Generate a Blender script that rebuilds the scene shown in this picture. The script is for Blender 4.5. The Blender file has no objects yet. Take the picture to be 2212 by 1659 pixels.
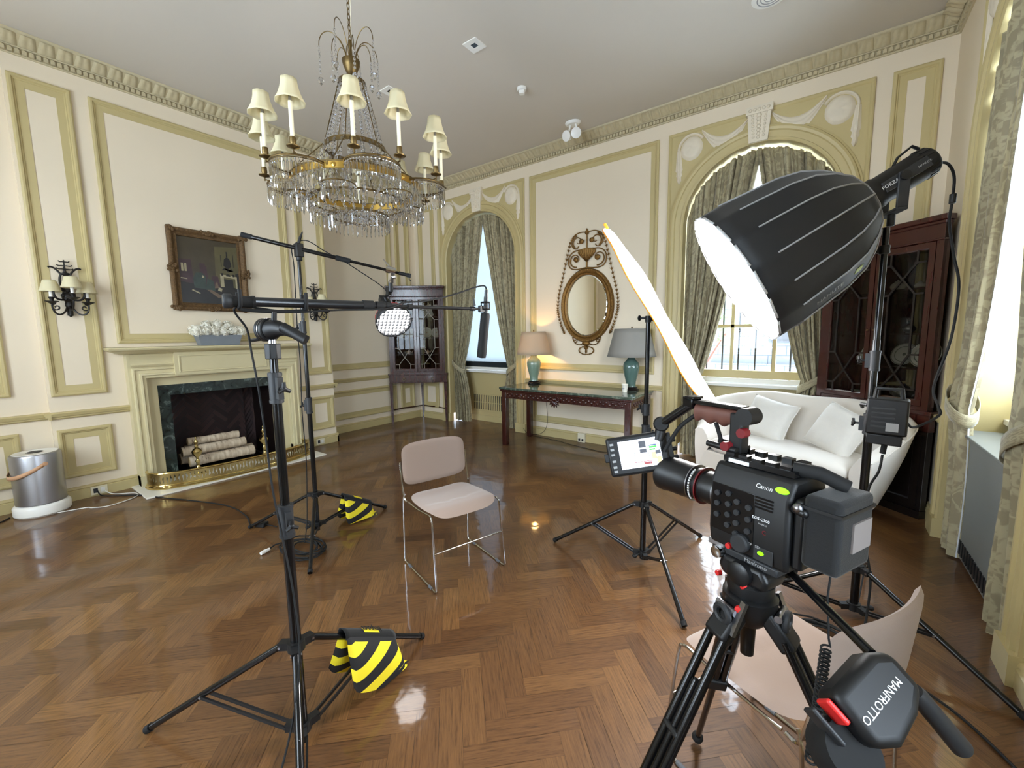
import bpy, bmesh, math, random
from mathutils import Vector as V, Matrix as M4, Quaternion
R0 = random.Random(7)
sc = bpy.context.scene
C = sc.collection
pi = math.pi
sin, cos, sqrt, rad = math.sin, math.cos, math.sqrt, math.radians

# ------------------------------------------------------------------ camera, world, light, exposure
def set_camera():
    f, yaw, pit, rol = 904.74, -0.642809064, -0.116611207, 0.0135763765
    fw = V((sin(yaw)*cos(pit), cos(yaw)*cos(pit), sin(pit)))
    r = V((cos(yaw), -sin(yaw), 0)); d = fw.cross(r)
    r2 = cos(rol)*r + sin(rol)*d; d2 = -sin(rol)*r + cos(rol)*d
    cd = bpy.data.cameras.new('camera'); co = bpy.data.objects.new('camera', cd); C.objects.link(co)
    cd.sensor_fit = 'HORIZONTAL'; cd.sensor_width = 36; cd.lens = 36*f/2212; cd.clip_start = 0.02
    m = M4.Identity(4)
    for i in range(3):
        m[i][0] = r2[i]; m[i][1] = -d2[i]; m[i][2] = -fw[i]
    m.translation = (0, 0, 1.5)
    co.matrix_world = m
    sc.camera = co
set_camera()
w = bpy.data.worlds.new('daylight'); sc.world = w; w.use_nodes = True
bg = w.node_tree.nodes['Background']; bg.inputs[0].default_value = (0.76, 0.87, 1.0, 1); bg.inputs[1].default_value = 24.0
SOFTBOX_L = 80.0      # diffuser of the key light
HAIR_L = 32.0         # small gridded light on the boom
def portal(name, loc, rot, sx, sy):
    l = bpy.data.lights.new(name, 'AREA'); l.shape = 'RECTANGLE'; l.size = sx; l.size_y = sy
    o = bpy.data.objects.new(name, l); C.objects.link(o); o.location = loc; o.rotation_euler = rot
    l.cycles.is_portal = True
for cx in (-4.52, -0.68):
    portal('window_daylight', (cx, 5.5, 2.2), (-pi/2, 0, 0), 1.5, 2.7)
for cy in (3.43, 0.30):  # second centre belongs to the unseen window added for fill light
    portal('window_daylight', (1.06, cy, 2.2), (pi/2, 0, pi/2), 1.5, 2.7)
for cx in (-3.7, -1.6):  # portals of two unseen back windows added to brighten the room
    portal('window_daylight', (cx, -1.98, 2.2), (pi/2, 0, 0), 1.5, 2.7)
vs = sc.view_settings
vs.view_transform = 'Standard'; vs.look = 'None'; vs.exposure = -0.08; vs.gamma = 1.0; vs.use_curve_mapping = False
cy_ = sc.cycles
cy_.use_denoising = True; cy_.max_bounces = 10; cy_.diffuse_bounces = 5; cy_.glossy_bounces = 5
cy_.transmission_bounces = 8; cy_.transparent_max_bounces = 12
cy_.caustics_reflective = False; cy_.caustics_refractive = False; cy_.sample_clamp_indirect = 6.0
cy_.blur_glossy = 0.5

# ------------------------------------------------------------------ materials
def srgb(*c):
    o = []
    for x in c:
        x = x/255.0
        o.append(x/12.92 if x <= 0.04045 else ((x+0.055)/1.055)**2.4)
    return (*o, 1.0)
MATS = {}
def mat(name, col=(128,128,128), rough=0.5, metal=0.0, spec=0.5, coat=0.0, trans=0.0, emit=0.0, ecol=None, sheen=0.0,
        var=0.0, vscale=8.0, bump=0.0, bscale=60.0, ior=1.45, sub=None, stretch=None):
    m = bpy.data.materials.new(name); m.use_nodes = True
    nt = m.node_tree; b = nt.nodes['Principled BSDF']
    b.inputs['Base Color'].default_value = srgb(*col); b.inputs['Roughness'].default_value = rough
    b.inputs['Metallic'].default_value = metal; b.inputs['Specular IOR Level'].default_value = spec
    b.inputs['Coat Weight'].default_value = coat; b.inputs['Coat Roughness'].default_value = 0.08
    b.inputs['Transmission Weight'].default_value = trans; b.inputs['IOR'].default_value = ior
    b.inputs['Sheen Weight'].default_value = sheen
    if emit:
        b.inputs['Emission Color'].default_value = srgb(*(ecol or col)); b.inputs['Emission Strength'].default_value = emit
    if var or bump:
        tc = nt.nodes.new('ShaderNodeTexCoord'); src = tc.outputs['Object']
        if stretch:
            mp = nt.nodes.new('ShaderNodeMapping'); mp.inputs['Scale'].default_value = stretch
            nt.links.new(src, mp.inputs[0]); src = mp.outputs[0]
        if var:
            n = nt.nodes.new('ShaderNodeTexNoise'); n.inputs['Scale'].default_value = vscale; n.inputs['Detail'].default_value = 5
            nt.links.new(src, n.inputs['Vector'])
            mx = nt.nodes.new('ShaderNodeMix'); mx.data_type = 'RGBA'
            c0 = srgb(*[max(0, c*(1-var)) for c in col]); c1 = srgb(*[min(255, c*(1+var)) for c in col])
            mx.inputs[6].default_value = c0; mx.inputs[7].default_value = c1
            nt.links.new(n.outputs['Fac'], mx.inputs[0]); nt.links.new(mx.outputs[2], b.inputs['Base Color'])
        if bump:
            n2 = nt.nodes.new('ShaderNodeTexNoise'); n2.inputs['Scale'].default_value = bscale; n2.inputs['Detail'].default_value = 4
            nt.links.new(src, n2.inputs['Vector'])
            bp = nt.nodes.new('ShaderNodeBump'); bp.inputs['Strength'].default_value = bump; bp.inputs['Distance'].default_value = 0.01
            nt.links.new(n2.outputs['Fac'], bp.inputs['Height']); nt.links.new(bp.outputs[0], b.inputs['Normal'])
    MATS[name] = m
    return m
def N(nt, typ, **kw):
    n = nt.nodes.new(typ)
    for k, v in kw.items():
        if k.startswith('i_'):
            n.inputs[int(k[2:])].default_value = v
        else:
            setattr(n, k, v)
    return n
def ramp(nt, fac, stops):
    r = nt.nodes.new('ShaderNodeValToRGB'); nt.links.new(fac, r.inputs[0])
    e = r.color_ramp.elements
    while len(e) < len(stops): e.new(0.5)
    for i, (p, c) in enumerate(stops):
        e[i].position = p; e[i].color = c
    return r.outputs[0]
def bare(name):
    m = bpy.data.materials.new(name); m.use_nodes = True; MATS[name] = m
    return m, m.node_tree, m.node_tree.nodes['Principled BSDF']

mat('wall_paint', (226,212,188), 0.55, var=0.012, vscale=1.5, bump=0.03, bscale=90)
mat('olive_paint', (188,172,124), 0.45, var=0.03, vscale=3)
mat('crown_paint', (188,176,144), 0.35, var=0.06, vscale=30)
mat('plaster_white', (222,211,190), 0.6, var=0.03, vscale=20)
mat('ceiling_paint', (202,195,184), 0.7, var=0.01, vscale=1)
mat('white_gloss', (232,230,224), 0.3)
mat('mantel_stone', (206,194,154), 0.4, var=0.02, vscale=6)
mat('black_metal', (17,17,18), 0.38, spec=0.5)
mat('black_gloss', (12,12,13), 0.18)
mat('black_plastic', (14,14,15), 0.5)
mat('black_rubber', (14,14,14), 0.8)
mat('dark_grey', (38,39,41), 0.5)
mat('grey_plastic', (92,94,98), 0.45)
mat('black_cloth', (13,14,15), 0.85, sheen=0.15, bump=0.15, bscale=400)
mat('softbox_cloth', (10,11,13), 0.6, sheen=0.1, bump=0.08, bscale=300)
mat('grey_piping', (150,150,152), 0.6)
mat('silver_cloth', (205,208,212), 0.45, metal=0.4)
mat('chrome', (205,205,205), 0.12, metal=1.0)
mat('steel', (150,150,155), 0.3, metal=1.0)
mat('aluminium_brushed', (168,168,172), 0.34, metal=0.9)
mat('yellow_cloth', (236,216,40), 0.7)
mat('red_plastic', (200,40,38), 0.4)
mat('red_dark', (110,24,30), 0.4)
mat('orange_cloth', (236,140,30), 0.7)
mat('white_cloth', (235,238,242), 0.75, sheen=0.2, bump=0.05, bscale=30)
mat('white_cable', (215,212,205), 0.5)
mat('taupe_fabric', (152,132,120), 0.9, sheen=0.35, bump=0.12, bscale=500)
mat('sofa_fabric', (222,214,203), 0.85, sheen=0.3, bump=0.08, bscale=250)
mat('cushion_fabric', (216,211,202), 0.8, sheen=0.3, var=0.03, vscale=14, bump=0.15, bscale=160)
mat('mahogany', (52,20,15), 0.24, coat=0.4, var=0.3, vscale=5, stretch=(6,6,1))
mat('ebony', (20,12,10), 0.35, coat=0.2)
mat('brass', (170,148,96), 0.3, metal=1.0)
mat('brass_polished', (206,184,124), 0.16, metal=1.0)
mat('antique_brass', (104,86,54), 0.42, metal=0.9, var=0.3, vscale=40)
mat('gilt', (118,88,46), 0.45, metal=0.75, var=0.35, vscale=60, bump=0.3, bscale=180)
mat('gilt_dark', (92,70,44), 0.55, metal=0.35, var=0.45, vscale=50, bump=0.6, bscale=120)
mat('gold_bright', (190,154,76), 0.28, metal=0.9)
mat('wrought_iron', (24,20,18), 0.45)
mat('candle_ivory', (234,226,198), 0.5)
mat('shade_inner', (232,232,236), 0.8)
mat('celadon', (116,138,122), 0.14, coat=0.6, var=0.05, vscale=12)
mat('celadon_dark', (76,102,96), 0.16, coat=0.6, var=0.05, vscale=12)
mat('porcelain', (222,218,206), 0.18, coat=0.4)
mat('porcelain_band', (126,132,120), 0.2, coat=0.4)
mat('porcelain_floral', (196,160,140), 0.2, coat=0.4, var=0.35, vscale=45)
mat('leaf_green', (96,118,70), 0.6)
mat('paper_cup', (232,228,216), 0.6)
mat('zinc', (128,134,142), 0.5, metal=0.2, var=0.05, vscale=10)
mat('petal_white', (240,236,222), 0.8)
mat('tan_leather', (196,152,116), 0.55)
mat('white_stone', (228,222,208), 0.35, var=0.03, vscale=9)
mat('outlet_ivory', (222,214,188), 0.4)
mat('radiator_grey', (112,116,114), 0.4)
mat('text_white', (225,225,225), 0.6)
mat('text_grey', (150,150,150), 0.6)
mat('text_green', (176,196,110), 0.6)
mat('text_black', (20,20,20), 0.6)
mat('led_green', (150,240,20), 0.4, emit=0.9, ecol=(120,240,0))
mat('wood_grip', (96,60,50), 0.5, var=0.12, vscale=30)
mat('velcro', (126,118,114), 0.95)
mat('carbon', (26,27,30), 0.3, coat=0.3)
mat('bulb_dark', (120,116,108), 0.2)
mat('lead_came', (120,110,98), 0.4)

def m_bulb(name, col, s):
    m, nt, b = bare(name); nt.nodes.remove(b)
    e = N(nt, 'ShaderNodeEmission'); e.inputs[0].default_value = srgb(*col); e.inputs[1].default_value = s
    nt.links.new(e.outputs[0], nt.nodes['Material Output'].inputs[0])
m_bulb('softbox_diffuser', (255,252,250), SOFTBOX_L)
m_bulb('hair_diffuser', (255,252,250), HAIR_L)
m_bulb('lamp_bulb', (255,200,122), 420.0)

def m_translucent(name, col, mix=0.5, rough=0.8):
    m, nt, b = bare(name)
    b.inputs['Base Color'].default_value = srgb(*col); b.inputs['Roughness'].default_value = rough
    t = N(nt, 'ShaderNodeBsdfTranslucent'); t.inputs[0].default_value = srgb(*col)
    mx = N(nt, 'ShaderNodeMixShader'); mx.inputs[0].default_value = mix
    nt.links.new(b.outputs[0], mx.inputs[1]); nt.links.new(t.outputs[0], mx.inputs[2])
    nt.links.new(mx.outputs[0], nt.nodes['Material Output'].inputs[0])
m_translucent('shade_cream', (234,226,192), 0.35)
m_translucent('shade_beige', (196,178,152), 0.22)
m_translucent('shade_grey', (148,146,140), 0.2)
m_translucent('window_film', (92,100,106), 0.8)
m_translucent('sheer', (238,240,244), 0.6)

def m_pane(name, tint, gl=0.08):
    m, nt, b = bare(name); nt.nodes.remove(b)
    t = N(nt, 'ShaderNodeBsdfTransparent'); t.inputs[0].default_value = srgb(*tint)
    g = N(nt, 'ShaderNodeBsdfGlossy'); g.inputs['Roughness'].default_value = 0.02
    lw = N(nt, 'ShaderNodeLayerWeight'); lw.inputs[0].default_value = 0.5
    pw = N(nt, 'ShaderNodeMath', operation='POWER'); nt.links.new(lw.outputs['Facing'], pw.inputs[0]); pw.inputs[1].default_value = 4
    fr = N(nt, 'ShaderNodeMath', operation='MULTIPLY_ADD'); nt.links.new(pw.outputs[0], fr.inputs[0]); fr.inputs[1].default_value = 0.5; fr.inputs[2].default_value = gl
    mx = N(nt, 'ShaderNodeMixShader')
    nt.links.new(fr.outputs[0], mx.inputs[0]); nt.links.new(t.outputs[0], mx.inputs[1]); nt.links.new(g.outputs[0], mx.inputs[2])
    nt.links.new(mx.outputs[0], nt.nodes['Material Output'].inputs[0])
m_pane('window_glass', (246,250,252), 0.04)
m_pane('cabinet_glass', (190,190,184), 0.02)
m, nt, b = bare('crystal')
nt.nodes.remove(b)
gl_ = N(nt, 'ShaderNodeBsdfGlass'); gl_.inputs[0].default_value = (0.97,0.98,1,1); gl_.inputs['Roughness'].default_value = 0.0; gl_.inputs['IOR'].default_value = 1.5
gs_ = N(nt, 'ShaderNodeBsdfGlossy'); gs_.inputs[0].default_value = (0.95,0.96,1,1); gs_.inputs['Roughness'].default_value = 0.08
mx_ = N(nt, 'ShaderNodeMixShader'); mx_.inputs[0].default_value = 0.22
nt.links.new(gl_.outputs[0], mx_.inputs[1]); nt.links.new(gs_.outputs[0], mx_.inputs[2])
nt.links.new(mx_.outputs[0], nt.nodes['Material Output'].inputs[0])
m, nt, b = bare('mirror_glass')
b.inputs['Metallic'].default_value = 1; b.inputs['Roughness'].default_value = 0.01; b.inputs['Base Color'].default_value = (0.86,0.88,0.84,1)

# herringbone oak: tone per plank plus painted column sheen from a mesh attribute, grain from UV
m, nt, b = bare('herringbone_oak')
at = N(nt, 'ShaderNodeAttribute', attribute_name='tone')
uv = N(nt, 'ShaderNodeUVMap')
mp = N(nt, 'ShaderNodeMapping'); mp.inputs['Scale'].default_value = (5, 75, 1); nt.links.new(uv.outputs[0], mp.inputs[0])
n1 = N(nt, 'ShaderNodeTexNoise'); n1.inputs['Scale'].default_value = 1.6; n1.inputs['Detail'].default_value = 7; n1.inputs['Roughness'].default_value = 0.7
nt.links.new(mp.outputs[0], n1.inputs['Vector'])
base = ramp(nt, at.outputs['Fac'], [(0.0, srgb(72,47,26)), (0.45, srgb(96,65,37)), (1.0, srgb(122,87,50))])
grain = ramp(nt, n1.outputs['Fac'], [(0.30, (0.36,0.33,0.30,1)), (0.48, (0.86,0.85,0.84,1)), (0.60, (1.05,1.05,1.02,1)), (0.78, (1.36,1.33,1.25,1))])
mu = N(nt, 'ShaderNodeMix', data_type='RGBA', blend_type='MULTIPLY'); mu.inputs[0].default_value = 1
nt.links.new(base, mu.inputs[6]); nt.links.new(grain, mu.inputs[7]); nt.links.new(mu.outputs[2], b.inputs['Base Color'])
b.inputs['Roughness'].default_value = 0.45; b.inputs['Specular IOR Level'].default_value = 0.25; b.inputs['Coat Weight'].default_value = 0.6; b.inputs['Coat Roughness'].default_value = 0.07
tc = N(nt, 'ShaderNodeTexCoord'); n2 = N(nt, 'ShaderNodeTexNoise'); n2.inputs['Scale'].default_value = 9
nt.links.new(tc.outputs['Object'], n2.inputs['Vector'])
bp = N(nt, 'ShaderNodeBump'); bp.inputs['Strength'].default_value = 0.06; bp.inputs['Distance'].default_value = 0.02
nt.links.new(n2.outputs['Fac'], bp.inputs['Height']); nt.links.new(bp.outputs[0], b.inputs['Coat Normal'])
bp2 = N(nt, 'ShaderNodeBump'); bp2.inputs['Strength'].default_value = 0.12; bp2.inputs['Distance'].default_value = 0.003
nt.links.new(n1.outputs['Fac'], bp2.inputs['Height']); nt.links.new(bp2.outputs[0], b.inputs['Normal'])

# damask curtain cloth (UV in metres)
def m_damask(name, c0, c1, sc_):
    m, nt, b = bare(name)
    uv = N(nt, 'ShaderNodeUVMap')
    mp = N(nt, 'ShaderNodeMapping'); mp.inputs['Scale'].default_value = (sc_, sc_*0.8, 1); nt.links.new(uv.outputs[0], mp.inputs[0])
    ns = N(nt, 'ShaderNodeTexNoise'); ns.inputs['Scale'].default_value = 2.2; ns.inputs['Detail'].default_value = 3; ns.inputs['Distortion'].default_value = 1.6
    nt.links.new(mp.outputs[0], ns.inputs['Vector'])
    vo = N(nt, 'ShaderNodeTexVoronoi'); vo.inputs['Scale'].default_value = 1.5; vo.inputs['Randomness'].default_value = 0.25
    nt.links.new(mp.outputs[0], vo.inputs['Vector'])
    ad = N(nt, 'ShaderNodeMath', operation='MULTIPLY_ADD'); nt.links.new(vo.outputs['Distance'], ad.inputs[0]); ad.inputs[1].default_value = 0.55
    nt.links.new(ns.outputs['Fac'], ad.inputs[2])
    col = ramp(nt, ad.outputs[0], [(0.60, srgb(*c0)), (0.66, srgb(*c1)), (0.76, srgb(*c1)), (0.84, srgb(*c0))])
    nt.links.new(col, b.inputs['Base Color'])
    b.inputs['Roughness'].default_value = 0.6; b.inputs['Sheen Weight'].default_value = 0.3
m_damask('damask', (136,126,98), (166,156,124), 5.0)
m_damask('damask_light', (146,138,112), (186,180,160), 5.0)

# dark green serpentine marble with pale veins
def m_marble(name, c0, c1, c2, scale, rough):
    m, nt, b = bare(name)
    tc = N(nt, 'ShaderNodeTexCoord')
    ns = N(nt, 'ShaderNodeTexNoise'); ns.inputs['Scale'].default_value = scale; ns.inputs['Detail'].default_value = 9; ns.inputs['Distortion'].default_value = 2.4
    nt.links.new(tc.outputs['Object'], ns.inputs['Vector'])
    nt.links.new(ramp(nt, ns.outputs['Fac'], [(0.3, srgb(*c0)), (0.56, srgb(*c1)), (0.64, srgb(*c2)), (0.69, srgb(*c1))]), b.inputs['Base Color'])
    b.inputs['Roughness'].default_value = rough
m_marble('green_marble', (20,26,24), (44,54,50), (96,108,102), 7, 0.2)
m_marble('table_marble', (44,54,46), (78,90,78), (120,128,112), 9, 0.08)

# fire brick laid in herringbone
m, nt, b = bare('fire_brick')
uv = N(nt, 'ShaderNodeUVMap')
at = N(nt, 'ShaderNodeAttribute', attribute_name='tone')
nt.links.new(ramp(nt, at.outputs['Fac'], [(0, srgb(40,29,28)), (1, srgb(68,48,46))]), b.inputs['Base Color'])
b.inputs['Roughness'].default_value = 0.9

# birch bark
m, nt, b = bare('birch_bark')
tc = N(nt, 'ShaderNodeTexCoord'); mp = N(nt, 'ShaderNodeMapping'); mp.inputs['Scale'].default_value = (9, 34, 9)
nt.links.new(tc.outputs['Object'], mp.inputs[0])
ns = N(nt, 'ShaderNodeTexNoise'); ns.inputs['Scale'].default_value = 1.0; ns.inputs['Detail'].default_value = 4
nt.links.new(mp.outputs[0], ns.inputs['Vector'])
nt.links.new(ramp(nt, ns.outputs['Fac'], [(0.33, srgb(62,48,40)), (0.40, srgb(176,156,132)), (0.7, srgb(214,198,174))]), b.inputs['Base Color'])
b.inputs['Roughness'].default_value = 0.8
mat('cut_wood', (186,160,120), 0.8, var=0.15, vscale=30)

# stone blocks of the building across the street
m, nt, b = bare('ashlar_stone')
tc = N(nt, 'ShaderNodeTexCoord'); mp = N(nt, 'ShaderNodeMapping'); mp.inputs['Rotation'].default_value = (pi/2, 0, 0)
nt.links.new(tc.outputs['Object'], mp.inputs[0])
br = N(nt, 'ShaderNodeTexBrick'); br.inputs['Color1'].default_value = srgb(72,75,78); br.inputs['Color2'].default_value = srgb(80,83,86)
br.inputs['Mortar'].default_value = srgb(46,50,56); br.inputs['Scale'].default_value = 1.0; br.inputs['Mortar Size'].default_value = 0.012
br.inputs['Brick Width'].default_value = 1.0; br.inputs['Row Height'].default_value = 0.31
nt.links.new(mp.outputs[0], br.inputs['Vector']); nt.links.new(br.outputs['Color'], b.inputs['Base Color'])
b.inputs['Roughness'].default_value = 0.9

# yellow and black hazard stripes: built as separate cloth bands in the sandbags
# dim old picture of a drawing room: painted areas are mesh patches; ground tone here
mat('paint_ground', (62,54,40), 0.3, var=0.25, vscale=6)
mat('paint_wall', (84,78,52), 0.3, var=0.15, vscale=9)
mat('paint_dark', (30,27,26), 0.3, var=0.3, vscale=10)
mat('paint_plum', (58,40,44), 0.3, var=0.3, vscale=12)
mat('paint_light', (150,140,112), 0.3, var=0.2, vscale=20)
mat('paint_green', (44,54,48), 0.3, var=0.4, vscale=14)
mat('paint_rug', (96,78,62), 0.3, var=0.3, vscale=18)
mat('screen_white', (236,236,244), 0.3, emit=0.75, ecol=(226,226,238))
mat('screen_dark', (70,70,76), 0.3, emit=0.25, ecol=(70,70,80))
mat('screen_green', (60,190,60), 0.3, emit=0.6, ecol=(70,200,70))
mat('screen_tan', (200,170,130), 0.3, emit=0.6, ecol=(206,176,140))
mat('screen_red', (150,60,60), 0.3, emit=0.4, ecol=(160,70,70))
mat('screen_blue', (40,70,130), 0.3, emit=0.4, ecol=(50,80,140))
# ------------------------------------------------------------------ mesh helpers
class MB:
    """Collects shapes and links them as ONE mesh object."""
    def __init__(s): s.v = []; s.f = []; s.uv = {}; s.T = None; s.tone = {}
    def add(s, vs_, fs, uvs=None, tone=None):
        o = len(s.v)
        s.v += [tuple(s.T @ V(p)) if s.T is not None else tuple(p) for p in vs_]
        for i, f in enumerate(fs):
            if uvs is not None: s.uv[len(s.f)] = [uvs[j] for j in f]
            if tone is not None: s.tone[len(s.f)] = tone
            s.f.append(tuple(o+j for j in f))
        return s
    def bx(s, x0, x1, y0, y1, z0, z1):
        vs_ = [(x,y,z) for x in (x0,x1) for y in (y0,y1) for z in (z0,z1)]
        return s.add(vs_, [(0,1,3,2),(4,6,7,5),(0,4,5,1),(2,3,7,6),(0,2,6,4),(1,5,7,3)])
    def box(s, c, d): return s.bx(c[0]-d[0]/2,c[0]+d[0]/2,c[1]-d[1]/2,c[1]+d[1]/2,c[2]-d[2]/2,c[2]+d[2]/2)
    def obox(s, p0, p1, wd, ht, up=(0,0,1), up2=None):
        """box bar from p0 to p1, wd across, ht along up"""
        p0, p1 = V(p0), V(p1); d = (p1-p0).normalized(); u = V(up)
        a = d.cross(u)
        if a.length < 1e-5: a = d.cross(V((1,0,0)))
        a.normalize(); u = a.cross(d).normalized()
        vs_ = [p+a*sx*wd/2+u*sz*ht/2 for p in (p0,p1) for sx in (-1,1) for sz in (-1,1)]
        return s.add(vs_, [(0,1,3,2),(4,6,7,5),(0,4,5,1),(2,3,7,6),(0,2,6,4),(1,5,7,3)])
    def cyl(s, p0, p1, r0, r1=None, n=14, cap=True):
        r1 = r0 if r1 is None else r1
        return s.tube([p0,p1], [r0,r1], n, cap=cap)
    def tube(s, pts, r, n=8, closed=False, cap=True, flat=1.0):
        pts = [V(p) for p in pts]; k = len(pts)
        rs = r if isinstance(r, (list,tuple)) else [r]*k
        tang = []
        for i in range(k):
            if closed: t = pts[(i+1)%k]-pts[i-1]
            elif i == 0: t = pts[1]-pts[0]
            elif i == k-1: t = pts[-1]-pts[-2]
            else: t = (pts[i+1]-pts[i]).normalized()+(pts[i]-pts[i-1]).normalized()
            tang.append(t.normalized() if t.length > 1e-9 else V((0,0,1)))
        a = tang[0].cross(V((0,0,1)))
        if a.length < 0.05: a = tang[0].cross(V((1,0,0)))
        a.normalize(); vs_ = []
        for i in range(k):
            if i:
                q = tang[i-1].rotation_difference(tang[i]); a = q @ a
            a = (a - tang[i]*a.dot(tang[i])).normalized(); b_ = tang[i].cross(a)
            for j in range(n):
                t = 2*pi*j/n
                vs_.append(pts[i]+a*cos(t)*rs[i]+b_*sin(t)*rs[i]*flat)
        fs = []
        for i in range(k if closed else k-1):
            i2 = (i+1)%k
            for j in range(n):
                fs.append((i*n+j, i*n+(j+1)%n, i2*n+(j+1)%n, i2*n+j))
        if cap and not closed:
            fs.append(tuple(range(n))[::-1]); fs.append(tuple((k-1)*n+j for j in range(n)))
        return s.add(vs_, fs)
    def lathe(s, prof, c=(0,0,0), n=20, axis=(0,0,1), flute=0.0, nf=0, sx=1.0, sy=1.0):
        """prof: list of (r, h)"""
        ax = V(axis).normalized(); q = V((0,0,1)).rotation_difference(ax); c = V(c); vs_ = []
        for r, h in prof:
            for j in range(n):
                t = 2*pi*j/n; rr = r*(1+flute*cos(nf*t)) if nf else r
                vs_.append(c + q @ V((rr*cos(t)*sx, rr*sin(t)*sy, h)))
        fs = [(i*n+j, i*n+(j+1)%n, (i+1)*n+(j+1)%n, (i+1)*n+j) for i in range(len(prof)-1) for j in range(n)]
        if prof[0][0] > 1e-6: fs.append(tuple(range(n))[::-1])
        if prof[-1][0] > 1e-6: fs.append(tuple((len(prof)-1)*n+j for j in range(n)))
        return s.add(vs_, fs)
    def shell(s, prof, c=(0,0,0), n=20, axis=(0,0,1), flute=0.0, nf=0):
        """open lathe (no caps)"""
        k = len(s.f); s.lathe(prof, c, n, axis, flute, nf)
        s.f = [f for i, f in enumerate(s.f) if i < k or len(f) == 4]
        return s
    def ball(s, c, r, n=12, sc_=(1,1,1)):
        m = max(6, n//2+2); vs_ = []
        for i in range(m+1):
            ph = pi*i/m
            for j in range(n):
                t = 2*pi*j/n
                vs_.append((c[0]+r*sc_[0]*sin(ph)*cos(t), c[1]+r*sc_[1]*sin(ph)*sin(t), c[2]+r*sc_[2]*cos(ph)))
        fs = [(i*n+j, (i+1)*n+j, (i+1)*n+(j+1)%n, i*n+(j+1)%n) for i in range(m) for j in range(n)]
        return s.add(vs_, fs)
    def prism(s, poly, P, w0, w1):
        """polygon in (s,z) placed by P(s,z,w), between depths w0 and w1"""
        n = len(poly)
        vs_ = [P(a,b,w0) for a,b in poly]+[P(a,b,w1) for a,b in poly]
        fs = [tuple(range(n))[::-1], tuple(range(n,2*n))]+[(i,(i+1)%n,n+(i+1)%n,n+i) for i in range(n)]
        return s.add(vs_, fs)
    def strip(s, path, prof, P, closed=False):
        """moulding: path of ((s,z),(nx,nz)) and profile of (offset, protrusion)"""
        k = len(prof); vs_ = []
        for (p, nn) in path:
            for (u, w_) in prof: vs_.append(P(p[0]+nn[0]*u, p[1]+nn[1]*u, w_))
        m = len(path); fs = []
        for i in range(m if closed else m-1):
            i2 = (i+1)%m
            for j in range(k-1): fs.append((i*k+j, i2*k+j, i2*k+j+1, i*k+j+1))
        return s.add(vs_, fs)
    def frame(s, x0, x1, z0, z1, prof, P):
        """rectangular mitred moulding, profile offset runs inward"""
        return s.strip([((x0,z0),(1,1)),((x1,z0),(-1,1)),((x1,z1),(-1,-1)),((x0,z1),(1,-1))], prof, P, True)
    def grid(s, fn, nu, nv, cu=False, cv=False, uvf=None):
        vs_ = []; uvs = []
        for i in range(nu):
            for j in range(nv):
                u = i/(nu if cu else nu-1); v_ = j/(nv if cv else nv-1)
                vs_.append(fn(u, v_)); uvs.append(uvf(u, v_) if uvf else (u, v_))
        fs = []
        for i in range(nu if cu else nu-1):
            for j in range(nv if cv else nv-1):
                fs.append((i*nv+j, ((i+1)%nu)*nv+j, ((i+1)%nu)*nv+(j+1)%nv, i*nv+(j+1)%nv))
        return s.add(vs_, fs, uvs)
    def build(s, name, material, parent=None, smooth=40, bevel=0.0, bseg=2, solid=0.0, subd=0, local=None):
        me = bpy.data.meshes.new(name)
        vs_ = s.v
        if local is not None:
            L = V(local); vs_ = [tuple(V(p)-L) for p in vs_]
        me.from_pydata(vs_, [], s.f); me.update()
        if s.uv:
            ul = me.uv_layers.new(name='UVMap').data
            for fi, us in s.uv.items():
                p = me.polygons[fi]
                for q, li in enumerate(p.loop_indices): ul[li].uv = us[q]
        if s.tone:
            a = me.attributes.new('tone', 'FLOAT', 'FACE')
            for fi, t in s.tone.items(): a.data[fi].value = t
        bm = bmesh.new(); bm.from_mesh(me)
        if not s.uv and not s.tone: bmesh.ops.remove_doubles(bm, verts=bm.verts, dist=1e-6)
        bmesh.ops.recalc_face_normals(bm, faces=bm.faces)
        bm.to_mesh(me); bm.free()
        me.materials.append(MATS[material])
        if smooth:
            me.shade_smooth(); me.set_sharp_from_angle(angle=rad(smooth))
        o = bpy.data.objects.new(name, me); C.objects.link(o)
        if local is not None and parent is None: o.location = local
        if parent is not None: o.parent = parent
        if solid:
            md = o.modifiers.new('thickness', 'SOLIDIFY'); md.thickness = solid; md.offset = 0
        if bevel:
            md = o.modifiers.new('edge', 'BEVEL'); md.width = bevel; md.segments = bseg; md.limit_method = 'ANGLE'; md.angle_limit = rad(40)
            md.harden_normals = False
        if subd:
            md = o.modifiers.new('smooth', 'SUBSURF'); md.levels = subd; md.render_levels = subd
        return o
    def T_(s, loc=(0,0,0), rz=0, M=None):
        s.T = M if M is not None else M4.Translation(V(loc)) @ M4.Rotation(rz, 4, 'Z'); return s

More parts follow.
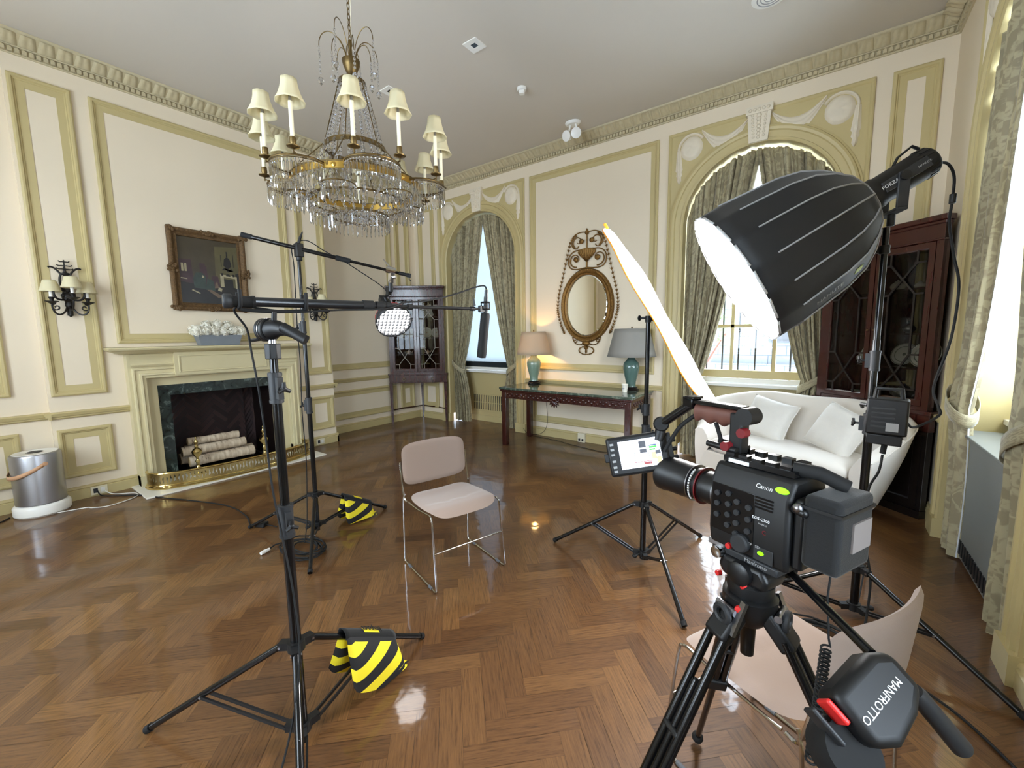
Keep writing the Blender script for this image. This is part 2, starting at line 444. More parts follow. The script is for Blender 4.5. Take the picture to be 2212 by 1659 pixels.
def tag(o, label=None, cat=None, group=None, kind=None):
    if label: o['label'] = label
    if cat: o['category'] = cat
    if group: o['group'] = group
    if kind: o['kind'] = kind
    return o
def thing(name, label, cat, loc=(0,0,0), rz=0, group=None):
    o = bpy.data.objects.new(name, None); C.objects.link(o); o.empty_display_size = 0.05
    o.location = loc; o.rotation_euler = (0, 0, rz)
    return tag(o, label, cat, group)
def struct(o, label=None, cat=None): return tag(o, label, cat, None, 'structure')
def copy_tree(o, parent=None):
    c = o.copy(); C.objects.link(c)
    if parent is not None: c.parent = parent
    for ch in [q for q in bpy.data.objects if q.parent == o]: copy_tree(ch, c)
    return c
def bez(p0, p1, p2, p3, n=12):
    p0, p1, p2, p3 = V(p0), V(p1), V(p2), V(p3); o = []
    for i in range(n+1):
        t = i/n; o.append(p0*(1-t)**3+p1*3*t*(1-t)**2+p2*3*t*t*(1-t)+p3*t**3)
    return o
def spline(pts, n=6):
    """Catmull-Rom through pts"""
    pts = [V(p) for p in pts]; o = []
    for i in range(len(pts)-1):
        a = pts[max(i-1,0)]; b_ = pts[i]; c = pts[i+1]; d = pts[min(i+2,len(pts)-1)]
        for j in range(n):
            t = j/n
            o.append(0.5*((2*b_)+(c-a)*t+(2*a-5*b_+4*c-d)*t*t+(3*b_-a-3*c+d)*t**3))
    o.append(pts[-1]); return o
def text(name, s_, size, m4, material, parent, depth=0.0004, sx=1.0, shear=0.0):
    """flat raised lettering; m4 places the text's own xy plane"""
    cu = bpy.data.curves.new(name, 'FONT'); cu.body = s_; cu.size = size; cu.align_x = 'CENTER'; cu.align_y = 'CENTER'
    cu.extrude = depth; cu.shear = shear; cu.resolution_u = 2
    o = bpy.data.objects.new(name, cu); C.objects.link(o)
    bpy.context.view_layer.update()
    me = bpy.data.meshes.new_from_object(o.evaluated_get(bpy.context.evaluated_depsgraph_get()))
    bpy.data.objects.remove(o); bpy.data.curves.remove(cu)
    me.transform(m4 @ M4.Diagonal(V((sx,1,1,1))))
    me.materials.clear(); me.materials.append(MATS[material]); me.name = name
    o = bpy.data.objects.new(name, me); C.objects.link(o); o.parent = parent
    return o
def axes(o, x, y):
    """matrix with origin o, x axis, and y axis made square to it"""
    x = V(x).normalized(); y = V(y); y = (y - x*y.dot(x)).normalized(); z = x.cross(y)
    m = M4.Identity(4)
    for i in range(3): m[i][0], m[i][1], m[i][2], m[i][3] = x[i], y[i], z[i], o[i]
    return m
# ------------------------------------------------------------------ the room
XA, XR, XL, YB, XC, YD, ZC = -5.62, -6.05, -5.68, 5.2, 0.735, -1.65, 4.05
Y0, Y1 = 0.49, 3.24                        # chimney breast
SPR, RAD_ = 2.715, 0.715                   # arch springing and radius
WB = (-4.52, -0.68); WC = (3.43, 0.30); WD_FILL = (-3.7, -1.6)    # window centres; the back-wall pair and second right one are unseen, added for fill
PA = lambda s, z, w: (XA+w, s, z)
PR = lambda s, z, w: (XR+w, s, z)
PL = lambda s, z, w: (XL+w, s, z)
PB = lambda s, z, w: (s, YB-w, z)
PC = lambda s, z, w: (XC-w, s, z)
PD = lambda s, z, w: (s, YD+w, z)
ALC = -0.34                                # depth of the window niches

def floor_mesh():
    mb = MB(); L, Wd = 0.36, 0.09; x0, x1, y0, y1 = XR-0.2, XC+0.7, YD-0.2, YB+0.7
    r = random.Random(3); px = L/sqrt(2); py = Wd*sqrt(2); e1 = V((1,1))/sqrt(2); e2 = V((1,-1))/sqrt(2)
    ncol = int((x1-x0)/px)+3; nrow = int((y1-y0)/py)+6
    for c in range(-1, ncol):
        e = e1 if c % 2 == 0 else e2
        for k in range(-3, nrow):
            # plank centre line crosses the column from left to right
            cx = x0+(c+0.5)*px - ((-1.7145-x0) % px)*0 + (((-1.7145-x0) % px)); cy = y0+k*py + (0 if c % 2 == 0 else py/2)
            a = e*(L/2); n_ = V((-e.y, e.x))*(Wd/2-0.0006)
            ct = V((cx, cy))
            q = [ct-a-n_, ct+a-n_, ct+a+n_, ct-a+n_]
            if min(p.x for p in q) < x0-0.1 or max(p.x for p in q) > x1+0.1 or min(p.y for p in q) < y0-0.1 or max(p.y for p in q) > y1+0.1: continue
            ou, ov = r.uniform(0, 50), r.uniform(0, 50)
            t = min(1, max(0, r.gauss(0.5, 0.13) + (0.07 if c % 2 else -0.07)))  # alternate columns lighter and darker: directional sheen painted into the plank tone
            mb.add([(p.x, p.y, 0) for p in q], [(0,1,2,3)], [(ou,ov),(ou+L,ov),(ou+L,ov+Wd),(ou,ov+Wd)], t)
    return mb
fo = struct(floor_mesh().build('floor', 'herringbone_oak', smooth=0))
sub = MB().bx(XR-0.3, XC+0.8, YD-0.3, YB+0.8, -0.08, -0.0015).build('trim_1', 'ebony'); struct(sub)
ce = MB().bx(XR-0.3, XC+0.8, YD-0.3, YB+0.8, ZC, ZC+0.1).build('ceiling', 'ceiling_paint'); struct(ce)

def arch_pts(c, r=RAD_, n=28, z0=0.0):
    return [(c-r, z0)]+[(c-r*cos(pi*i/n), SPR+r*sin(pi*i/n)) for i in range(n+1)]+[(c+r, z0)]
def wall_with_arches(name, P, s0, s1, centres):
    mb = MB(); cs = sorted(centres); edges = [s0]
    for c in cs: edges += [c-RAD_, c+RAD_]
    edges.append(s1)
    for i in range(0, len(edges), 2):
        a, b_ = edges[i], edges[i+1]
        mb.add([P(a,0,0),P(b_,0,0),P(b_,ZC,0),P(a,ZC,0)], [(0,1,2,3)])
    for c in cs:
        pts = arch_pts(c)[1:-1]
        for p, q in zip(pts, pts[1:]):
            mb.add([P(p[0],p[1],0),P(q[0],q[1],0),P(q[0],ZC,0),P(p[0],ZC,0)], [(0,1,2,3)])
    return struct(mb.build(name, 'wall_paint', smooth=0))
def panel(name, P, rects, prof=None, material='olive_paint'):
    mb = MB()
    for r in rects: mb.frame(*r, prof or PPROF, P)
    return struct(mb.build(name, material, smooth=25))
PPROF = [(0,0),(0,0.020),(0.012,0.026),(0.026,0.024),(0.034,0.012),(0.040,0.012),(0.046,0.005),(0.097,0.004),(0.097,-0.002)]
tn = [1]
def tname(): tn[0] += 1; return 'trim_%d' % tn[0]

# plain walls
def cut_breast():
    """chimney breast with a real firebox opening"""
    mb = MB(); a, b_, h = 1.357, 2.373, 0.915
    for (p, q, z0, z1) in ((Y0, a, 0, ZC), (b_, Y1, 0, ZC), (a, b_, h, ZC)):
        mb.add([PA(p,z0,0),PA(q,z0,0),PA(q,z1,0),PA(p,z1,0)], [(0,1,2,3)])
    mb.add([PA(Y0,0,0),PL(Y0,0,0),PL(Y0,ZC,0),PA(Y0,ZC,0)], [(0,1,2,3)])
    mb.add([PA(Y1,0,0),PR(Y1,0,0),PR(Y1,ZC,0),PA(Y1,ZC,0)], [(0,1,2,3)])
    return mb.build('wall_left', 'wall_paint', smooth=0)
struct(cut_breast())
struct(MB().add([PR(Y1,0,0),PR(YB,0,0),PR(YB,ZC,0),PR(Y1,ZC,0)],[(0,1,2,3)]).build('wall_recess_left','wall_paint',smooth=0))
struct(MB().add([PL(YD,0,0),PL(Y0,0,0),PL(Y0,ZC,0),PL(YD,ZC,0)],[(0,1,2,3)]).build('wall_near_left','wall_paint',smooth=0))
wall_with_arches('wall_front', PB, XR, XC, WB)
wall_with_arches('wall_right', PC, YD, YB, WC); wall_with_arches('wall_back', PD, XL, XC, WD_FILL)

# panel mouldings
panel(tname(), PA, [(0.51,0.887,0.995,3.744),(1.0,2.73,1.468,3.745),(2.843,3.22,0.995,3.744)])
panel(tname(), PA, [(0.512,0.883,0.22,0.682),(2.847,3.218,0.22,0.682)])
panel(tname(), PR, [(3.36,4.66,0.985,3.735),(4.755,5.06,0.985,3.735),(3.36,4.66,0.205,0.665),(4.755,5.06,0.205,0.665)])
panel(tname(), PL, [(-1.5,0.28,1.02,3.744),(-1.5,0.29,0.22,0.69)])
panel(tname(), PB, [(-3.525,-1.69,0.99,3.73),(-3.525,-1.69,0.205,0.69),(-5.93,-5.53,0.99,3.735),(-5.93,-5.53,0.205,0.69),(0.335,0.645,0.99,3.735),(0.335,0.645,0.205,0.69)])
panel(tname(), PC, [(1.32,2.41,0.99,3.735),(1.32,2.41,0.205,0.69)])

# chair rails and baseboards
RAIL = [(0,0),(0,0.012),(0.010,0.022),(0.022,0.022),(0.026,0.034),(0.044,0.040),(0.054,0.044),(0.064,0.040),(0.066,0.0)]
BASE = [(0,0),(0.0,0.022),(0.088,0.022),(0.094,0.014),(0.104,0.019),(0.118,0.014),(0.124,0.0)]
def run(P, s0, s1, z, prof, mb, ends=True):
    mb.strip([((s0,z),(0,1)),((s1,z),(0,1))], prof, P)
    if ends:
        for s_ in (s0, s1):
            n = len(prof); mb.add([P(s_, z+u, w_) for u, w_ in prof], [tuple(range(n))])
def rails(P, spans, idx):
    mb = MB()
    for a, b_ in spans: run(P, a, b_, 0.785, RAIL, mb)
    struct(mb.build(tname(), 'olive_paint', smooth=30))
MJ = 1.03; MK = 2.70                       # outer edges of the fireplace surround
rails(PA, [(Y0,MJ),(MK,Y1)], 0); rails(PR, [(Y1,YB)], 0); rails(PL, [(YD,Y0)], 0)
rails(PB, [(XR,-5.42),(-3.62,-1.58),(0.22,XC)], 0); rails(PC, [(YD,-0.6),(1.2,2.53),(4.33,YB)], 0)
def bases(name, P, spans):
    mb = MB()
    for a, b_ in spans: run(P, a, b_, 0.0, BASE, mb)
    struct(mb.build(name, 'olive_paint', smooth=30))
bases('baseboard_left', PA, [(Y0-0.022,MJ),(MK,Y1+0.022)]); bases('baseboard_recess', PR, [(Y1,YB)]); bases('baseboard_near_left', PL, [(YD,Y0)])
bases('baseboard_front', PB, [(XR,-5.42),(-3.62,-1.58),(0.22,XC)]); bases('baseboard_right', PC, [(YD,-0.6),(1.2,2.53),(4.33,YB)])
bases('baseboard_back', PD, [(XL,-4.6),(-0.7,XC)])
mb = MB(); PS = lambda s, z, w: (s, Y1+w, z); run(PS, XR, XA+0.022, 0.0, BASE, mb)
PS0 = lambda s, z, w: (s, Y0-w, z); run(PS0, XL, XA+0.022, 0.0, BASE, mb)
struct(mb.build('baseboard_return', 'olive_paint', smooth=30))
mb = MB(); run(PS, XR, XA+0.04, 0.785, RAIL, mb); run(PS0, XL, XA+0.04, 0.785, RAIL, mb)
struct(mb.build(tname(), 'olive_paint', smooth=30))

# crown: fluted frieze below, acanthus cove above, running round every corner
CR = [(3.895,0.0),(3.897,0.012),(3.905,0.016),(3.910,0.010),(3.950,0.012),(3.955,0.028),(3.962,0.032),(3.968,0.030),(3.985,0.052),(4.005,0.086),(4.022,0.112),(4.030,0.126),(4.042,0.132),(4.05,0.132)]
loop = [(XL,YD),(XL,Y0),(XA,Y0),(XA,Y1),(XR,Y1),(XR,YB),(XC,YB),(XC,YD)]
def crown():
    mb = MB(); n = len(loop); rows = []
    for i, p in enumerate(loop):
        a, b_, c = V(loop[i-1]), V(p), V(loop[(i+1)%n])
        d0 = (b_-a).normalized(); d1 = (c-b_).normalized()
        n0 = V((d0.y,-d0.x)); n1 = V((d1.y,-d1.x))
        m = n0+n1; m = m/(m.dot(n0)) if m.length > 1e-6 else n0
        rows.append([(b_.x+m.x*w_, b_.y+m.y*w_, z) for z, w_ in CR])
    k = len(CR); vs_ = [p for r in rows for p in r]
    fs = [(i*k+j, ((i+1)%n)*k+j, ((i+1)%n)*k+j+1, i*k+j+1) for i in range(n) for j in range(k-1)]
    return mb.add(vs_, fs)
struct(crown().build(tname(), 'crown_paint', smooth=35))
def crown_ornament():
    fl = MB(); lf = MB(); n = len(loop)
    for i, p in enumerate(loop[:-1]):
        a, b_ = V(loop[i]), V(loop[i+1]); d = b_-a; L = d.length
        if L < 0.2 or (i == 7): continue
        d.normalize(); nn = V((d.y,-d.x))
        if abs(a.y-YD) < 1e-6 and abs(b_.y-YD) < 1e-6: continue
        k = int(L/0.041)
        for j in range(k):
            s_ = (j+0.5)*L/k; h = 0.0165
            q = lambda t, z, w_: (a.x+d.x*(s_+t)+nn.x*w_, a.y+d.y*(s_+t)+nn.y*w_, z)
            fl.add([q(-h,3.911,0.009),q(h,3.911,0.009),q(h,3.942,0.009),q(0,3.951,0.009),q(-h,3.942,0.009),
                    q(-h*.82,3.913,0.030),q(h*.82,3.913,0.030),q(h*.82,3.942,0.030),q(0,3.950,0.030),q(-h*.82,3.942,0.030)],
                   [(0,1,6,5),(1,2,7,6),(2,3,8,7),(3,4,9,8),(4,0,5,9),(5,6,7,8,9)])
        k = int(L/0.108)
        for j in range(k):
            s_ = (j+0.5)*L/k; W_ = L/k
            def fn(u, v_):
                wd = 0.5*W_*(0.98-0.22*v_**3)*(u-0.5)*2
                base_w = 0.030+0.092*v_**1.2; z = 3.966+0.060*v_
                puff = 0.016*(1-abs(2*u-1)**4)*(0.45+0.55*sin(pi*min(1,v_*1.05)))+0.008*(abs(sin(u*2*pi))-0.5)*sin(pi*v_)
                curl = 0.012 if v_ > 0.85 and abs(2*u-1) < .6 else 0
                return (a.x+d.x*(s_+wd)+nn.x*(base_w+puff+curl), a.y+d.y*(s_+wd)+nn.y*(base_w+puff+curl), z-puff*0.5-curl*0.6)
            lf.grid(fn, 13, 6)
    return fl, lf
fl, lf = crown_ornament()
struct(fl.build(tname(), 'crown_paint', smooth=30)); struct(lf.build(tname(), 'crown_paint', smooth=60))

# ------------------------------------------------------------------ arched window bays
AR = [(0,-0.30),(0,0.020),(0.014,0.030),(0.028,0.030),(0.034,0.016),(0.090,0.020),(0.098,0.034),(0.122,0.040),(0.142,0.034),(0.150,0.018),(0.166,0.014),(0.166,0.003)]
def bay(P, c, orn=True):
    # olive field, outer frame and arch moulding
    mb = MB(); H_ = 3.742; hw = 0.9
    for s0, s1 in ((c-hw, c-RAD_), (c+RAD_, c+hw)):
        mb.add([P(s0,0,0.003),P(s1,0,0.003),P(s1,H_,0.003),P(s0,H_,0.003)], [(0,1,2,3)])
    pts = arch_pts(c)[1:-1]
    for p, q in zip(pts, pts[1:]): mb.add([P(p[0],p[1],0.003),P(q[0],q[1],0.003),P(q[0],H_,0.003),P(p[0],H_,0.003)], [(0,1,2,3)])
    struct(mb.build(tname(), 'olive_paint', smooth=0))
    mb = MB(); ap = arch_pts(c, z0=0.14); path = []
    for i, p in enumerate(ap):
        if i in (0, 1): nn = (-1, 0)
        elif i >= len(ap)-2: nn = (1, 0)
        else: nn = ((p[0]-c)/RAD_, (p[1]-SPR)/RAD_)
        path.append((p, nn))
    mb.strip(path, AR, P)
    fr = [(0,0.003),(0,0.020),(0.012,0.024),(0.022,0.018),(0.030,0.008),(0.034,0.003)]
    mb.strip([((c-hw,0.14),(1,0)),((c-hw,H_),(1,-1)),((c+hw,H_),(-1,-1)),((c+hw,0.14),(-1,0))], fr, P)
    for s_ in (-1, 1):                        # plinth blocks
        a, b_ = sorted((c+s_*(RAD_-0.002), c+s_*(hw+0.004)))
        mb.prism([(a,0),(b_,0),(b_,0.14),(a,0.14)], P, -0.05, 0.046)
    struct(mb.build(tname(), 'olive_paint', smooth=30))
    # niche lining: reveal, back wall with the window opening
    mb = MB(); ap = arch_pts(c)
    for p, q in zip(ap, ap[1:]): mb.add([P(*p,-0.28),P(*q,-0.28),P(*q,ALC-0.1),P(*p,ALC-0.1)], [(0,1,2,3)])
    mb.add([P(c-RAD_,0,ALC),P(c+RAD_,0,ALC),P(c+RAD_,0.90,ALC),P(c-RAD_,0.90,ALC)], [(0,1,2,3)])
    mb.prism([(c-RAD_,0.0),(c+RAD_,0.0),(c+RAD_,0.1),(c-RAD_,0.1)], P, ALC, ALC+0.02)
    struct(mb.build(tname(), 'olive_paint', smooth=0))
    if orn: ornament(P, c)
def ornament(P, c):
    """raised plaster keystone, garlands, drums and tassels over the arch"""
    key = MB(); ks = [(c-0.085,3.43),(c+0.085,3.43),(c+0.105,3.70),(c-0.105,3.70)]
    key.prism(ks, P, 0.0, 0.05)
    key.prism([(c-0.12,3.70),(c+0.12,3.70),(c+0.12,3.775),(c-0.12,3.775)], P, 0.0, 0.06)
    for i in range(7):
        t = i/6; key.ball(P(c,3.47+0.21*t,0.05), 0.017+0.006*t, 8)
        for s_ in (-1,1): key.ball(P(c+s_*(0.045+0.015*t),3.48+0.21*t,0.05), 0.013, 8)
    for i in range(5): key.ball(P(c-0.08+0.04*i,3.735,0.062), 0.016, 8)
    root = struct(key.build(tname(), 'plaster_white', smooth=50))
    def solid(name, fn, nu, nv):
        return struct(MB().grid(fn, nu, nv).build(name, 'plaster_white', root, smooth=60))
    for s_ in (-1, 1):
        def sw(u, v_):
            x = 0.11+0.44*u; zc = 3.70-0.15*sin(pi*u)*1.0-0.10*u*(1-u)+0.02*u; th = 0.014+0.062*sin(pi*min(1,max(0,u)))
            z = zc+th*(v_-0.5)*2
            return P(c+s_*x, z-0.02, 0.002+0.030*max(0,sin(pi*v_))*(0.5+0.5*sin(pi*u))+0.005*cos(v_*14))
        solid('swag', sw, 20, 11)
        def dr(u, v_):
            rr = u; t = 2*pi*v_
            return P(c+s_*(0.655+0.118*rr*cos(t)), 3.545+0.128*rr*sin(t), 0.002+0.034*sqrt(max(0,1-rr**4))+0.002*cos(9*rr*t))
        struct(MB().grid(dr, 8, 22, cv=True).build('drum', 'plaster_white', root, smooth=60))
        def rim(u, v_):                        # cloth passing over the drum
            t = rad(150)-u*rad(150); rr = 0.124+0.030*(v_)
            return P(c+s_*(0.655+rr*cos(t)), 3.545+rr*sin(t)*1.06, 0.002+0.026*sin(pi*v_))
        solid('swag_band', rim, 18, 6)
        tas = MB()
        prof = [(0,0.022),(0.06,0.026),(0.16,0.034),(0.22,0.040),(0.225,0.026),(0.27,0.034),(0.285,0.020),(0.32,0.024),(0.36,0.002)]
        def tf(u, v_):
            q = u*0.36
            for (a0, w0), (a1, w1) in zip(prof, prof[1:]):
                if q <= a1+1e-9: wd = w0+(w1-w0)*(q-a0)/(a1-a0); break
            return P(c+s_*(0.790-0.012*u)+wd*(v_-0.5)*2, 3.545-q, 0.002+0.022*sin(pi*v_)+0.004*cos(20*v_))
        tas.grid(tf, 20, 9); struct(tas.build('tassel', 'plaster_white', root, smooth=50))
for c in WB: bay(PB, c)
for c in WC: bay(PC, c)  # second bay frames the added, unseen right-wall window
for c in WD_FILL: bay(PD, c, False)  # bays of the two unseen windows added behind the viewpoint for light

def window(name, P, c, film=False):
    """arched sash: frame, glazing bars, sill, pane"""
    w0 = ALC-0.02; R = RAD_-0.01
    root = MB()
    ap = [(c-R,0.90)]+[(c-R*cos(pi*i/28), SPR+R*sin(pi*i/28)) for i in range(29)]+[(c+R,0.90)]
    path = []
    for i, p in enumerate(ap):
        nn = (1,0) if i < 2 else ((-1,0) if i >= len(ap)-2 else ((c-p[0])/R, (SPR-p[1])/R)); path.append((p, nn))
    root.strip(path, [(0,w0-0.06),(0,w0+0.03),(0.05,w0+0.03),(0.05,w0-0.06),(0,w0-0.06)], P)
    root.prism([(c-R,0.96),(c+R,0.96),(c+R,1.05),(c-R,1.05)], P, w0-0.05, w0+0.02)
    fo_ = struct(root.build(name, 'olive_paint', smooth=30))
    bars = MB()
    for s_ in (c-0.215, c+0.215): bars.prism([(s_-0.017,1.04),(s_+0.017,1.04),(s_+0.017,SPR+sqrt(R*R-(s_-c)**2)),(s_-0.017,SPR+sqrt(R*R-(s_-c)**2))], P, w0-0.04, w0+0.012)
    for z in (1.57, 2.12, SPR):
        bars.prism([(c-R,z-0.017),(c+R,z-0.017),(c+R,z+0.017),(c-R,z+0.017)], P, w0-0.04, w0+0.012)
    if not film: struct(bars.build('glazing_bars', 'olive_paint', fo_, smooth=0))
    gp = MB(); pts = [(c-R,0.95)]+[(c-R*cos(pi*i/28), SPR+R*sin(pi*i/28)) for i in range(29)]+[(c+R,0.95)]
    gp.add([P(*p, w0-0.02 if not film else w0+0.022) for p in pts], [tuple(range(len(pts)))])
    struct(gp.build('window_pane', 'window_film' if film else 'window_glass', fo_, smooth=0))
    si = MB(); si.prism([(c-RAD_,0.865),(c+RAD_,0.865),(c+RAD_,0.90),(c-RAD_,0.90)], P, ALC-0.02, ALC+0.10)
    si.prism([(c-RAD_,0.905),(c+RAD_,0.905),(c+RAD_,0.955),(c-RAD_,0.955)], P, ALC-0.02, ALC+0.02)
    struct(si.build('window_sill', 'white_gloss', fo_, bevel=0.004, smooth=0))
    return fo_
window('window_1', PB, WB[0], film=True); window('window_2', PB, WB[1]); window('window_3', PC, WC[0]); window('window_4', PC, WC[1])  # fourth window is unseen, added to raise the room's light
for i, c in enumerate(WD_FILL): window('window_%d' % (5+i), PD, c)  # unseen back-wall windows, added only for the daylight they let in

# radiator grilles below the front windows, radiator box below the right window
def grille(c, label):
    t = thing('radiator_grille', label, 'grille', (c, YB-ALC-0.0, 0.18))
    P = lambda s, z, w: (s, -w, z)
    f = MB().frame(-0.52, 0.52, 0, 0.30, [(0,0.001),(0,0.012),(0.02,0.012),(0.02,0.001)], P); f.build('grille_frame', 'olive_paint', t, smooth=0)
    f = MB(); f.prism([(-0.5,0.02),(0.5,0.02),(0.5,0.28),(-0.5,0.28)], P, 0.001, 0.003); f.build('grille_back', 'dark_grey', t, smooth=0)
    s_ = MB()
    for i in range(25): s_.prism([(-0.5+i*0.0408,0.02),(-0.478+i*0.0408,0.02),(-0.478+i*0.0408,0.28),(-0.5+i*0.0408,0.28)], P, 0.003, 0.009)
    s_.prism([(-0.5,0.143),(0.5,0.143),(0.5,0.155),(-0.5,0.155)], P, 0.003, 0.011)
    s_.build('slats', 'olive_paint', t, smooth=0)
grille(WB[0], 'olive painted radiator grille low under the frosted window by the corner cabinet')
t = thing('radiator_cover', 'grey metal radiator cover under the right-hand wall window between its curtains', 'radiator', (XC+0.02, 3.43, 0.0))
MB().bx(0.02, 0.29, -0.62, 0.62, 0.02, 0.80).build('casing', 'radiator_grey', t, bevel=0.006)
MB().bx(0.0, 0.3, -0.64, 0.64, 0.80, 0.82).build('top_plate', 'radiator_grey', t, bevel=0.004)
s_ = MB()
for i in range(20): s_.bx(0.012, 0.02, -0.55+i*0.056, -0.52+i*0.056, 0.05, 0.14)
s_.build('vent_slots', 'black_plastic', t, smooth=0)

# what stands outside the windows: stone building, iron bars, small tree
bl = thing('building', 'pale stone building across the street behind the clear window', 'building', (-2, 16, -3))
MB().bx(-24, 18, 0, 0.6, 0, 8.6).build('facade', 'ashlar_stone', bl, smooth=0)
MB().bx(-24, 18, -0.35, 0, 3.2, 3.45).build('ledge', 'ashlar_stone', bl, smooth=0)
PW = lambda s, z, w: (s, -w, z)
MB().frame(0.55, 1.55, 4.15, 5.3, [(0,0),(0,0.05),(0.06,0.05),(0.06,0)], PW).build('window_frame', 'dark_grey', bl, smooth=0)
MB().add([(0.6,-0.02,4.2),(1.5,-0.02,4.2),(1.5,-0.02,5.25),(0.6,-0.02,5.25)],[(0,1,2,3)]).build('window_pane', 'dark_grey', bl, smooth=0)
def bars(c, label, P, wd):
    t = thing('window_bars', label, 'bars', P(c, 0.6, wd)); o0 = V(P(c, 0.6, wd)); rb = MB()
    for i in range(9):
        s_ = c-0.72+i*0.18; b_ = MB(); b_.cyl(P(s_,0.62,wd), P(s_,3.4,wd), 0.010, n=8); b_.build('bar', 'black_metal', t, local=o0)
    for z in (0.7, 2.3): rb.cyl(P(c-0.74,z,wd), P(c+0.74,z,wd), 0.012, n=8)
    rb.build('rail', 'black_metal', t, local=o0)
bars(WB[1], 'black iron bars outside the clear window behind the sofa', PB, -0.62)
bars(WB[0], 'black iron bars outside the frosted window near the corner cabinet', PB, -0.62)
def tree(loc, label):
    t = thing('street_tree', label, 'tree', loc); r = random.Random(5); tr = MB()
    tr.tube([(0,0,0),(0.05,0,1.6),(0.0,0.1,2.6)], [0.09,0.07,0.04]); tr.tube([(0.04,0,1.5),(0.5,0.1,2.4)], [0.04,0.02]); tr.tube([(0.04,0,1.6),(-0.5,0,2.6)], [0.04,0.02])
    tr.build('trunk', 'wood_grip', t)
    lf = MB()
    for i in range(900):
        a, b_, q = r.uniform(0,2*pi), r.uniform(-1,1), r.random()**0.4
        p = V((1.3*q*cos(a)*sqrt(1-b_*b_), 1.0*q*sin(a)*sqrt(1-b_*b_), 3.0+1.0*q*b_)); d = V((r.uniform(-1,1),r.uniform(-1,1),r.uniform(-1,1))).normalized(); e = d.orthogonal().normalized()
        k = r.uniform(.05,.09); lf.add([p-d*k, p+e*k*.5, p+d*k, p-e*k*.5], [(0,1,2,3)])
    lf.build('foliage', 'leaf_green', t, smooth=0)
tree((-2.0, 8.6, -0.9), 'small leafy street tree seen through the clear window left of the big light')
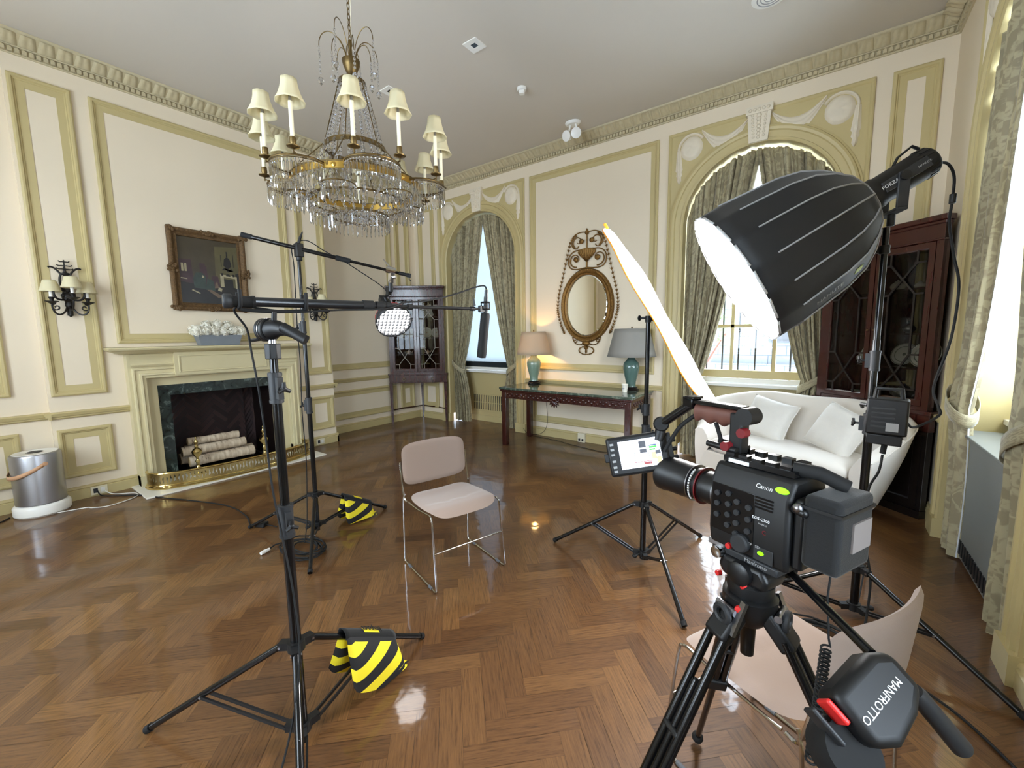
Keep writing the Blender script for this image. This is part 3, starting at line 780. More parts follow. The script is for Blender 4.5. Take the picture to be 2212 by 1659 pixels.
# ------------------------------------------------------------------ fireplace
YM = 1.865
def fireplace():
    o0 = (XA, YM, 0); t = thing('fireplace', 'cream fireplace surround with dark marble slips against the left wall', 'fireplace', o0)
    B = lambda mb, n, m, **k: mb.build(n, m, t, local=o0, **k)
    P = PA; a0, a1 = MJ, MK
    # body: jambs and lintel around the opening in the stone face
    mb = MB()
    for (p, q, z0, z1) in ((a0,1.17,0,1.36),(2*YM-1.17,a1,0,1.36),(1.17,2*YM-1.17,1.115,1.36)): mb.prism([(p,z0),(q,z0),(q,z1),(p,z1)], P, 0, 0.12)
    B(mb, 'surround', 'mantel_stone', smooth=0)
    pr = [(0,0.12),(0,0.135),(0.008,0.145),(0.02,0.145),(0.026,0.135),(0.055,0.135),(0.06,0.150),(0.075,0.152),(0.080,0.140),(0.105,0.138),(0.110,0.115),(0.112,0.06)]
    y0 = 1.165-0.112
    mb = MB().strip([((y0,0.12),(1,0)),((y0,1.22),(1,-1)),((2*YM-y0,1.22),(-1,-1)),((2*YM-y0,0.12),(-1,0))], pr, P)
    for s0, s1 in ((a0,1.17),(2*YM-1.17,a1)): mb.prism([(s0,0),(s1,0),(s1,0.12),(s0,0.12)], P, 0, 0.155)
    B(mb, 'architrave', 'mantel_stone', smooth=25)
    # plain flat slip, dark marble slip
    mb = MB()
    for (p, q, z0, z1) in ((1.165,1.255,0,1.117),(2*YM-1.255,2*YM-1.165,0,1.117),(1.255,2*YM-1.255,1.025,1.117)): mb.prism([(p,z0),(q,z0),(q,z1),(p,z1)], P, 0, 0.062)
    B(mb, 'inner_slip', 'mantel_stone', smooth=0)
    mb = MB()
    for (p, q, z0, z1) in ((1.255,1.357,0.02,1.025),(2*YM-1.357,2*YM-1.255,0.02,1.025),(1.357,2*YM-1.357,0.915,1.025)): mb.prism([(p,z0),(q,z0),(q,z1),(p,z1)], P, 0, 0.056)
    B(mb, 'marble_slip', 'green_marble', smooth=0)
    # frieze mouldings, centre tablet and shelf
    mb = MB()
    for s0, s1 in ((a0+0.02,1.40),(2*YM-1.40,a1-0.02)):
        mb.strip([((s0,1.235),(0,1)),((s1,1.235),(0,1))], [(0,0.12),(0,0.14),(0.015,0.148),(0.03,0.138),(0.075,0.138),(0.095,0.148),(0.12,0.16),(0.13,0.14)], P)
    B(mb, 'frieze', 'mantel_stone', smooth=30)
    mb = MB().prism([(1.395,1.128),(2*YM-1.395,1.128),(2*YM-1.395,1.365),(1.395,1.365)], P, 0.1, 0.165)
    mb.frame(1.43, 2*YM-1.43, 1.155, 1.335, [(0,0.165),(0.004,0.172),(0.010,0.172),(0.014,0.160),(0.02,0.166)], P)
    B(mb, 'tablet', 'mantel_stone', smooth=25)
    sh = [(1.36,0.12),(1.365,0.165),(1.375,0.175),(1.385,0.205),(1.392,0.215),(1.402,0.235),(1.418,0.242),(1.428,0.235),(1.430,0.0)]
    pts = []
    ext = lambda w_: w_-0.12
    mb = MB(); vs_ = []
    for z, w_ in sh:
        e = max(0, ext(w_))+0.02
        vs_ += [P(a0-e,z,0), P(a0-e,z,w_), P(a1+e,z,w_), P(a1+e,z,0)]
    fs = [(i*4+j,i*4+j+1,(i+1)*4+j+1,(i+1)*4+j) for i in range(len(sh)-1) for j in range(3)]
    mb.add(vs_, fs); mb.add([P(a0-0.13,1.430,0),P(a0-0.13,1.430,0.235),P(a1+0.13,1.430,0.235),P(a1+0.13,1.430,0)],[(0,1,2,3)])
    B(mb, 'shelf', 'mantel_stone', smooth=30)
    # firebox lined with herringbone brick
    a, b_, h, D = 1.357, 2*YM-1.357, 0.915, 0.50
    def brick(mb, O, U, Vv, wd, ht):
        O, U, Vv = V(O), V(U), V(Vv); nrm = U.cross(Vv); r = random.Random(2)
        L, W_ = 0.20, 0.05; px, py = L/sqrt(2), W_*sqrt(2)
        for c in range(-1, int(wd/px)+2):
            for k in range(-4, int(ht/py)+4):
                e = V((1,1)) if c % 2 == 0 else V((1,-1)); e = e/sqrt(2); n_ = V((-e.y,e.x))
                ct = V(((c+0.5)*px, k*py+(0 if c%2==0 else py/2)))
                q = [ct-e*(L/2-.003)-n_*(W_/2-.003), ct+e*(L/2-.003)-n_*(W_/2-.003), ct+e*(L/2-.003)+n_*(W_/2-.003), ct-e*(L/2-.003)+n_*(W_/2-.003)]
                q = [V((min(max(p.x,0),wd), min(max(p.y,0),ht))) for p in q]
                mb.add([O+U*p.x+Vv*p.y+nrm*0.004 for p in q], [(0,1,2,3)], tone=r.random())
    mb = MB(); y0b, y1b = a+0.12, b_-0.12; x1, x0 = XA, XA-D
    mb.add([(x0,y0b,0),(x0,y1b,0),(x0,y1b,h),(x0,y0b,h)],[(0,1,2,3)]); mb.add([(x0,y0b,0),(x1+0.05,a,0),(x1+0.05,a,h),(x0,y0b,h)],[(0,1,2,3)])
    mb.add([(x0,y1b,0),(x1+0.05,b_,0),(x1+0.05,b_,h),(x0,y1b,h)],[(0,1,2,3)]); mb.add([(x0,y0b,h),(x1+.05,a,h),(x1+.05,b_,h),(x0,y1b,h)],[(0,1,2,3)])
    mb.add([(x0,y0b,0.012),(x1+.05,a,0.012),(x1+.05,b_,0.012),(x0,y1b,0.012)],[(0,1,2,3)])
    B(mb, 'firebox', 'ebony', smooth=0)
    mb = MB(); brick(mb, (x0,y0b,0), (0,1,0), (0,0,1), y1b-y0b, h)
    sd = V((x1-x0, a-y0b, 0)); brick(mb, (x1,a,0), -sd.normalized(), (0,0,1), sd.length, h)
    sd = V((x1-x0, b_-y1b, 0)); brick(mb, (x0,y1b,0), sd.normalized(), (0,0,1), sd.length, h)
    B(mb, 'brick_lining', 'fire_brick', smooth=0)
fireplace()
hz = MB().bx(XA+0.001, -5.055, 0.97, 2.76, 0.0, 0.014).build('hearth_slab', 'white_stone', bevel=0.003)
tag(hz, 'white stone hearth slab on the floor under the brass fender', 'hearth')

def fender():
    o0 = (-5.2, YM, 0.014); t = thing('fire_fender', 'pierced brass fender curving around the hearth', 'fender', o0)
    half = [(-5.455,1.075),(-5.40,1.06),(-5.30,1.075),(-5.22,1.14),(-5.165,1.27),(-5.13,1.42),(-5.10,1.57),(-5.09,1.72),(-5.088,YM)]
    path = [(x,y) for x,y in half]+[(x,2*YM-y) for x,y in half[-2::-1]]
    path = [(p.x,p.y) for p in spline([(x,y,0) for x,y in path], 8)]
    n = len(path)
    # pierced band: sheet with leaf-shaped holes
    mb = MB(); z0, z1 = 0.055, 0.165; cell = []
    L = [0]
    for p, q in zip(path, path[1:]): L.append(L[-1]+sqrt((p[0]-q[0])**2+(p[1]-q[1])**2))
    def at(s_):
        for i in range(n-1):
            if L[i+1] >= s_: f = (s_-L[i])/max(1e-9, L[i+1]-L[i]); return (path[i][0]+(path[i+1][0]-path[i][0])*f, path[i][1]+(path[i+1][1]-path[i][1])*f)
        return path[-1]
    k = 64; ds = L[-1]/k
    for i in range(k):
        s0 = i*ds; wv = 0.35+0.25*((i*7)%5)/5
        outer = [(0,0),(.25,0),(.5,0),(.75,0),(1,0),(1,.33),(1,.66),(1,1),(.75,1),(.5,1),(.25,1),(0,1),(0,.66),(0,.33)]
        inner = []
        for j, (u, v_) in enumerate(outer):
            an = math.atan2(v_-0.5, u-0.5); rr = 0.25+0.12*cos(3*an+i*1.3); inner.append((0.5+rr*cos(an)*0.95, 0.5+rr*sin(an)*1.05))
        m = len(outer)
        vs_ = []
        for u, v_ in outer+inner:
            x, y = at(s0+u*ds); vs_.append((x, y, z0+(z1-z0)*v_))
        mb.add(vs_, [(j,(j+1)%m,m+(j+1)%m,m+j) for j in range(m)])
    mb.build('pierced_band', 'brass', t, local=o0, smooth=0, solid=0.003)
    for nm, z, r in (('top_rail',0.172,0.011),('lower_rail',0.050,0.008)):
        mb = MB().tube([(x,y,z) for x,y in path], r, 8); mb.build(nm, 'brass_polished', t, local=o0)
    mb = MB().strip([((x,y),(0,0)) for x,y in path], [(0,0)], lambda s,z,w:(s,z,w))
    mb = MB(); vs_ = []; prof = [(0.0,0.014),(0.022,0.014),(0.024,0.024),(0.014,0.030),(0.012,0.044),(0.004,0.050),(-0.006,0.050)]
    for i, (x, y) in enumerate(path):
        a, b_ = path[max(0,i-1)], path[min(n-1,i+1)]; d = V((b_[0]-a[0],b_[1]-a[1])).normalized(); nn = V((d.y,-d.x))
        for u, z in prof: vs_.append((x+nn.x*u, y+nn.y*u, z))
    k = len(prof); mb.add(vs_, [(i*k+j,(i+1)*k+j,(i+1)*k+j+1,i*k+j+1) for i in range(n-1) for j in range(k-1)])
    mb.build('base_moulding', 'brass_polished', t, local=o0, smooth=30)
fender()
def andiron(y, label, g):
    t = thing('andiron', label, 'andiron', (-5.50, y, 0.012), 0, g)
    mb = MB().lathe([(0.0,0.0),(0.05,0.0),(0.05,0.02),(0.03,0.03),(0.022,0.06),(0.03,0.075),(0.018,0.09),(0.016,0.13),(0.026,0.15),(0.014,0.165),(0.014,0.19),(0.045,0.235),(0.05,0.26),(0.035,0.285),(0.014,0.30),(0.018,0.315),(0.010,0.33),(0.016,0.345),(0.02,0.365),(0.012,0.385),(0.006,0.395),(0.010,0.41),(0.0,0.435)], n=18)
    mb.build('finial_post', 'brass_polished', t)
    MB().tube([(0,0,0.075),(-0.1,0,0.07),(-0.34,0,0.07),(-0.35,0,0.0)], 0.012).build('log_bar', 'wrought_iron', t)
    MB().bx(-0.035,0.035,-0.07,0.07,0.0,0.02).build('foot', 'brass_polished', t, bevel=0.005)
andiron(1.52, 'left brass andiron with urn finial in front of the birch logs', 'brass andirons')
andiron(2.21, 'right brass andiron with urn finial at the end of the birch logs', 'brass andirons')
def log(p0, p1, r, label):
    p0, p1 = V(p0), V(p1); o0 = (p0+p1)/2; t = thing('birch_log', label, 'log', o0, 0, 'birch logs in the fireplace')
    d = (p1-p0); k = 9; rr = random.Random(int(p0.y*1000)+int(p0.z*777))
    MB().tube([p0+d*i/k+V((rr.uniform(-1,1),0,rr.uniform(-1,1)))*0.004 for i in range(k+1)], [r*(1+rr.uniform(-.05,.05)) for i in range(k+1)], 16, cap=False).build('bark', 'birch_bark', t, local=o0)
    u = d.normalized()*0.002; m = MB(); m.cyl(p0-u, p0+u, r*0.97, n=16); m.cyl(p1-u, p1+u, r*0.97, n=16); m.build('cut_end', 'cut_wood', t, local=o0)
log((-5.64,1.48,0.135),(-5.58,2.12,0.145),0.055,'thick birch log at the front of the bottom row in the fireplace')
log((-5.78,1.44,0.14),(-5.72,2.16,0.145),0.05,'birch log behind the front one in the bottom row')
log((-5.90,1.46,0.14),(-5.88,2.10,0.14),0.05,'birch log at the back of the bottom row in the fireplace')
log((-5.70,1.44,0.245),(-5.66,2.06,0.25),0.055,'birch log lying across the second row of the pile')
log((-5.82,1.50,0.24),(-5.80,2.02,0.245),0.05,'birch log at the back of the second row')
log((-5.78,1.52,0.335),(-5.73,2.02,0.335),0.045,'thin birch log on top of the pile in the fireplace')

# ------------------------------------------------------------------ on the mantel and the left wall
def flower_box():
    o0 = (-5.50, 1.83, 1.430); t = thing('flower_box', 'grey zinc trough of white hydrangeas on the mantel shelf', 'planter', o0)
    mb = MB(); a, b_ = 0.185, 0.215; vs_ = []
    for s_, h, w_ in ((a,0,0.055),(b_,0.115,0.075),(b_-0.006,0.115,0.069),(a-0.006,0.02,0.05)):
        vs_ += [(-w_,-s_,h),(w_,-s_,h),(w_,s_,h),(-w_,s_,h)]
    mb.add(vs_, [(0,1,2,3)]+[(i*4+j,i*4+(j+1)%4,(i+1)*4+(j+1)%4,(i+1)*4+j) for i in range(3) for j in range(4)]+[(12,13,14,15)])
    mb.build('trough', 'zinc', t, smooth=0)
    r = random.Random(4)
    heads = [(x, y, z) for y in (-0.21,-0.13,-0.045,0.045,0.13,0.21) for x, z in ((0.045,0.155),(-0.04,0.165))]+[(0,-0.1,0.215),(0,0.0,0.225),(0,0.1,0.215)]
    for hx, hy, hz in heads:
        mb = MB()
        for i in range(120):
            a, u = r.uniform(0,2*pi), r.uniform(-0.8,1); q = sqrt(1-u*u); d = V((q*cos(a), q*sin(a), u)); p = V((hx,hy,hz))+d*0.052*r.uniform(.80,1.16)
            e = d.orthogonal().normalized(); f = d.cross(e); k = r.uniform(.010,.015)
            rot = r.uniform(0, pi)
            e, f = e*cos(rot)+f*sin(rot), f*cos(rot)-e*sin(rot)
            for s_ in range(4):
                g = [e,f,-e,-f][s_]; h2 = [f,-e,-f,e][s_]
                mb.add([p, p+(g*0.8+h2*0.1)*k+d*0.003, p+(g*1.1+h2*0.6)*k+d*0.006, p+(g*0.4+h2*0.8)*k+d*0.003], [(0,1,2,3)])
        mb.ball((hx,hy,hz), 0.036, 10); mb.build('flower_head', 'petal_white', t, smooth=0)
flower_box()

def painting():
    y0, y1, z0, z1 = 1.465, 2.227, 1.803, 2.697; o0 = (XA, (y0+y1)/2, z0)
    t = thing('framed_painting', 'dark interior painting in a carved gilt frame above the mantel', 'painting', o0)
    P = lambda s, z, w: (w, s-(y0+y1)/2, z-z0)
    mb = MB().frame(y0+0.012,y1-0.012,z0+0.012,z1-0.012,[(0,0.0),(0,0.035),(0.015,0.05),(0.03,0.052),(0.045,0.042),(0.055,0.03),(0.068,0.026),(0.072,0.032),(0.08,0.03),(0.085,0.012)], P)
    mb.build('frame', 'gilt_dark', t, smooth=25)
    orn = MB(); r = random.Random(1)
    def run_(a, b_, n):
        for i in range(n+1):
            f = i/n; s_, z = a[0]+(b_[0]-a[0])*f, a[1]+(b_[1]-a[1])*f; big = 1.5 if i in (0,n) else (1.25 if abs(f-0.5) < 0.06 else 0.8)
            orn.ball(P(s_, z, 0.044), 0.017*big*r.uniform(.85,1.15), 8, (0.7, 1.15, 1.0))
            if big > 1:
                for q in range(5): orn.ball(P(s_+r.uniform(-.04,.04), z+r.uniform(-.018,.018), 0.05), 0.013*big, 7, (0.7,1,1))
    e = 0.034
    run_((y0+e,z0+e),(y1-e,z0+e),26); run_((y0+e,z1-e),(y1-e,z1-e),26); run_((y0+e,z0+e),(y0+e,z1-e),30); run_((y1-e,z0+e),(y1-e,z1-e),30)
    orn.build('carved_leaves', 'gilt_dark', t, smooth=60)
    a, b_, c, d = y0+0.09, y1-0.09, z0+0.09, z1-0.09
    cv = MB(); cv.prism([(a-.01,c-.01),(b_+.01,c-.01),(b_+.01,d+.01),(a-.01,d+.01)], P, 0.002, 0.012); cv.build('canvas', 'paint_ground', t, smooth=0)
    W_, H_ = b_-a, d-c
    def patch(name, m, polys, w_):
        q = MB()
        for i, po in enumerate(polys): q.add([P(a+W_*x, c+H_*z, w_+0.0002*i) for x, z in po], [tuple(range(len(po)))])
        return q.build(name, m, t, smooth=0)
    patch('painted_wall', 'paint_wall', [[(.58,.30),(1,.26),(1,.93),(.60,.90)]], 0.0130)
    patch('painted_floor', 'paint_dark', [[(0,0),(1,0),(1,.26),(.75,.30),(.35,.28),(0,.33)],[(.93,.26),(1,.26),(1,.52),(.93,.5)],[(.72,.28),(.88,.27),(.88,.40),(.72,.41)]], 0.0134)
    patch('painted_shadows', 'paint_plum', [[(0,.33),(.22,.30),(.20,.66),(0,.66)],[(.30,.30),(.46,.28),(.44,.58),(.34,.60)],[(.50,.26),(.66,.25),(.62,.44),(.52,.44)],[(.33,.50),(.42,.50),(.42,.62),(.33,.62)]], 0.0138)
    patch('painted_figures', 'paint_green', [[(.22,.24),(.40,.23),(.42,.42),(.36,.48),(.26,.47),(.21,.38)],[(.40,.22),(.56,.21),(.54,.36),(.44,.40)]], 0.0143)
    patch('painted_rug', 'paint_rug', [[(.42,.22),(.50,.22),(.70,.12),(.60,.10)],[(.55,.25),(.62,.26),(.60,.36),(.57,.33)]], 0.0147)
    patch('painted_lights', 'paint_light', [[(.04,.48),(.075,.48),(.075,.60),(.04,.60)],[(.09,.48),(.125,.48),(.125,.60),(.09,.60)],[(.02,.37),(.12,.36),(.12,.375),(.02,.385)],[(.17,.20),(.30,.15),(.31,.165),(.19,.215)],[(.68,.28),(.72,.28),(.72,.44),(.92,.42),(.92,.26),(.95,.26),(.95,.455),(.66,.48),(.66,.28)],[(.60,.22),(.66,.20),(.68,.25),(.62,.27)],[(.35,.40),(.39,.40),(.39,.43),(.36,.44)]], 0.0151)
    patch('painted_ornament', 'paint_dark', [[(.73,.62),(.80,.56),(.87,.62),(.85,.72),(.80,.76),(.75,.72)],[(.70,.55),(.90,.54),(.86,.58),(.80,.52),(.74,.585)],[(.79,.76),(.81,.76),(.81,.84),(.79,.84)],[(.69,.60),(.70,.60),(.70,.78),(.69,.78)],[(.90,.60),(.91,.60),(.91,.80),(.90,.80)],[(.68,.46),(.71,.46),(.72,.50),(.68,.50)],[(.76,.455),(.84,.45),(.82,.49),(.77,.49)],[(.88,.45),(.91,.45),(.91,.49),(.87,.49)]], 0.0151)
painting()

def scroll(c, r0, r1, turns, a0, P, n=28, s_=1):
    o = []
    for i in range(n+1):
        f = i/n; r = r0+(r1-r0)*f; a = a0+s_*turns*2*pi*f; o.append(P(c[0]+r*cos(a), c[1]+r*sin(a)))
    return o
def shade(mb, z0, z1, r0, r1, c=(0,0), n=24, bell=0.0, flute=0.0, nf=0):
    prof = []
    for i in range(9):
        f = i/8; prof.append((r0+(r1-r0)*(f if not bell else f**(1-bell)), z0+(z1-z0)*f))
    mb.shell(prof, (c[0],c[1],0), n, flute=flute, nf=nf)
def sconce(y, label):
    t = thing('wall_sconce', label, 'sconce', (XA+0.004, y, 1.90), 0, 'wall sconces flanking the fireplace')
    P = lambda s, z, w=0.03: (w, s, z)
    bk = MB(); bk.tube([P(0,-0.17,0.02),P(0,0.05,0.02),P(0,0.2,0.018),P(0,0.27,0.016)], [0.02,0.03,0.014,0.008], 10)
    bk.ball((0.03,0,0.0), 0.045, 12, (0.8,1,1.2)); bk.ball((0.03,0,-0.07), 0.03, 10, (0.8,1,1.6)); bk.ball((0.03,0,-0.16), 0.014, 8, (1,1,1.6))
    for i in range(6): bk.ball((0.05,0.035*cos(i*pi/3),0.01+0.035*sin(i*pi/3)), 0.016, 7)
    bk.build('backplate', 'wrought_iron', t)
    fin = MB()
    for z, l in ((0.245,0.055),(0.275,0.05),(0.31,0.035)):
        for s_ in (-1,1): fin.tube(bez(P(0,z),P(s_*l*.4,z+0.012),P(s_*l*.7,z-0.01),P(s_*l,z+0.012),6), 0.005, 6)
    fin.tube([P(0,0.2),P(0,0.33)], 0.005, 6); fin.ball(P(0,0.205), 0.03, 10, (.5,1.1,.5))
    for s_ in (-1,1): fin.tube(bez(P(s_*0.03,-0.0),P(s_*0.02,0.10),P(s_*0.06,0.12),P(s_*0.03,0.2),8)+bez(P(s_*0.03,0.2),P(s_*0.05,0.24),P(s_*0.08,0.275),P(s_*0.105,0.255),8), 0.008, 8)
    fin.build('crest', 'wrought_iron', t)
    for s_, w_, yy, zc in ((-1,0.10,-0.115,-0.02),(1,0.10,0.115,-0.02),(0,0.19,0.01,0.015)):
        a = MB(); c0 = P(yy*0.1,-0.05,0.03); c1 = P(yy, zc-0.03, w_)
        if s_: a.tube(bez(c0,P(yy*.2,-0.20,w_*.6),P(yy*1.15,-0.20,w_),c1,14), 0.007, 8); a.tube(scroll((yy*0.78,-0.10),0.032,0.006,1.3,pi/2,lambda u,z:P(u,z,w_*.95),20,-s_), 0.006, 7); a.tube(bez(P(yy*.1,-0.02),P(yy*.6,-0.05,w_),P(yy*.9,-0.02,w_),P(yy*.85,0.05,w_),8), 0.009, 7)
        else: a.tube(bez(c0,P(0,-0.17,0.08),P(0.01,-0.13,w_),c1,12), 0.007, 8)
        a.lathe([(0.0,-0.022),(0.012,-0.02),(0.045,0.0),(0.046,0.004),(0.012,0.003),(0.014,0.02),(0.022,0.036),(0.016,0.04)], (c1[0],c1[1],c1[2]), 16)
        am = a.build('arm', 'wrought_iron', t)
        k = MB().cyl((c1[0],c1[1],c1[2]+0.04),(c1[0],c1[1],c1[2]+0.115),0.0125,n=12); k.build('candle_sleeve', 'white_gloss', am)
        sh = MB(); shade(sh, c1[2]+0.085, c1[2]+0.185, 0.072, 0.040, (c1[0],c1[1]), 24, 0.12, 0.03, 8); sh.build('lamp_shade', 'shade_cream', am, solid=0.002)
sconce(0.70, 'wrought-iron three-light sconce on the narrow panel beside the air purifier')
sconce(3.03, 'wrought-iron three-light sconce partly hidden behind the light stands')

def purifier():
    t = thing('air_purifier', 'silver cylindrical air purifier with a tan strap on the floor by the left wall', 'air purifier', (-5.475, 0.355, 0))
    MB().lathe([(0,0),(0.165,0.0),(0.178,0.015),(0.178,0.075),(0.165,0.095),(0.15,0.10),(0,0.10)], n=36).build('base', 'white_gloss', t)
    MB().lathe([(0.14,0.10),(0.157,0.105),(0.157,0.52),(0.152,0.535),(0.14,0.54)], n=40).build('body', 'aluminium_brushed', t)
    MB().lathe([(0,0.536),(0.05,0.536),(0.06,0.543),(0.138,0.543),(0.140,0.538),(0.14,0.53)], n=40).build('lid', 'white_gloss', t)
    MB().lathe([(0,0.535),(0.048,0.5435),(0.046,0.546),(0,0.546)], n=24).build('air_outlet', 'dark_grey', t)
    st = MB(); az = rad(-78)
    def fs(u, v_):
        a = az + (u-0.5)*pi*1.02
        p = V((cos(a), sin(a), 0))*(0.160+0.016*sin(pi*u)); z = 0.455-0.10*sin(pi*u)+(v_-0.5)*0.034
        return (p.x, p.y, z)
    st.grid(fs, 24, 2); st.build('strap', 'tan_leather', t, solid=0.004)
    for s_ in (-1,1):
        a = az+s_*pi*.51; k = MB().cyl((0.154*cos(a),0.154*sin(a),0.455),(0.168*cos(a),0.168*sin(a),0.455),0.016,n=12); k.build('strap_stud', 'tan_leather', t)
purifier()
def outlet(name, loc, rz, label, plugs=()):
    t = thing(name, label, 'outlet', loc, rz)
    MB().bx(-0.06,0.06,-0.006,0.0,-0.04,0.04).build('plate', 'outlet_ivory', t, bevel=0.002)
    for s_ in (-0.025,0.025): MB().bx(s_-0.016,s_+0.016,-0.008,-0.005,-0.022,0.022).build('socket', 'white_gloss' if s_ > 0 else 'dark_grey', t, bevel=0.001)
    return t
outlet('wall_outlet', (XA+0.023, 0.735, 0.055), pi/2, 'ivory double outlet in the baseboard beside the air purifier')
outlet('wall_outlet', (XA+0.023, 2.98, 0.055), pi/2, 'ivory outlet in the baseboard right of the fireplace')
def cable(name, pts, r, m, label, n=8, cat='cable'):
    o0 = V(pts[0]); o0.z = 0
    o = MB().tube(spline(pts, n), r, 7).build(name, m, None, local=o0); tag(o, label, cat); return o
cable('power_cable', [(-5.31,0.42,0.006),(-5.28,0.52,0.006),(-5.25,0.60,0.006),(-5.20,0.63,0.006),(-5.14,0.73,0.006),(-5.22,0.92,0.006),(-5.36,0.95,0.006),(-5.50,0.82,0.008),(-5.57,0.765,0.045)], 0.0045, 'white_cable', 'white power cable looping from the air purifier to the outlet')
cable('power_cable', [(-5.58,0.72,0.05),(-5.53,0.74,0.01),(-5.42,0.82,0.007),(-5.26,0.95,0.007),(-4.95,1.08,0.007),(-4.55,1.25,0.007),(-4.20,1.36,0.007),(-3.85,1.36,0.007),(-3.62,1.30,0.008)], 0.0055, 'black_rubber', 'black power cable running along the floor in front of the hearth')
cable('power_cable', [(-5.52,0.06,0.006),(-5.44,0.02,0.006),(-5.42,0.10,0.006),(-5.50,0.16,0.006)], 0.006, 'black_rubber', 'short black cable on the floor left of the air purifier')
ad = thing('power_adapter', 'small black power adapter on the floor left of the coiled cable', 'adapter', (-3.55, 1.36, 0.0), 0.5)
MB().bx(-0.04,0.04,-0.03,0.03,0.0,0.035).build('case', 'black_plastic', ad, bevel=0.005)
MB().tube([(0.04,0,0.015),(0.07,0.0,0.012),(0.14,-0.01,0.005)], 0.004, 6).build('lead', 'black_rubber', ad)
# ------------------------------------------------------------------ curtains
def curtain(P, c, side, label, tie_z=0.98, tie_w=0.21, foot_w=0.36, wb=-0.10, seed=0, trim=False):
    """one damask panel hanging in the arch, drawn to `side` (-1/+1 along the wall) by a tieback"""
    r = random.Random(seed); Rr = RAD_-0.012; nf = 8
    ph = [r.uniform(0,6.28) for _ in range(6)]
    def width(z, zt):
        if z >= tie_z:
            f = min(1, (z-tie_z)/(3.35-tie_z)); return tie_w+(Rr+0.02-tie_w)*(f**0.80)
        f = (tie_z-z)/tie_z; return tie_w+(foot_w-tie_w)*(1-(1-f)**2)
    jamb = c+side*Rr
    def top(u):
        x = Rr*(1-u); return SPR+sqrt(max(0, Rr*Rr-x*x))-0.01
    def fn(u, v_):
        zt = top(u); z = 0.012+v_*(zt-0.012)
        W_ = width(z, zt)
        fl = 0.5+0.5*min(1, abs(z-tie_z)/0.5); sq = u+0.035*sin(2*pi*nf*u*0.5+ph[0])
        amp = (0.030+0.014*sin(5*u+ph[1]))*(0.55+0.45*min(1,abs(z-tie_z)/0.45))
        w_ = wb+amp*sin(2*pi*nf*sq+ph[2]+0.5*sin(1.3*z+ph[3]))+0.012*sin(2*pi*nf*2.3*u+ph[4]+z)
        if z < tie_z+0.5: w_ += 0.045*math.exp(-((z-tie_z)/0.28)**2)*sin(pi*u)
        gather = 0.008*sin(2*pi*nf*2*sq+ph[5])
        if z < 0.3: gather += 0.01*sin(2*pi*3*u+ph[1])*(1-z/0.3)
        return P(jamb-side*(W_*u+gather), z, w_)
    o0 = V(P(jamb, 0, wb)); t = thing('curtain', label, 'curtain', o0, 0, None)
    MB().grid(fn, 110, 60, uvf=lambda u, v_: (u*1.45, v_*3.3)).build('drape', 'damask', t, local=o0, smooth=75)
    if trim:
        e = MB().grid(lambda u, v_: tuple(V(fn(0.985+0.02*u, v_))+V(P(0,0,0.008))-V(P(0,0,0))), 3, 60); e.build('fringe', 'white_cloth', t, local=o0, smooth=60)
    tb = MB(); hk = V(P(jamb, tie_z+0.08, wb-0.02))
    def tf(u, v_):
        a = 2*pi*u; x = tie_w*0.5+(tie_w*0.5+0.030)*cos(a); y = 0.075*sin(a)
        return P(jamb-side*x, tie_z+0.07-0.16*(x/tie_w)*0.9+(v_-0.5)*0.085, wb+0.015+y)
    tb.grid(tf, 40, 4, cu=True).build('tieback', 'damask', t, local=o0, smooth=60, solid=0.006)
    return t
curtain(PB, WB[0], -1, 'damask curtain drawn left beside the near side of the glass corner cabinet with floral china', seed=1)
curtain(PB, WB[0], 1, 'damask curtain drawn right behind the left end of the marble-topped table', seed=2)
curtain(PB, WB[1], -1, 'damask curtain behind the big white reflector, left half of the clear window', seed=3)
curtain(PB, WB[1], 1, 'damask curtain with its tieback showing beside the dark china cabinet behind the softbox', seed=4)
curtain(PC, WC[0], 1, 'full-length damask curtain on the right wall next to the dark china cabinet', seed=5, tie_w=0.26, foot_w=0.34, tie_z=1.0, wb=-0.03, trim=True)
curtain(PC, WC[0], -1, 'damask curtain at the very right edge, beyond the grey radiator cover', seed=6, wb=-0.03)

for s_, sd in ((-1,7),(1,8)):  # unseen curtains added to cut the light through the fourth window
    curtain(PC, WC[1], s_, 'damask curtain added to dim the unseen fill window beside the viewer, %s half' % ('near' if s_ < 0 else 'far'), seed=sd)

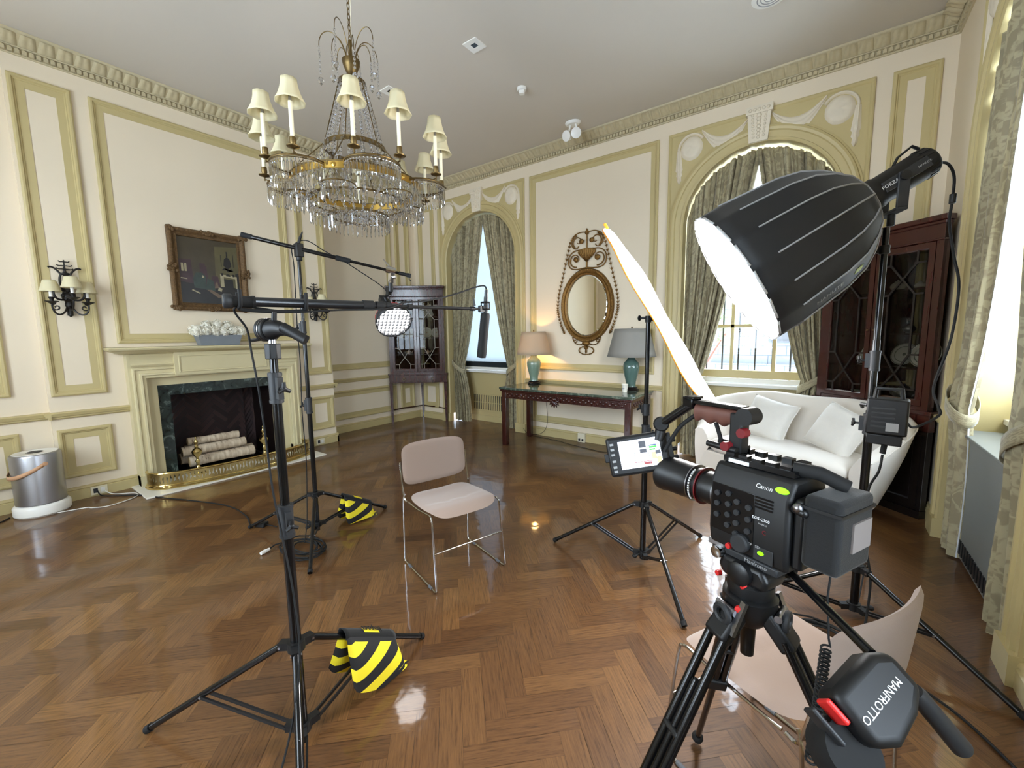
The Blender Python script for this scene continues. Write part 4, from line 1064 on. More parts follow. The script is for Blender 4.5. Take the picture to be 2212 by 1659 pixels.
# ------------------------------------------------------------------ corner cabinets and their china
def corner_cabinet(loc, rz, label, solid_base=False, bold=False):
    t = thing('corner_cabinet', label, 'cabinet', loc, rz)
    def poly(w_, f=0.0, d=0.54): return [(-w_,f),(w_,f),(w_,0.06),(0.02,d),(-0.02,d),(-w_,0.06)]
    up = lambda s, z, w: (s, z, w)
    mh = 'mahogany'
    # stand
    st = MB(); st.prism(poly(0.505,-0.02,0.56), up, 0.835, 0.865); st.prism(poly(0.49,0.0,0.55), up, 0.70, 0.835)
    st.build('stand', mh, t, bevel=0.004, smooth=0)
    dr = MB(); dr.bx(-0.40,0.40,-0.012,0.0,0.72,0.825); d_ = dr.build('drawer', mh, t, bevel=0.003, smooth=0)
    for s_ in (-0.24,0.24):
        k = MB().tube([(s_+0.022*cos(a*pi/8),-0.022,0.765+0.022*sin(a*pi/8)) for a in range(16)], 0.004, 6, closed=True); k.cyl((s_,-0.012,0.79),(s_,-0.022,0.79),0.008); k.build('ring_pull', 'antique_brass', d_)
    if solid_base:
        b_ = MB().prism(poly(0.485,0.004,0.55), up, 0.06, 0.70); b_.build('cupboard_base', 'ebony', t, bevel=0.004, smooth=0)
        for s_ in (-0.235,0.235):
            dd = MB().frame(s_-0.22,s_+0.22,0.09,0.67,[(0,-0.0),(0,0.012),(0.05,0.012),(0.06,0.004),(0.06,-0.0)], lambda s,z,w:(s,-w+0.004,z)); dd.build('cupboard_door', 'ebony', t, smooth=0)
        b_ = MB().prism(poly(0.49,-0.01,0.55), up, 0.0, 0.06); b_.build('plinth', 'ebony', t, smooth=0)
    else:
        for p in ((-0.465,0.025),(0.465,0.025),(0.0,0.515)):
            l = MB(); a, b_ = 0.028, 0.016
            l.add([(p[0]+sx*q,p[1]+sy*q,z) for z, q in ((0.70,a),(0.0,b_)) for sx,sy in ((-1,-1),(1,-1),(1,1),(-1,1))], [(0,1,2,3),(4,5,6,7)]+[(j,(j+1)%4,4+(j+1)%4,4+j) for j in range(4)])
            l.build('leg', mh, t, smooth=0)
        s_ = MB(); pts = [(-0.465,0.025),(-0.30,0.26),(-0.15,0.36),(0,0.515),(0.15,0.36),(0.30,0.26),(0.465,0.025)]
        s_.tube(spline([(x,y,0.225) for x, y in pts[:4]],6), 0.011, 6); s_.tube(spline([(x,y,0.225) for x, y in pts[3:]],6), 0.011, 6); s_.build('stretcher', mh, t)
    # upper case
    w_ = 0.468; z0, z1 = 0.865, 2.30
    cs = MB()
    for s_ in (-1,1):
        cs.prism([(s_*w_,0.0),(s_*w_,0.06),(s_*0.02,0.53),(s_*0.02,0.515),(s_*(w_-0.015),0.05),(s_*(w_-0.015),0.0)], up, z0, z1)
        cs.prism([(s_*w_,-0.002),(s_*w_,0.03),(s_*(w_-0.045),0.03),(s_*(w_-0.045),-0.002)], up, z0, z1)
    cs.prism(poly(w_,0.002,0.53), up, z0, z0+0.03); cs.prism(poly(w_,0.0,0.53), up, 2.17, z1)
    cs.build('case', mh, t, smooth=0)
    co = MB(); co.prism(poly(w_+0.012,-0.015,0.54), up, 2.28, 2.305); co.prism(poly(w_+0.025,-0.03,0.55), up, 2.305, 2.345); co.prism(poly(w_+0.008,-0.01,0.54), up, 2.16, 2.175)
    co.build('cornice', mh, t, bevel=0.006, smooth=0)
    shz = (1.19, 1.47, 1.83)
    for z in shz: MB().prism(poly(w_-0.03,0.05,0.48), up, z-0.012, z).build('shelf', 'mahogany', t, smooth=0)
    for s_ in (-1,1):
        x0, x1 = (-0.42,-0.004) if s_ < 0 else (0.004,0.42)
        PD_ = lambda s, z, w: (s, -w, z)
        d = MB().frame(x0,x1,0.90,2.155,[(0,-0.02),(0,0.006),(0.040,0.006),(0.050,-0.004),(0.050,-0.02)], PD_).build('door', mh, t, smooth=0)
        g = MB().add([(x0+.04,0.012,0.93),(x1-.04,0.012,0.93),(x1-.04,0.012,2.12),(x0+.04,0.012,2.12)], [(0,1,2,3)]).build('door_glass', 'cabinet_glass', d, smooth=0)
        mu = MB(); a0, a1 = x0+0.05, x1-0.05; xm = (a0+a1)/2; rr = 0.007 if bold else 0.0045
        def bar(*pp):
            for p, q in zip(pp, pp[1:]): mu.obox((p[0],0.0,p[1]),(q[0],0.0,q[1]),rr*2,rr*1.5,(0,1,0))
        L_, R_ = a0+(a1-a0)*.2, a1-(a1-a0)*.2
        bar((L_,2.11),(L_,2.02),(xm,1.90),(R_,1.78),(R_,1.30),(xm,1.14),(L_,1.02),(L_,0.94)); bar((R_,2.11),(R_,2.02),(xm,1.90),(L_,1.78),(L_,1.30),(xm,1.14),(R_,1.02),(R_,0.94))
        for z in (2.02,1.78,1.30,1.02): bar((a0,z),(L_,z)); bar((R_,z),(a1,z))
        mu.build('muntins', 'ebony' if bold else 'lead_came', d, smooth=0)
        k = MB().lathe([(0,0),(0.008,0.0),(0.006,0.012),(0,0.014)], (-s_*0.0+(x1-.02 if s_<0 else x0+.02),-0.006,1.5), 10, (0,-1,0)); k.build('knob', 'antique_brass', d)
    m = M4.Translation(V(loc)) @ M4.Rotation(rz,4,'Z')
    return t, m, shz
def plate(m, x, y, z, r_, label, band='porcelain_band', grp=None):
    p = m @ V((x,y,z)); rz = m.to_euler().z
    t = thing('plate', label, 'plate', p, rz, grp)
    ax = V((0,-1,0.32))
    c = V((0,0,r_*0.95))
    MB().lathe([(0,0),(r_*.6,0.0),(r_*.66,0.006),(r_*.97,0.014),(r_,0.017),(r_*.97,0.020),(r_*.66,0.010),(0,0.006)], c, 28, ax).build('dish', 'porcelain', t)
    q = MB()
    for a0, a1 in ((.66,.71),(.90,.95)): q.shell([(r_*a0,0.0125+ (a0-.66)*.026),(r_*a1,0.0135+(a1-.66)*.026)], c, 28, ax)
    q.shell([(0.0005,0.0068),(r_*.2,0.0068)], c, 12, ax); q.build('painted_band', band, t)
def pot(m, x, y, z, s_, label, material='porcelain_floral', spout=True):
    p = m @ V((x,y,z)); t = thing('teapot' if spout else 'jar', label, 'teapot' if spout else 'jar', p, m.to_euler().z)
    MB().lathe([(0,0),(.45*s_,0),(.42*s_,.08*s_),(.8*s_,.4*s_),(.9*s_,.75*s_),(.75*s_,1.1*s_),(.45*s_,1.3*s_),(.42*s_,1.36*s_)], n=18).build('body', material, t)
    MB().lathe([(.44*s_,1.36*s_),(.3*s_,1.5*s_),(.08*s_,1.58*s_),(.12*s_,1.68*s_),(0,1.76*s_)], n=14).build('lid', material, t)
    if spout:
        MB().tube(bez((.8*s_,0,.6*s_),(1.3*s_,0,.6*s_),(1.2*s_,0,1.2*s_),(1.55*s_,0,1.3*s_),8), [.2*s_*(1-.06*i) for i in range(9)], 8).build('spout', material, t)
        MB().tube(bez((-.75*s_,0,1.1*s_),(-1.5*s_,0,1.3*s_),(-1.5*s_,0,.5*s_),(-.82*s_,0,.5*s_),10), .09*s_, 7).build('handle', material, t)
def glass(m, x, y, z, label):
    t = thing('wine_glass', label, 'glass', m @ V((x,y,z)), 0, 'glasses on the top shelf of the corner cabinet')
    MB().lathe([(0,0),(.03,0),(.004,.01),(.004,.07),(.028,.11),(.03,.16),(.027,.16),(.025,.11),(0,.08)], n=12).build('bowl', 'porcelain', t)
c1, m1, sh1 = corner_cabinet((-5.615,4.795,0), rad(40.9), 'tall glazed corner cabinet on slender legs left of the frosted window')
for x, z, r_, lb in ((0.20,1.83,0.115,'large plate standing on the top shelf behind the right door of the legged corner cabinet'),(0.14,1.47,0.095,'plate standing on the middle shelf, nearer the centre post of the legged corner cabinet'),(0.32,1.47,0.09,'plate standing on the middle shelf at the right side of the legged corner cabinet'),(-0.14,1.47,0.085,'plate standing on the middle shelf behind the left door of the legged corner cabinet'),(-0.28,1.47,0.075,'small plate half hidden behind the little gridded lamp')):
    plate(m1, x, 0.17 if abs(x) > .25 else 0.28, z, r_, lb, 'porcelain_floral')
pot(m1, 0.16,0.16,1.19,0.045,'small floral teapot behind the right door of the legged corner cabinet')
pot(m1,-0.16,0.16,1.19,0.045,'small floral teapot behind the left door of the legged corner cabinet')
for i, x in enumerate((-0.32,-0.26,-0.20,-0.14,-0.08)): glass(m1, x, 0.15+0.04*(i%2), 1.83, 'row of stemmed glasses on the top shelf of the legged corner cabinet')
c2, m2, sh2 = corner_cabinet((0.305,4.795,0), rad(-40.9), 'dark mahogany china cabinet with geometric glazing in the far right corner behind the sofa', True, True)
plate(m2,-0.20,0.26,1.19,0.11,'round white plate behind the left door of the dark china cabinet', grp=None)
plate(m2, 0.07,0.30,1.19,0.10,'white plate right of the centre post in the dark china cabinet, crossed by a stand')
plate(m2, 0.33,0.15,1.19,0.11,'white plate leaning at the right-hand side of the dark china cabinet')
pot(m2, 0.16,0.2,0.895,0.085,'silver-grey lidded tureen at the bottom right of the dark china cabinet','steel')
pot(m2,-0.02,0.28,1.83,0.06,'white jar on the top shelf by the centre post of the dark china cabinet','porcelain',False)
pot(m2, 0.15,0.28,1.83,0.045,'low white jar on the top shelf behind the right door of the dark china cabinet','porcelain',False)
pot(m2, 0.12,0.25,1.47,0.05,'small dark pot on the middle shelf of the dark china cabinet','steel',False)
bxo = thing('trinket_box', 'small pale box on the floor of the dark china cabinet behind the left door', 'box', m2 @ V((-0.17,0.13,0.895)), rad(-40.9))
MB().bx(-0.04,0.04,-0.03,0.03,0,0.05).build('box_body','porcelain',bxo,bevel=0.004); MB().bx(-0.043,0.043,-0.033,0.033,0.05,0.062).build('lid','porcelain_band',bxo,bevel=0.003)

# ------------------------------------------------------------------ console table, lamps, cup, mirror
def console():
    x0, x1, y0, y1 = -3.52, -1.66, 4.40, 5.11; o0 = ((x0+x1)/2,(y0+y1)/2,0)
    t = thing('console_table', 'long dark wood console table with green marble top under the oval mirror', 'table', o0)
    cx = (x1-x0)/2; cyy = (y1-y0)/2
    MB().bx(-cx,cx,-cyy,cyy,0.772,0.802).build('marble_top','table_marble',t,bevel=0.006)
    MB().bx(-cx+.01,cx-.01,-cyy+.01,cyy-.01,0.745,0.772).build('edge_moulding','mahogany',t,bevel=0.006)
    a = MB()
    for s_ in (-1,1):
        a.bx(-cx+.03,cx-.03,s_*(cyy-.04)-.012,s_*(cyy-.04)+.012,0.655,0.745); a.bx(s_*(cx-.04)-.012,s_*(cx-.04)+.012,-cyy+.03,cyy-.03,0.655,0.745)
    a.build('apron','mahogany',t,smooth=0)
    fr = MB()
    n = 46
    for i in range(n):
        x = -cx+.09+(2*cx-.18)*i/(n-1); fr.ball((x,-cyy+.026,0.70+0.012*(1 if i%2 else -1)),0.014,8,(1.1,.5,1.2))
    for i in range(16):
        y = -cyy+.09+(2*cyy-.18)*i/15; fr.ball((cx-.026,y,0.70+0.012*(1 if i%2 else -1)),0.014,8,(.5,1.1,1.2))
    fr.bx(-cx+.03,cx-.03,-cyy+.022,-cyy+.03,0.728,0.738); fr.bx(-cx+.03,cx-.03,-cyy+.022,-cyy+.03,0.658,0.668)
    fr.build('fretwork','mahogany',t,smooth=50)
    for sx in (-1,1):
        for sy in (-1,1):
            l = MB(); l.bx(sx*(cx-.06)-.036,sx*(cx-.06)+.036,sy*(cyy-.06)-.036,sy*(cyy-.06)+.036,0,0.745); l.build('leg','mahogany',t,bevel=0.006)
    m = MB()
    for i in range(7):
        an = rad(-90+(i-3)*26); m.tube([(-0.06,-cyy+.02,0.69),(-0.06+.045*cos(an),-cyy+.0,0.69+.05*sin(an)),(-0.06+.085*cos(an),-cyy+.005,0.69+.095*sin(an))],[.016,.02,.004],8)
    m.ball((-0.06,-cyy+.01,0.70),0.032,10); m.build('carved_shell','mahogany',t,smooth=60)
console()
def table_lamp(loc, label, rt, rb, z0, z1, shm, vm, pleat, lit):
    t = thing('table_lamp', label, 'lamp', loc, 0)
    MB().lathe([(0,0.0),(.085,0),(.09,.02),(.075,.03),(.08,.045),(0,.045)],n=24).build('stand','ebony',t)
    for i in range(3):
        a = i*2*pi/3+.5; MB().ball((.08*cos(a),.08*sin(a),0.012),.016,8,(1,1,.8)).build('foot','ebony',t)
    MB().lathe([(0,.045),(.062,.045),(.058,.07),(.062,.11),(.083,.19),(.098,.26),(.10,.30),(.086,.345),(.058,.37),(.045,.39),(.044,.43),(.05,.44),(.0,.44)],n=36).build('vase',vm,t)
    sh = MB(); n = 96 if pleat else 48
    prof = [(rb+(rt-rb)*i/6, z0+(z1-z0)*i/6) for i in range(7)]
    sh.shell(prof,(0,0,0),n,flute=0.012 if pleat else 0.004,nf=pleat or 36)
    s_ = sh.build('lamp_shade',shm,t,smooth=180,solid=0.002)
    e = MB(); e.tube([(rb*cos(a*pi/24),rb*sin(a*pi/24),z0) for a in range(48)],0.004,6,closed=True); e.tube([(rt*cos(a*pi/24),rt*sin(a*pi/24),z1) for a in range(48)],0.004,6,closed=True); e.build('shade_trim',shm,s_)
    h = MB(); zt = z1-.01
    for s2 in (-1,1): h.tube(bez((0,0,.47),(s2*.09,0,.5),(s2*.09,0,zt-.03),(0,0,zt),12),0.003,6)
    h.cyl((0,0,.44),(0,0,.50),0.014); h.build('harp','antique_brass',t)
    for a in (0,2*pi/3,4*pi/3): MB().cyl((0,0,zt),(rt*cos(a),rt*sin(a),z1-.005),0.002,n=6).build('spider','antique_brass',t)
    MB().lathe([(0,zt),(.008,zt),(.006,zt+.012),(.011,zt+.025),(.004,zt+.04),(0,zt+.042)],n=12).build('finial','antique_brass',t)
    MB().ball((0,0,.54),.026,12,(1,1,1.3)).build('bulb','lamp_bulb' if lit else 'bulb_dark',t)
    return t
table_lamp((-3.32,4.96,0.802),'lit celadon vase lamp with glowing pleated beige shade at the left end of the console',0.168,0.240,0.42,0.735,'shade_beige','celadon',48,True)
table_lamp((-1.90,4.98,0.802),'unlit dark green vase lamp with wide grey shade at the right end of the console',0.205,0.288,0.42,0.75,'shade_grey','celadon_dark',0,False)
cu = thing('paper_cup','white paper cup on the console in front of the grey-shaded lamp','cup',(-1.905,4.80,0.802))
MB().lathe([(0,0),(.028,0),(.038,.09),(.040,.092),(.038,.095),(.036,.09),(.026,.004),(0,.004)],n=24).build('cup_wall','paper_cup',cu)
MB().grid(lambda u,v_:(0.0335*cos(rad(-125)+u*rad(50)),0.0335*sin(rad(-125)+u*rad(50)),.035+v_*.03),8,2).build('printed_mark','text_grey',cu)
cable('lamp_cord',[(-3.34,5.05,0.80),(-3.30,5.15,0.76),(-3.24,5.16,0.5),(-3.22,5.15,0.2),(-3.30,5.12,0.05),(-3.50,5.08,0.02),(-3.62,5.10,0.09)],0.003,'black_rubber','thin dark lamp cord hanging behind the console table at its left end',8,'cord')
cable('floor_cord',[(-3.42,5.06,0.006),(-3.0,5.02,0.006),(-2.7,4.93,0.006),(-2.45,4.88,0.006),(-2.2,4.84,0.006),(-1.95,4.90,0.006),(-1.6,4.92,0.006)],0.0035,'black_rubber','dark cord lying on the floor under the console along the baseboard',8,'cord')
ob = thing('floor_outlet_box','white outlet box on the baseboard under the console table','outlet',(-2.66,5.175,0.0))
MB().bx(-.055,.055,-.035,0.02,0.0,.125).build('housing','outlet_ivory',ob,bevel=.004)
for s_ in (-.025,.025): MB().bx(s_-.012,s_+.012,-.05,-.033,.02,.05).build('plug','black_plastic',ob,bevel=.003)

def mirror():
    cx, cz = -2.612, 1.878; o0 = (cx, YB, cz); t = thing('oval_mirror','oval gilt mirror with scrolled crest hanging above the console','mirror',o0)
    a, b_ = 0.318, 0.42
    P = lambda s, z, w=0.02: (s, -w, z)
    mb = MB(); n = 64; prof = [(-0.012,0.012),(-0.012,0.034),(0.004,0.042),(0.012,0.034),(0.022,0.03),(0.040,0.045),(0.058,0.045),(0.070,0.030),(0.072,0.0)]
    vs_ = [P((a+u)*cos(2*pi*i/n),(b_+u)*sin(2*pi*i/n),w_) for i in range(n) for u, w_ in prof]; k = len(prof)
    mb.add(vs_,[(i*k+j,((i+1)%n)*k+j,((i+1)%n)*k+j+1,i*k+j+1) for i in range(n) for j in range(k-1)]); mb.build('frame','gilt',t,smooth=40)
    be = MB()
    for i in range(90): an = 2*pi*i/90; be.ball(P((a+.049)*cos(an),(b_+.049)*sin(an),.046),.009,6)
    be.build('beading','gilt',t)
    g = MB().add([P(a*cos(2*pi*i/n),b_*sin(2*pi*i/n),.018) for i in range(n)],[tuple(range(n))]); gg = g.build('mirror_glass','mirror_glass',t,smooth=0)
    bv = MB().add([P((a-.0)*cos(2*pi*i/n),(b_-.0)*sin(2*pi*i/n),.017) for i in range(n)]+[P((a-.028)*cos(2*pi*i/n),(b_-.028)*sin(2*pi*i/n),.0215) for i in range(n)],[(i,(i+1)%n,n+(i+1)%n,n+i) for i in range(n)]); bv.build('bevelled_edge','mirror_glass',t,smooth=0)
    cr = MB(); top = b_+.07
    def vol(c, r0, turns, a0, s_, th=.009): cr.tube(scroll(c,r0,.012,turns,a0,lambda u,z:P(u,z,.022),26,s_),[th*(1-.5*i/26) for i in range(27)],7)
    for s_ in (-1,1):
        vol((s_*.165,.615),.10,1.25,rad(-100) if s_>0 else rad(280),s_*1); vol((s_*.13,.845),.085,1.05,rad(-60) if s_>0 else rad(240),s_*1)
        cr.tube(bez(P(0,.50),P(s_*.1,.49),P(s_*.2,.47),P(s_*.25,.52),8)+bez(P(s_*.25,.52),P(s_*.3,.58),P(s_*.29,.70),P(s_*.18,.73),8)+bez(P(s_*.18,.73),P(s_*.10,.75),P(s_*.06,.72),P(s_*.03,.66),8),.008,7)
        cr.tube(bez(P(0,.95),P(s_*.12,.99),P(s_*.26,.94),P(s_*.22,.80),10)+bez(P(s_*.22,.80),P(s_*.18,.74),P(s_*.14,.75),P(s_*.12,.79),6),.007,7)
        for z in (.845,.62): cr.ball(P(s_*.075 if z > .7 else s_*.16,z,.03),.036,10,(1,.5,.9))
    cr.tube([P(0,.49),P(0,.58)],[.012,.012]); cr.tube([P(0,.74),P(0,.95)],.009)
    cr.lathe([(.006,.0),(.02,.01),(.03,.03),(.012,.06),(0,.09)],P(0,.92,.022),12); cr.build('crest_scrolls','gilt',t,smooth=60)
    urn = MB().grid(lambda u,v_: P((0.012+.125*sin(pi*.5*min(1,v_*1.15))**1.3*(1 if v_<.8 else 1-(v_-.8)*1.2))*(2*u-1), .575+.17*v_, .02+.035*sin(pi*u)*(.4+.6*v_)+.004*cos(18*pi*u)),37,10); urn.build('shell_urn','gilt',t,smooth=60)
    for s_ in (-1,1):                                # husk garlands down both sides
        gl = MB(); path = spline([P(s_*.16,.93),P(s_*.24,.86),P(s_*.30,.66),P(s_*.36,.42),P(s_*.42,.20),P(s_*.445,0),P(s_*.43,-.12),P(s_*.38,-.28),P(s_*.335,-.37)],8)
        gl.tube(path,.0035,5)
        for i in range(1,len(path)-1,2):
            p = path[i]; d = (path[i+1]-path[i-1]).normalized()
            gl.tube([p-d*.022,p,p+d*.016],[.003,.013,.002],6)
            for q in (-1,1): e = V((d.z*q,0,-d.x*q)); gl.tube([p-d*.01,p-d*.002+e*.012,p-d*.022+e*.024],[.003,.006,.001],5)
        gl.build('garland','gilt',t)
    dr = MB()
    for s_ in (-1,1):
        dr.tube(bez(P(s_*.02,-.50),P(s_*.14,-.56),P(s_*.19,-.50),P(s_*.21,-.42),10),.007,6); dr.tube(scroll((s_*.17,-.47),.03,.006,1,0,lambda u,z:P(u,z),14,s_),.006,6)
    lp = [P(.11*sin(2*pi*i/24),-.545-.06*0-.11*(1-cos(2*pi*i/24))*.5-.0) for i in range(24)]; dr.tube(lp,.004,5,closed=True)
    for i in range(24): dr.ball(lp[i],.010,6,(1,.7,1))
    dr.ball(P(0,-.505,.03),.05,12,(1.2,.6,.7)); dr.lathe([(0,-.12),(.014,-.09),(.01,-.06),(.03,-.04),(.02,-.02),(.008,0)],P(0,-.53,.024),12); dr.build('pendant','gilt',t,smooth=60)
mirror()

# ------------------------------------------------------------------ sofa
def sofa():
    t = thing('sofa','cream camel-back loveseat with sloping arms in front of the dark china cabinet','sofa',(-0.348,4.21,0),rad(-20))
    rim = [(0.71,0.0,0.545),(0.75,0.12,0.585),(0.845,0.31,0.735),(0.82,0.50,0.80),(0.66,0.70,0.845),(0.40,0.79,0.885),(0.0,0.80,0.875)]
    rim = rim+[(-x,y,z) for x,y,z in rim[-2::-1]]
    bas = [(0.70,0.03),(0.70,0.12),(0.69,0.26),(0.66,0.42),(0.55,0.54),(0.34,0.60),(0.0,0.62)]
    bas = bas+[(-x,y) for x,y in bas[-2::-1]]
    inn = [(0.575,0.02),(0.575,0.12),(0.57,0.26),(0.56,0.40),(0.50,0.50),(0.32,0.55),(0.0,0.56)]
    inn = inn+[(-x,y) for x,y in inn[-2::-1]]
    RI = spline(rim,6); BA = spline([(x,y,.13) for x,y in bas],6); IN = spline([(x,y,.36) for x,y in inn],6)
    n = len(RI); mb = MB(); vs_ = []; k = 14
    for i in range(n):
        R_, B_, I_ = RI[i], BA[i], IN[i]; inward = V((I_.x-R_.x, I_.y-R_.y, 0)); inward = inward.normalized() if inward.length > 1e-6 else V((0,-1,0))
        T2 = R_+inward*0.095
        row = [B_]
        for f in (.33,.66,.9): row.append(B_.lerp(R_+V((0,0,-.03)), f)+V((0,0,0))-inward*0.012*sin(pi*f))
        mid = R_.lerp(T2,.5)
        for a in (0,36,72,108,144,180): row.append(mid-inward*.0475*cos(rad(a))+V((0,0,-.03+.034*sin(rad(a)))))
        for f in (.25,.55,.8,1.0): row.append((T2+V((0,0,-.03))).lerp(I_, f)+inward*0.02*sin(pi*f))
        vs_ += row; k = len(row)
    fs = [(i*k+j,(i+1)*k+j,(i+1)*k+j+1,i*k+j+1) for i in range(n-1) for j in range(k-1)]
    fs += [tuple(range(k)), tuple((n-1)*k+j for j in range(k))]
    mb.add(vs_,fs); mb.build('frame_back','sofa_fabric',t,smooth=50)
    w_ = MB()
    for off in (4,):
        w_.tube([V(vs_[i*k+off])+V((0,0,.002)) for i in range(n)],.005,6)
    w_.build('welt','sofa_fabric',t)
    fr = MB(); pts = [(0.69,0.03),(0.69,0.3),(0.5,0.52),(-0.5,0.52),(-0.69,0.3),(-0.69,0.03),(-0.4,-0.005),(0,-0.015),(0.4,-0.005)]
    fr.prism(pts,lambda s,z,w:(s,z,w),0.13,0.33); fr.build('seat_rail','sofa_fabric',t,bevel=.012)
    def cush(cx,cy,cz,lx,ly,lz,M=None,e=.25):
        mb = MB(); mb.T = M
        def fn(u,v_):
            a = 2*pi*u-pi; b2 = pi*v_-pi/2
            f = lambda x,p: math.copysign(abs(x)**p,x)
            return (cx+lx*f(cos(b2),.35)*f(cos(a),e), cy+ly*f(cos(b2),.35)*f(sin(a),e), cz+lz*f(sin(b2),.7))
        return mb.grid(fn,48,16,cu=True)
    cush(0,.26,.40,.575,.29,.085).build('seat_cushion','sofa_fabric',t,smooth=70)
    for x,y in ((.62,.08),(-.62,.08),(.55,.46),(-.55,.46)): MB().cyl((x,y,0),(x,y,.13),.018,.026,n=10).build('leg','ebony',t)
    def pillow(px,py,pz,rx,ry,rz,label,g):
        M_ = M4.Translation(V((-0.348,4.21,0)))@M4.Rotation(rad(-20),4,'Z')
        p = M_@V((px,py,pz)); o = thing('throw_pillow',label,'pillow',p,rad(-20),None); m = M4.Rotation(rz,4,'Z')@M4.Rotation(rx,4,'X')@M4.Rotation(ry,4,'Y')
        r = random.Random(g); mb = MB(); mb.T = m; ph = [r.uniform(0,6) for _ in range(5)]; hh = .205
        def fn(side):
            def q(u,v_):
                x, y = 2*u-1, 2*v_-1; th = .085*((1-x**4)*(1-y**4))**.55
                pin = 1-.07*(1-abs(x)**2)*(abs(y)>.0)*abs(y)**3-.0
                pin2 = 1-.07*(1-abs(y)**2)*abs(x)**3
                wr = .004*sin(9*x+4*y+ph[0])*(abs(x)**2)+.004*sin(11*y-5*x+ph[1])*(abs(y)**2)
                return (x*hh*pin2, side*th+wr, y*hh*pin+hh)
            return q
        mb.grid(fn(-1),20,20); mb.grid(fn(1),20,20); mb.build('cover','cushion_fabric',o,smooth=80)
        ed = MB(); ed.T = m; loopp = []
        for i in range(20): f = i/20*2-1; loopp.append(fn(0)((f+1)/2,0))
        for i in range(20): f = i/20; loopp.append(fn(0)(1,f))
        for i in range(20): f = 1-i/20; loopp.append(fn(0)(f,1))
        for i in range(20): f = 1-i/20; loopp.append(fn(0)(0,f))
        ed.tube(loopp,.005,6,closed=True); ed.build('piping','cushion_fabric',o)
    pillow(-0.27,.36,.47,rad(-24),rad(14),rad(8),'crumpled cream throw pillow at the left end of the white loveseat',1)
    pillow(0.28,.33,.47,rad(-24),rad(18),rad(-14),'cream throw pillow at the right end of the white loveseat',2)
sofa()

# ------------------------------------------------------------------ stacking chairs
def stack_chair(loc, rz, label):
    """taupe upholstered chair on a chrome rod sled frame; local +x is the front"""
    t = thing('stacking_chair', label, 'chair', loc, rz, 'taupe stacking chairs')
    W_, r_ = 0.245, 0.0055
    def side(s_):
        y = s_*W_
        fr = MB(); fr.tube(spline([(-.20,y*.97,.475),(-.215,y,.435),(-.225,y,.30),(-.235,y,.05),(-.228,y,.012),(-.20,y,.006),(.0,y,.006),(.19,y,.006),(.225,y,.012),(.228,y,.04),(.205,y*.985,.25),(.185,y*.97,.42),(.17,y*.965,.446),(.14,y*.96,.450),(0,y*.96,.436),(-.16,y*.96,.434)],5),r_,8); fr.build('side_frame','chrome',t)
        bk = MB(); bk.tube(spline([(-.17,y*.96,.434),(-.20,y*.97,.434),(-.212,y*.985,.46),(-.232,y,.56),(-.250,y*1.0,.68)],6),r_,8); bk.build('back_upright','chrome',t)
        gl = MB()
        for x in (-.15,.15): gl.tube([(x-.02,y,.006),(x+.02,y,.006)],.0085,8)
        gl.build('glide','grey_plastic',t)
    side(-1); side(1)
    MB().cyl((.207,-W_*.985,.235),(.207,W_*.985,.235),r_).build('stretcher','chrome',t)
    def surf(fn, th, name, nu=22, nv=22):
        mb = MB(); vs_ = []
        def pt(u,v_,sd):
            p = V(fn(u,v_)); e = max(abs(2*u-1),abs(2*v_-1)); q = th*.5*(1-e**6)**.5; n_ = V(fn.__dict__['n'](u,v_)); return p+n_*q*sd
        mb.grid(lambda u,v_: pt(u,v_,1),nu,nv); mb.grid(lambda u,v_: pt(u,v_,-1),nu,nv)
        mb.build(name,'taupe_fabric',t,smooth=80)
    def rnd(u,v_,hx,hy,p=5.0):
        x, y = 2*u-1, 2*v_-1
        k = 1/((abs(x)**p+abs(y)**p)**(1/p)) if (abs(x)+abs(y)) > 1e-6 else 1
        m = max(abs(x),abs(y)); return x*k*m*hx if m else 0, y*k*m*hy if m else 0
    def seat(u,v_):
        x, y = rnd(u,v_,.215,.235)
        z = .455-.016*(1-(y/.235)**2)*(1 if x < .05 else .4)+.012*((x+.215)/.43)**2-.035*max(0,(x-.13)/.085)**2+ .022*max(0,(-x-.1)/.115)**2*(1-(y/.235)**2*0)
        return (x*.98+.0, y*(1-.05*(x<0)*abs(x)/.2), z)
    seat.n = lambda u,v_: (0,0,1); surf(seat,.030,'seat')
    def back(u,v_):
        a, h = rnd(u,v_,.235,.135,6.0)
        z = .655+h-.018*(1-(a/.235)**2)*(h<0)*abs(h)/.135
        x = -.238-.10*h-.045*(1-(a/.235)**2)
        return (x, a, z)
    back.n = lambda u,v_: (1,0,.1); surf(back,.030,'backrest')
    return t
stack_chair((-1.885,1.855,0), rad(-16.5), 'taupe stacking chair standing alone in the middle of the room under the microphone')
stack_chair((-0.07,1.52,0), rad(152.9), 'taupe stacking chair in the foreground behind the tripod legs')
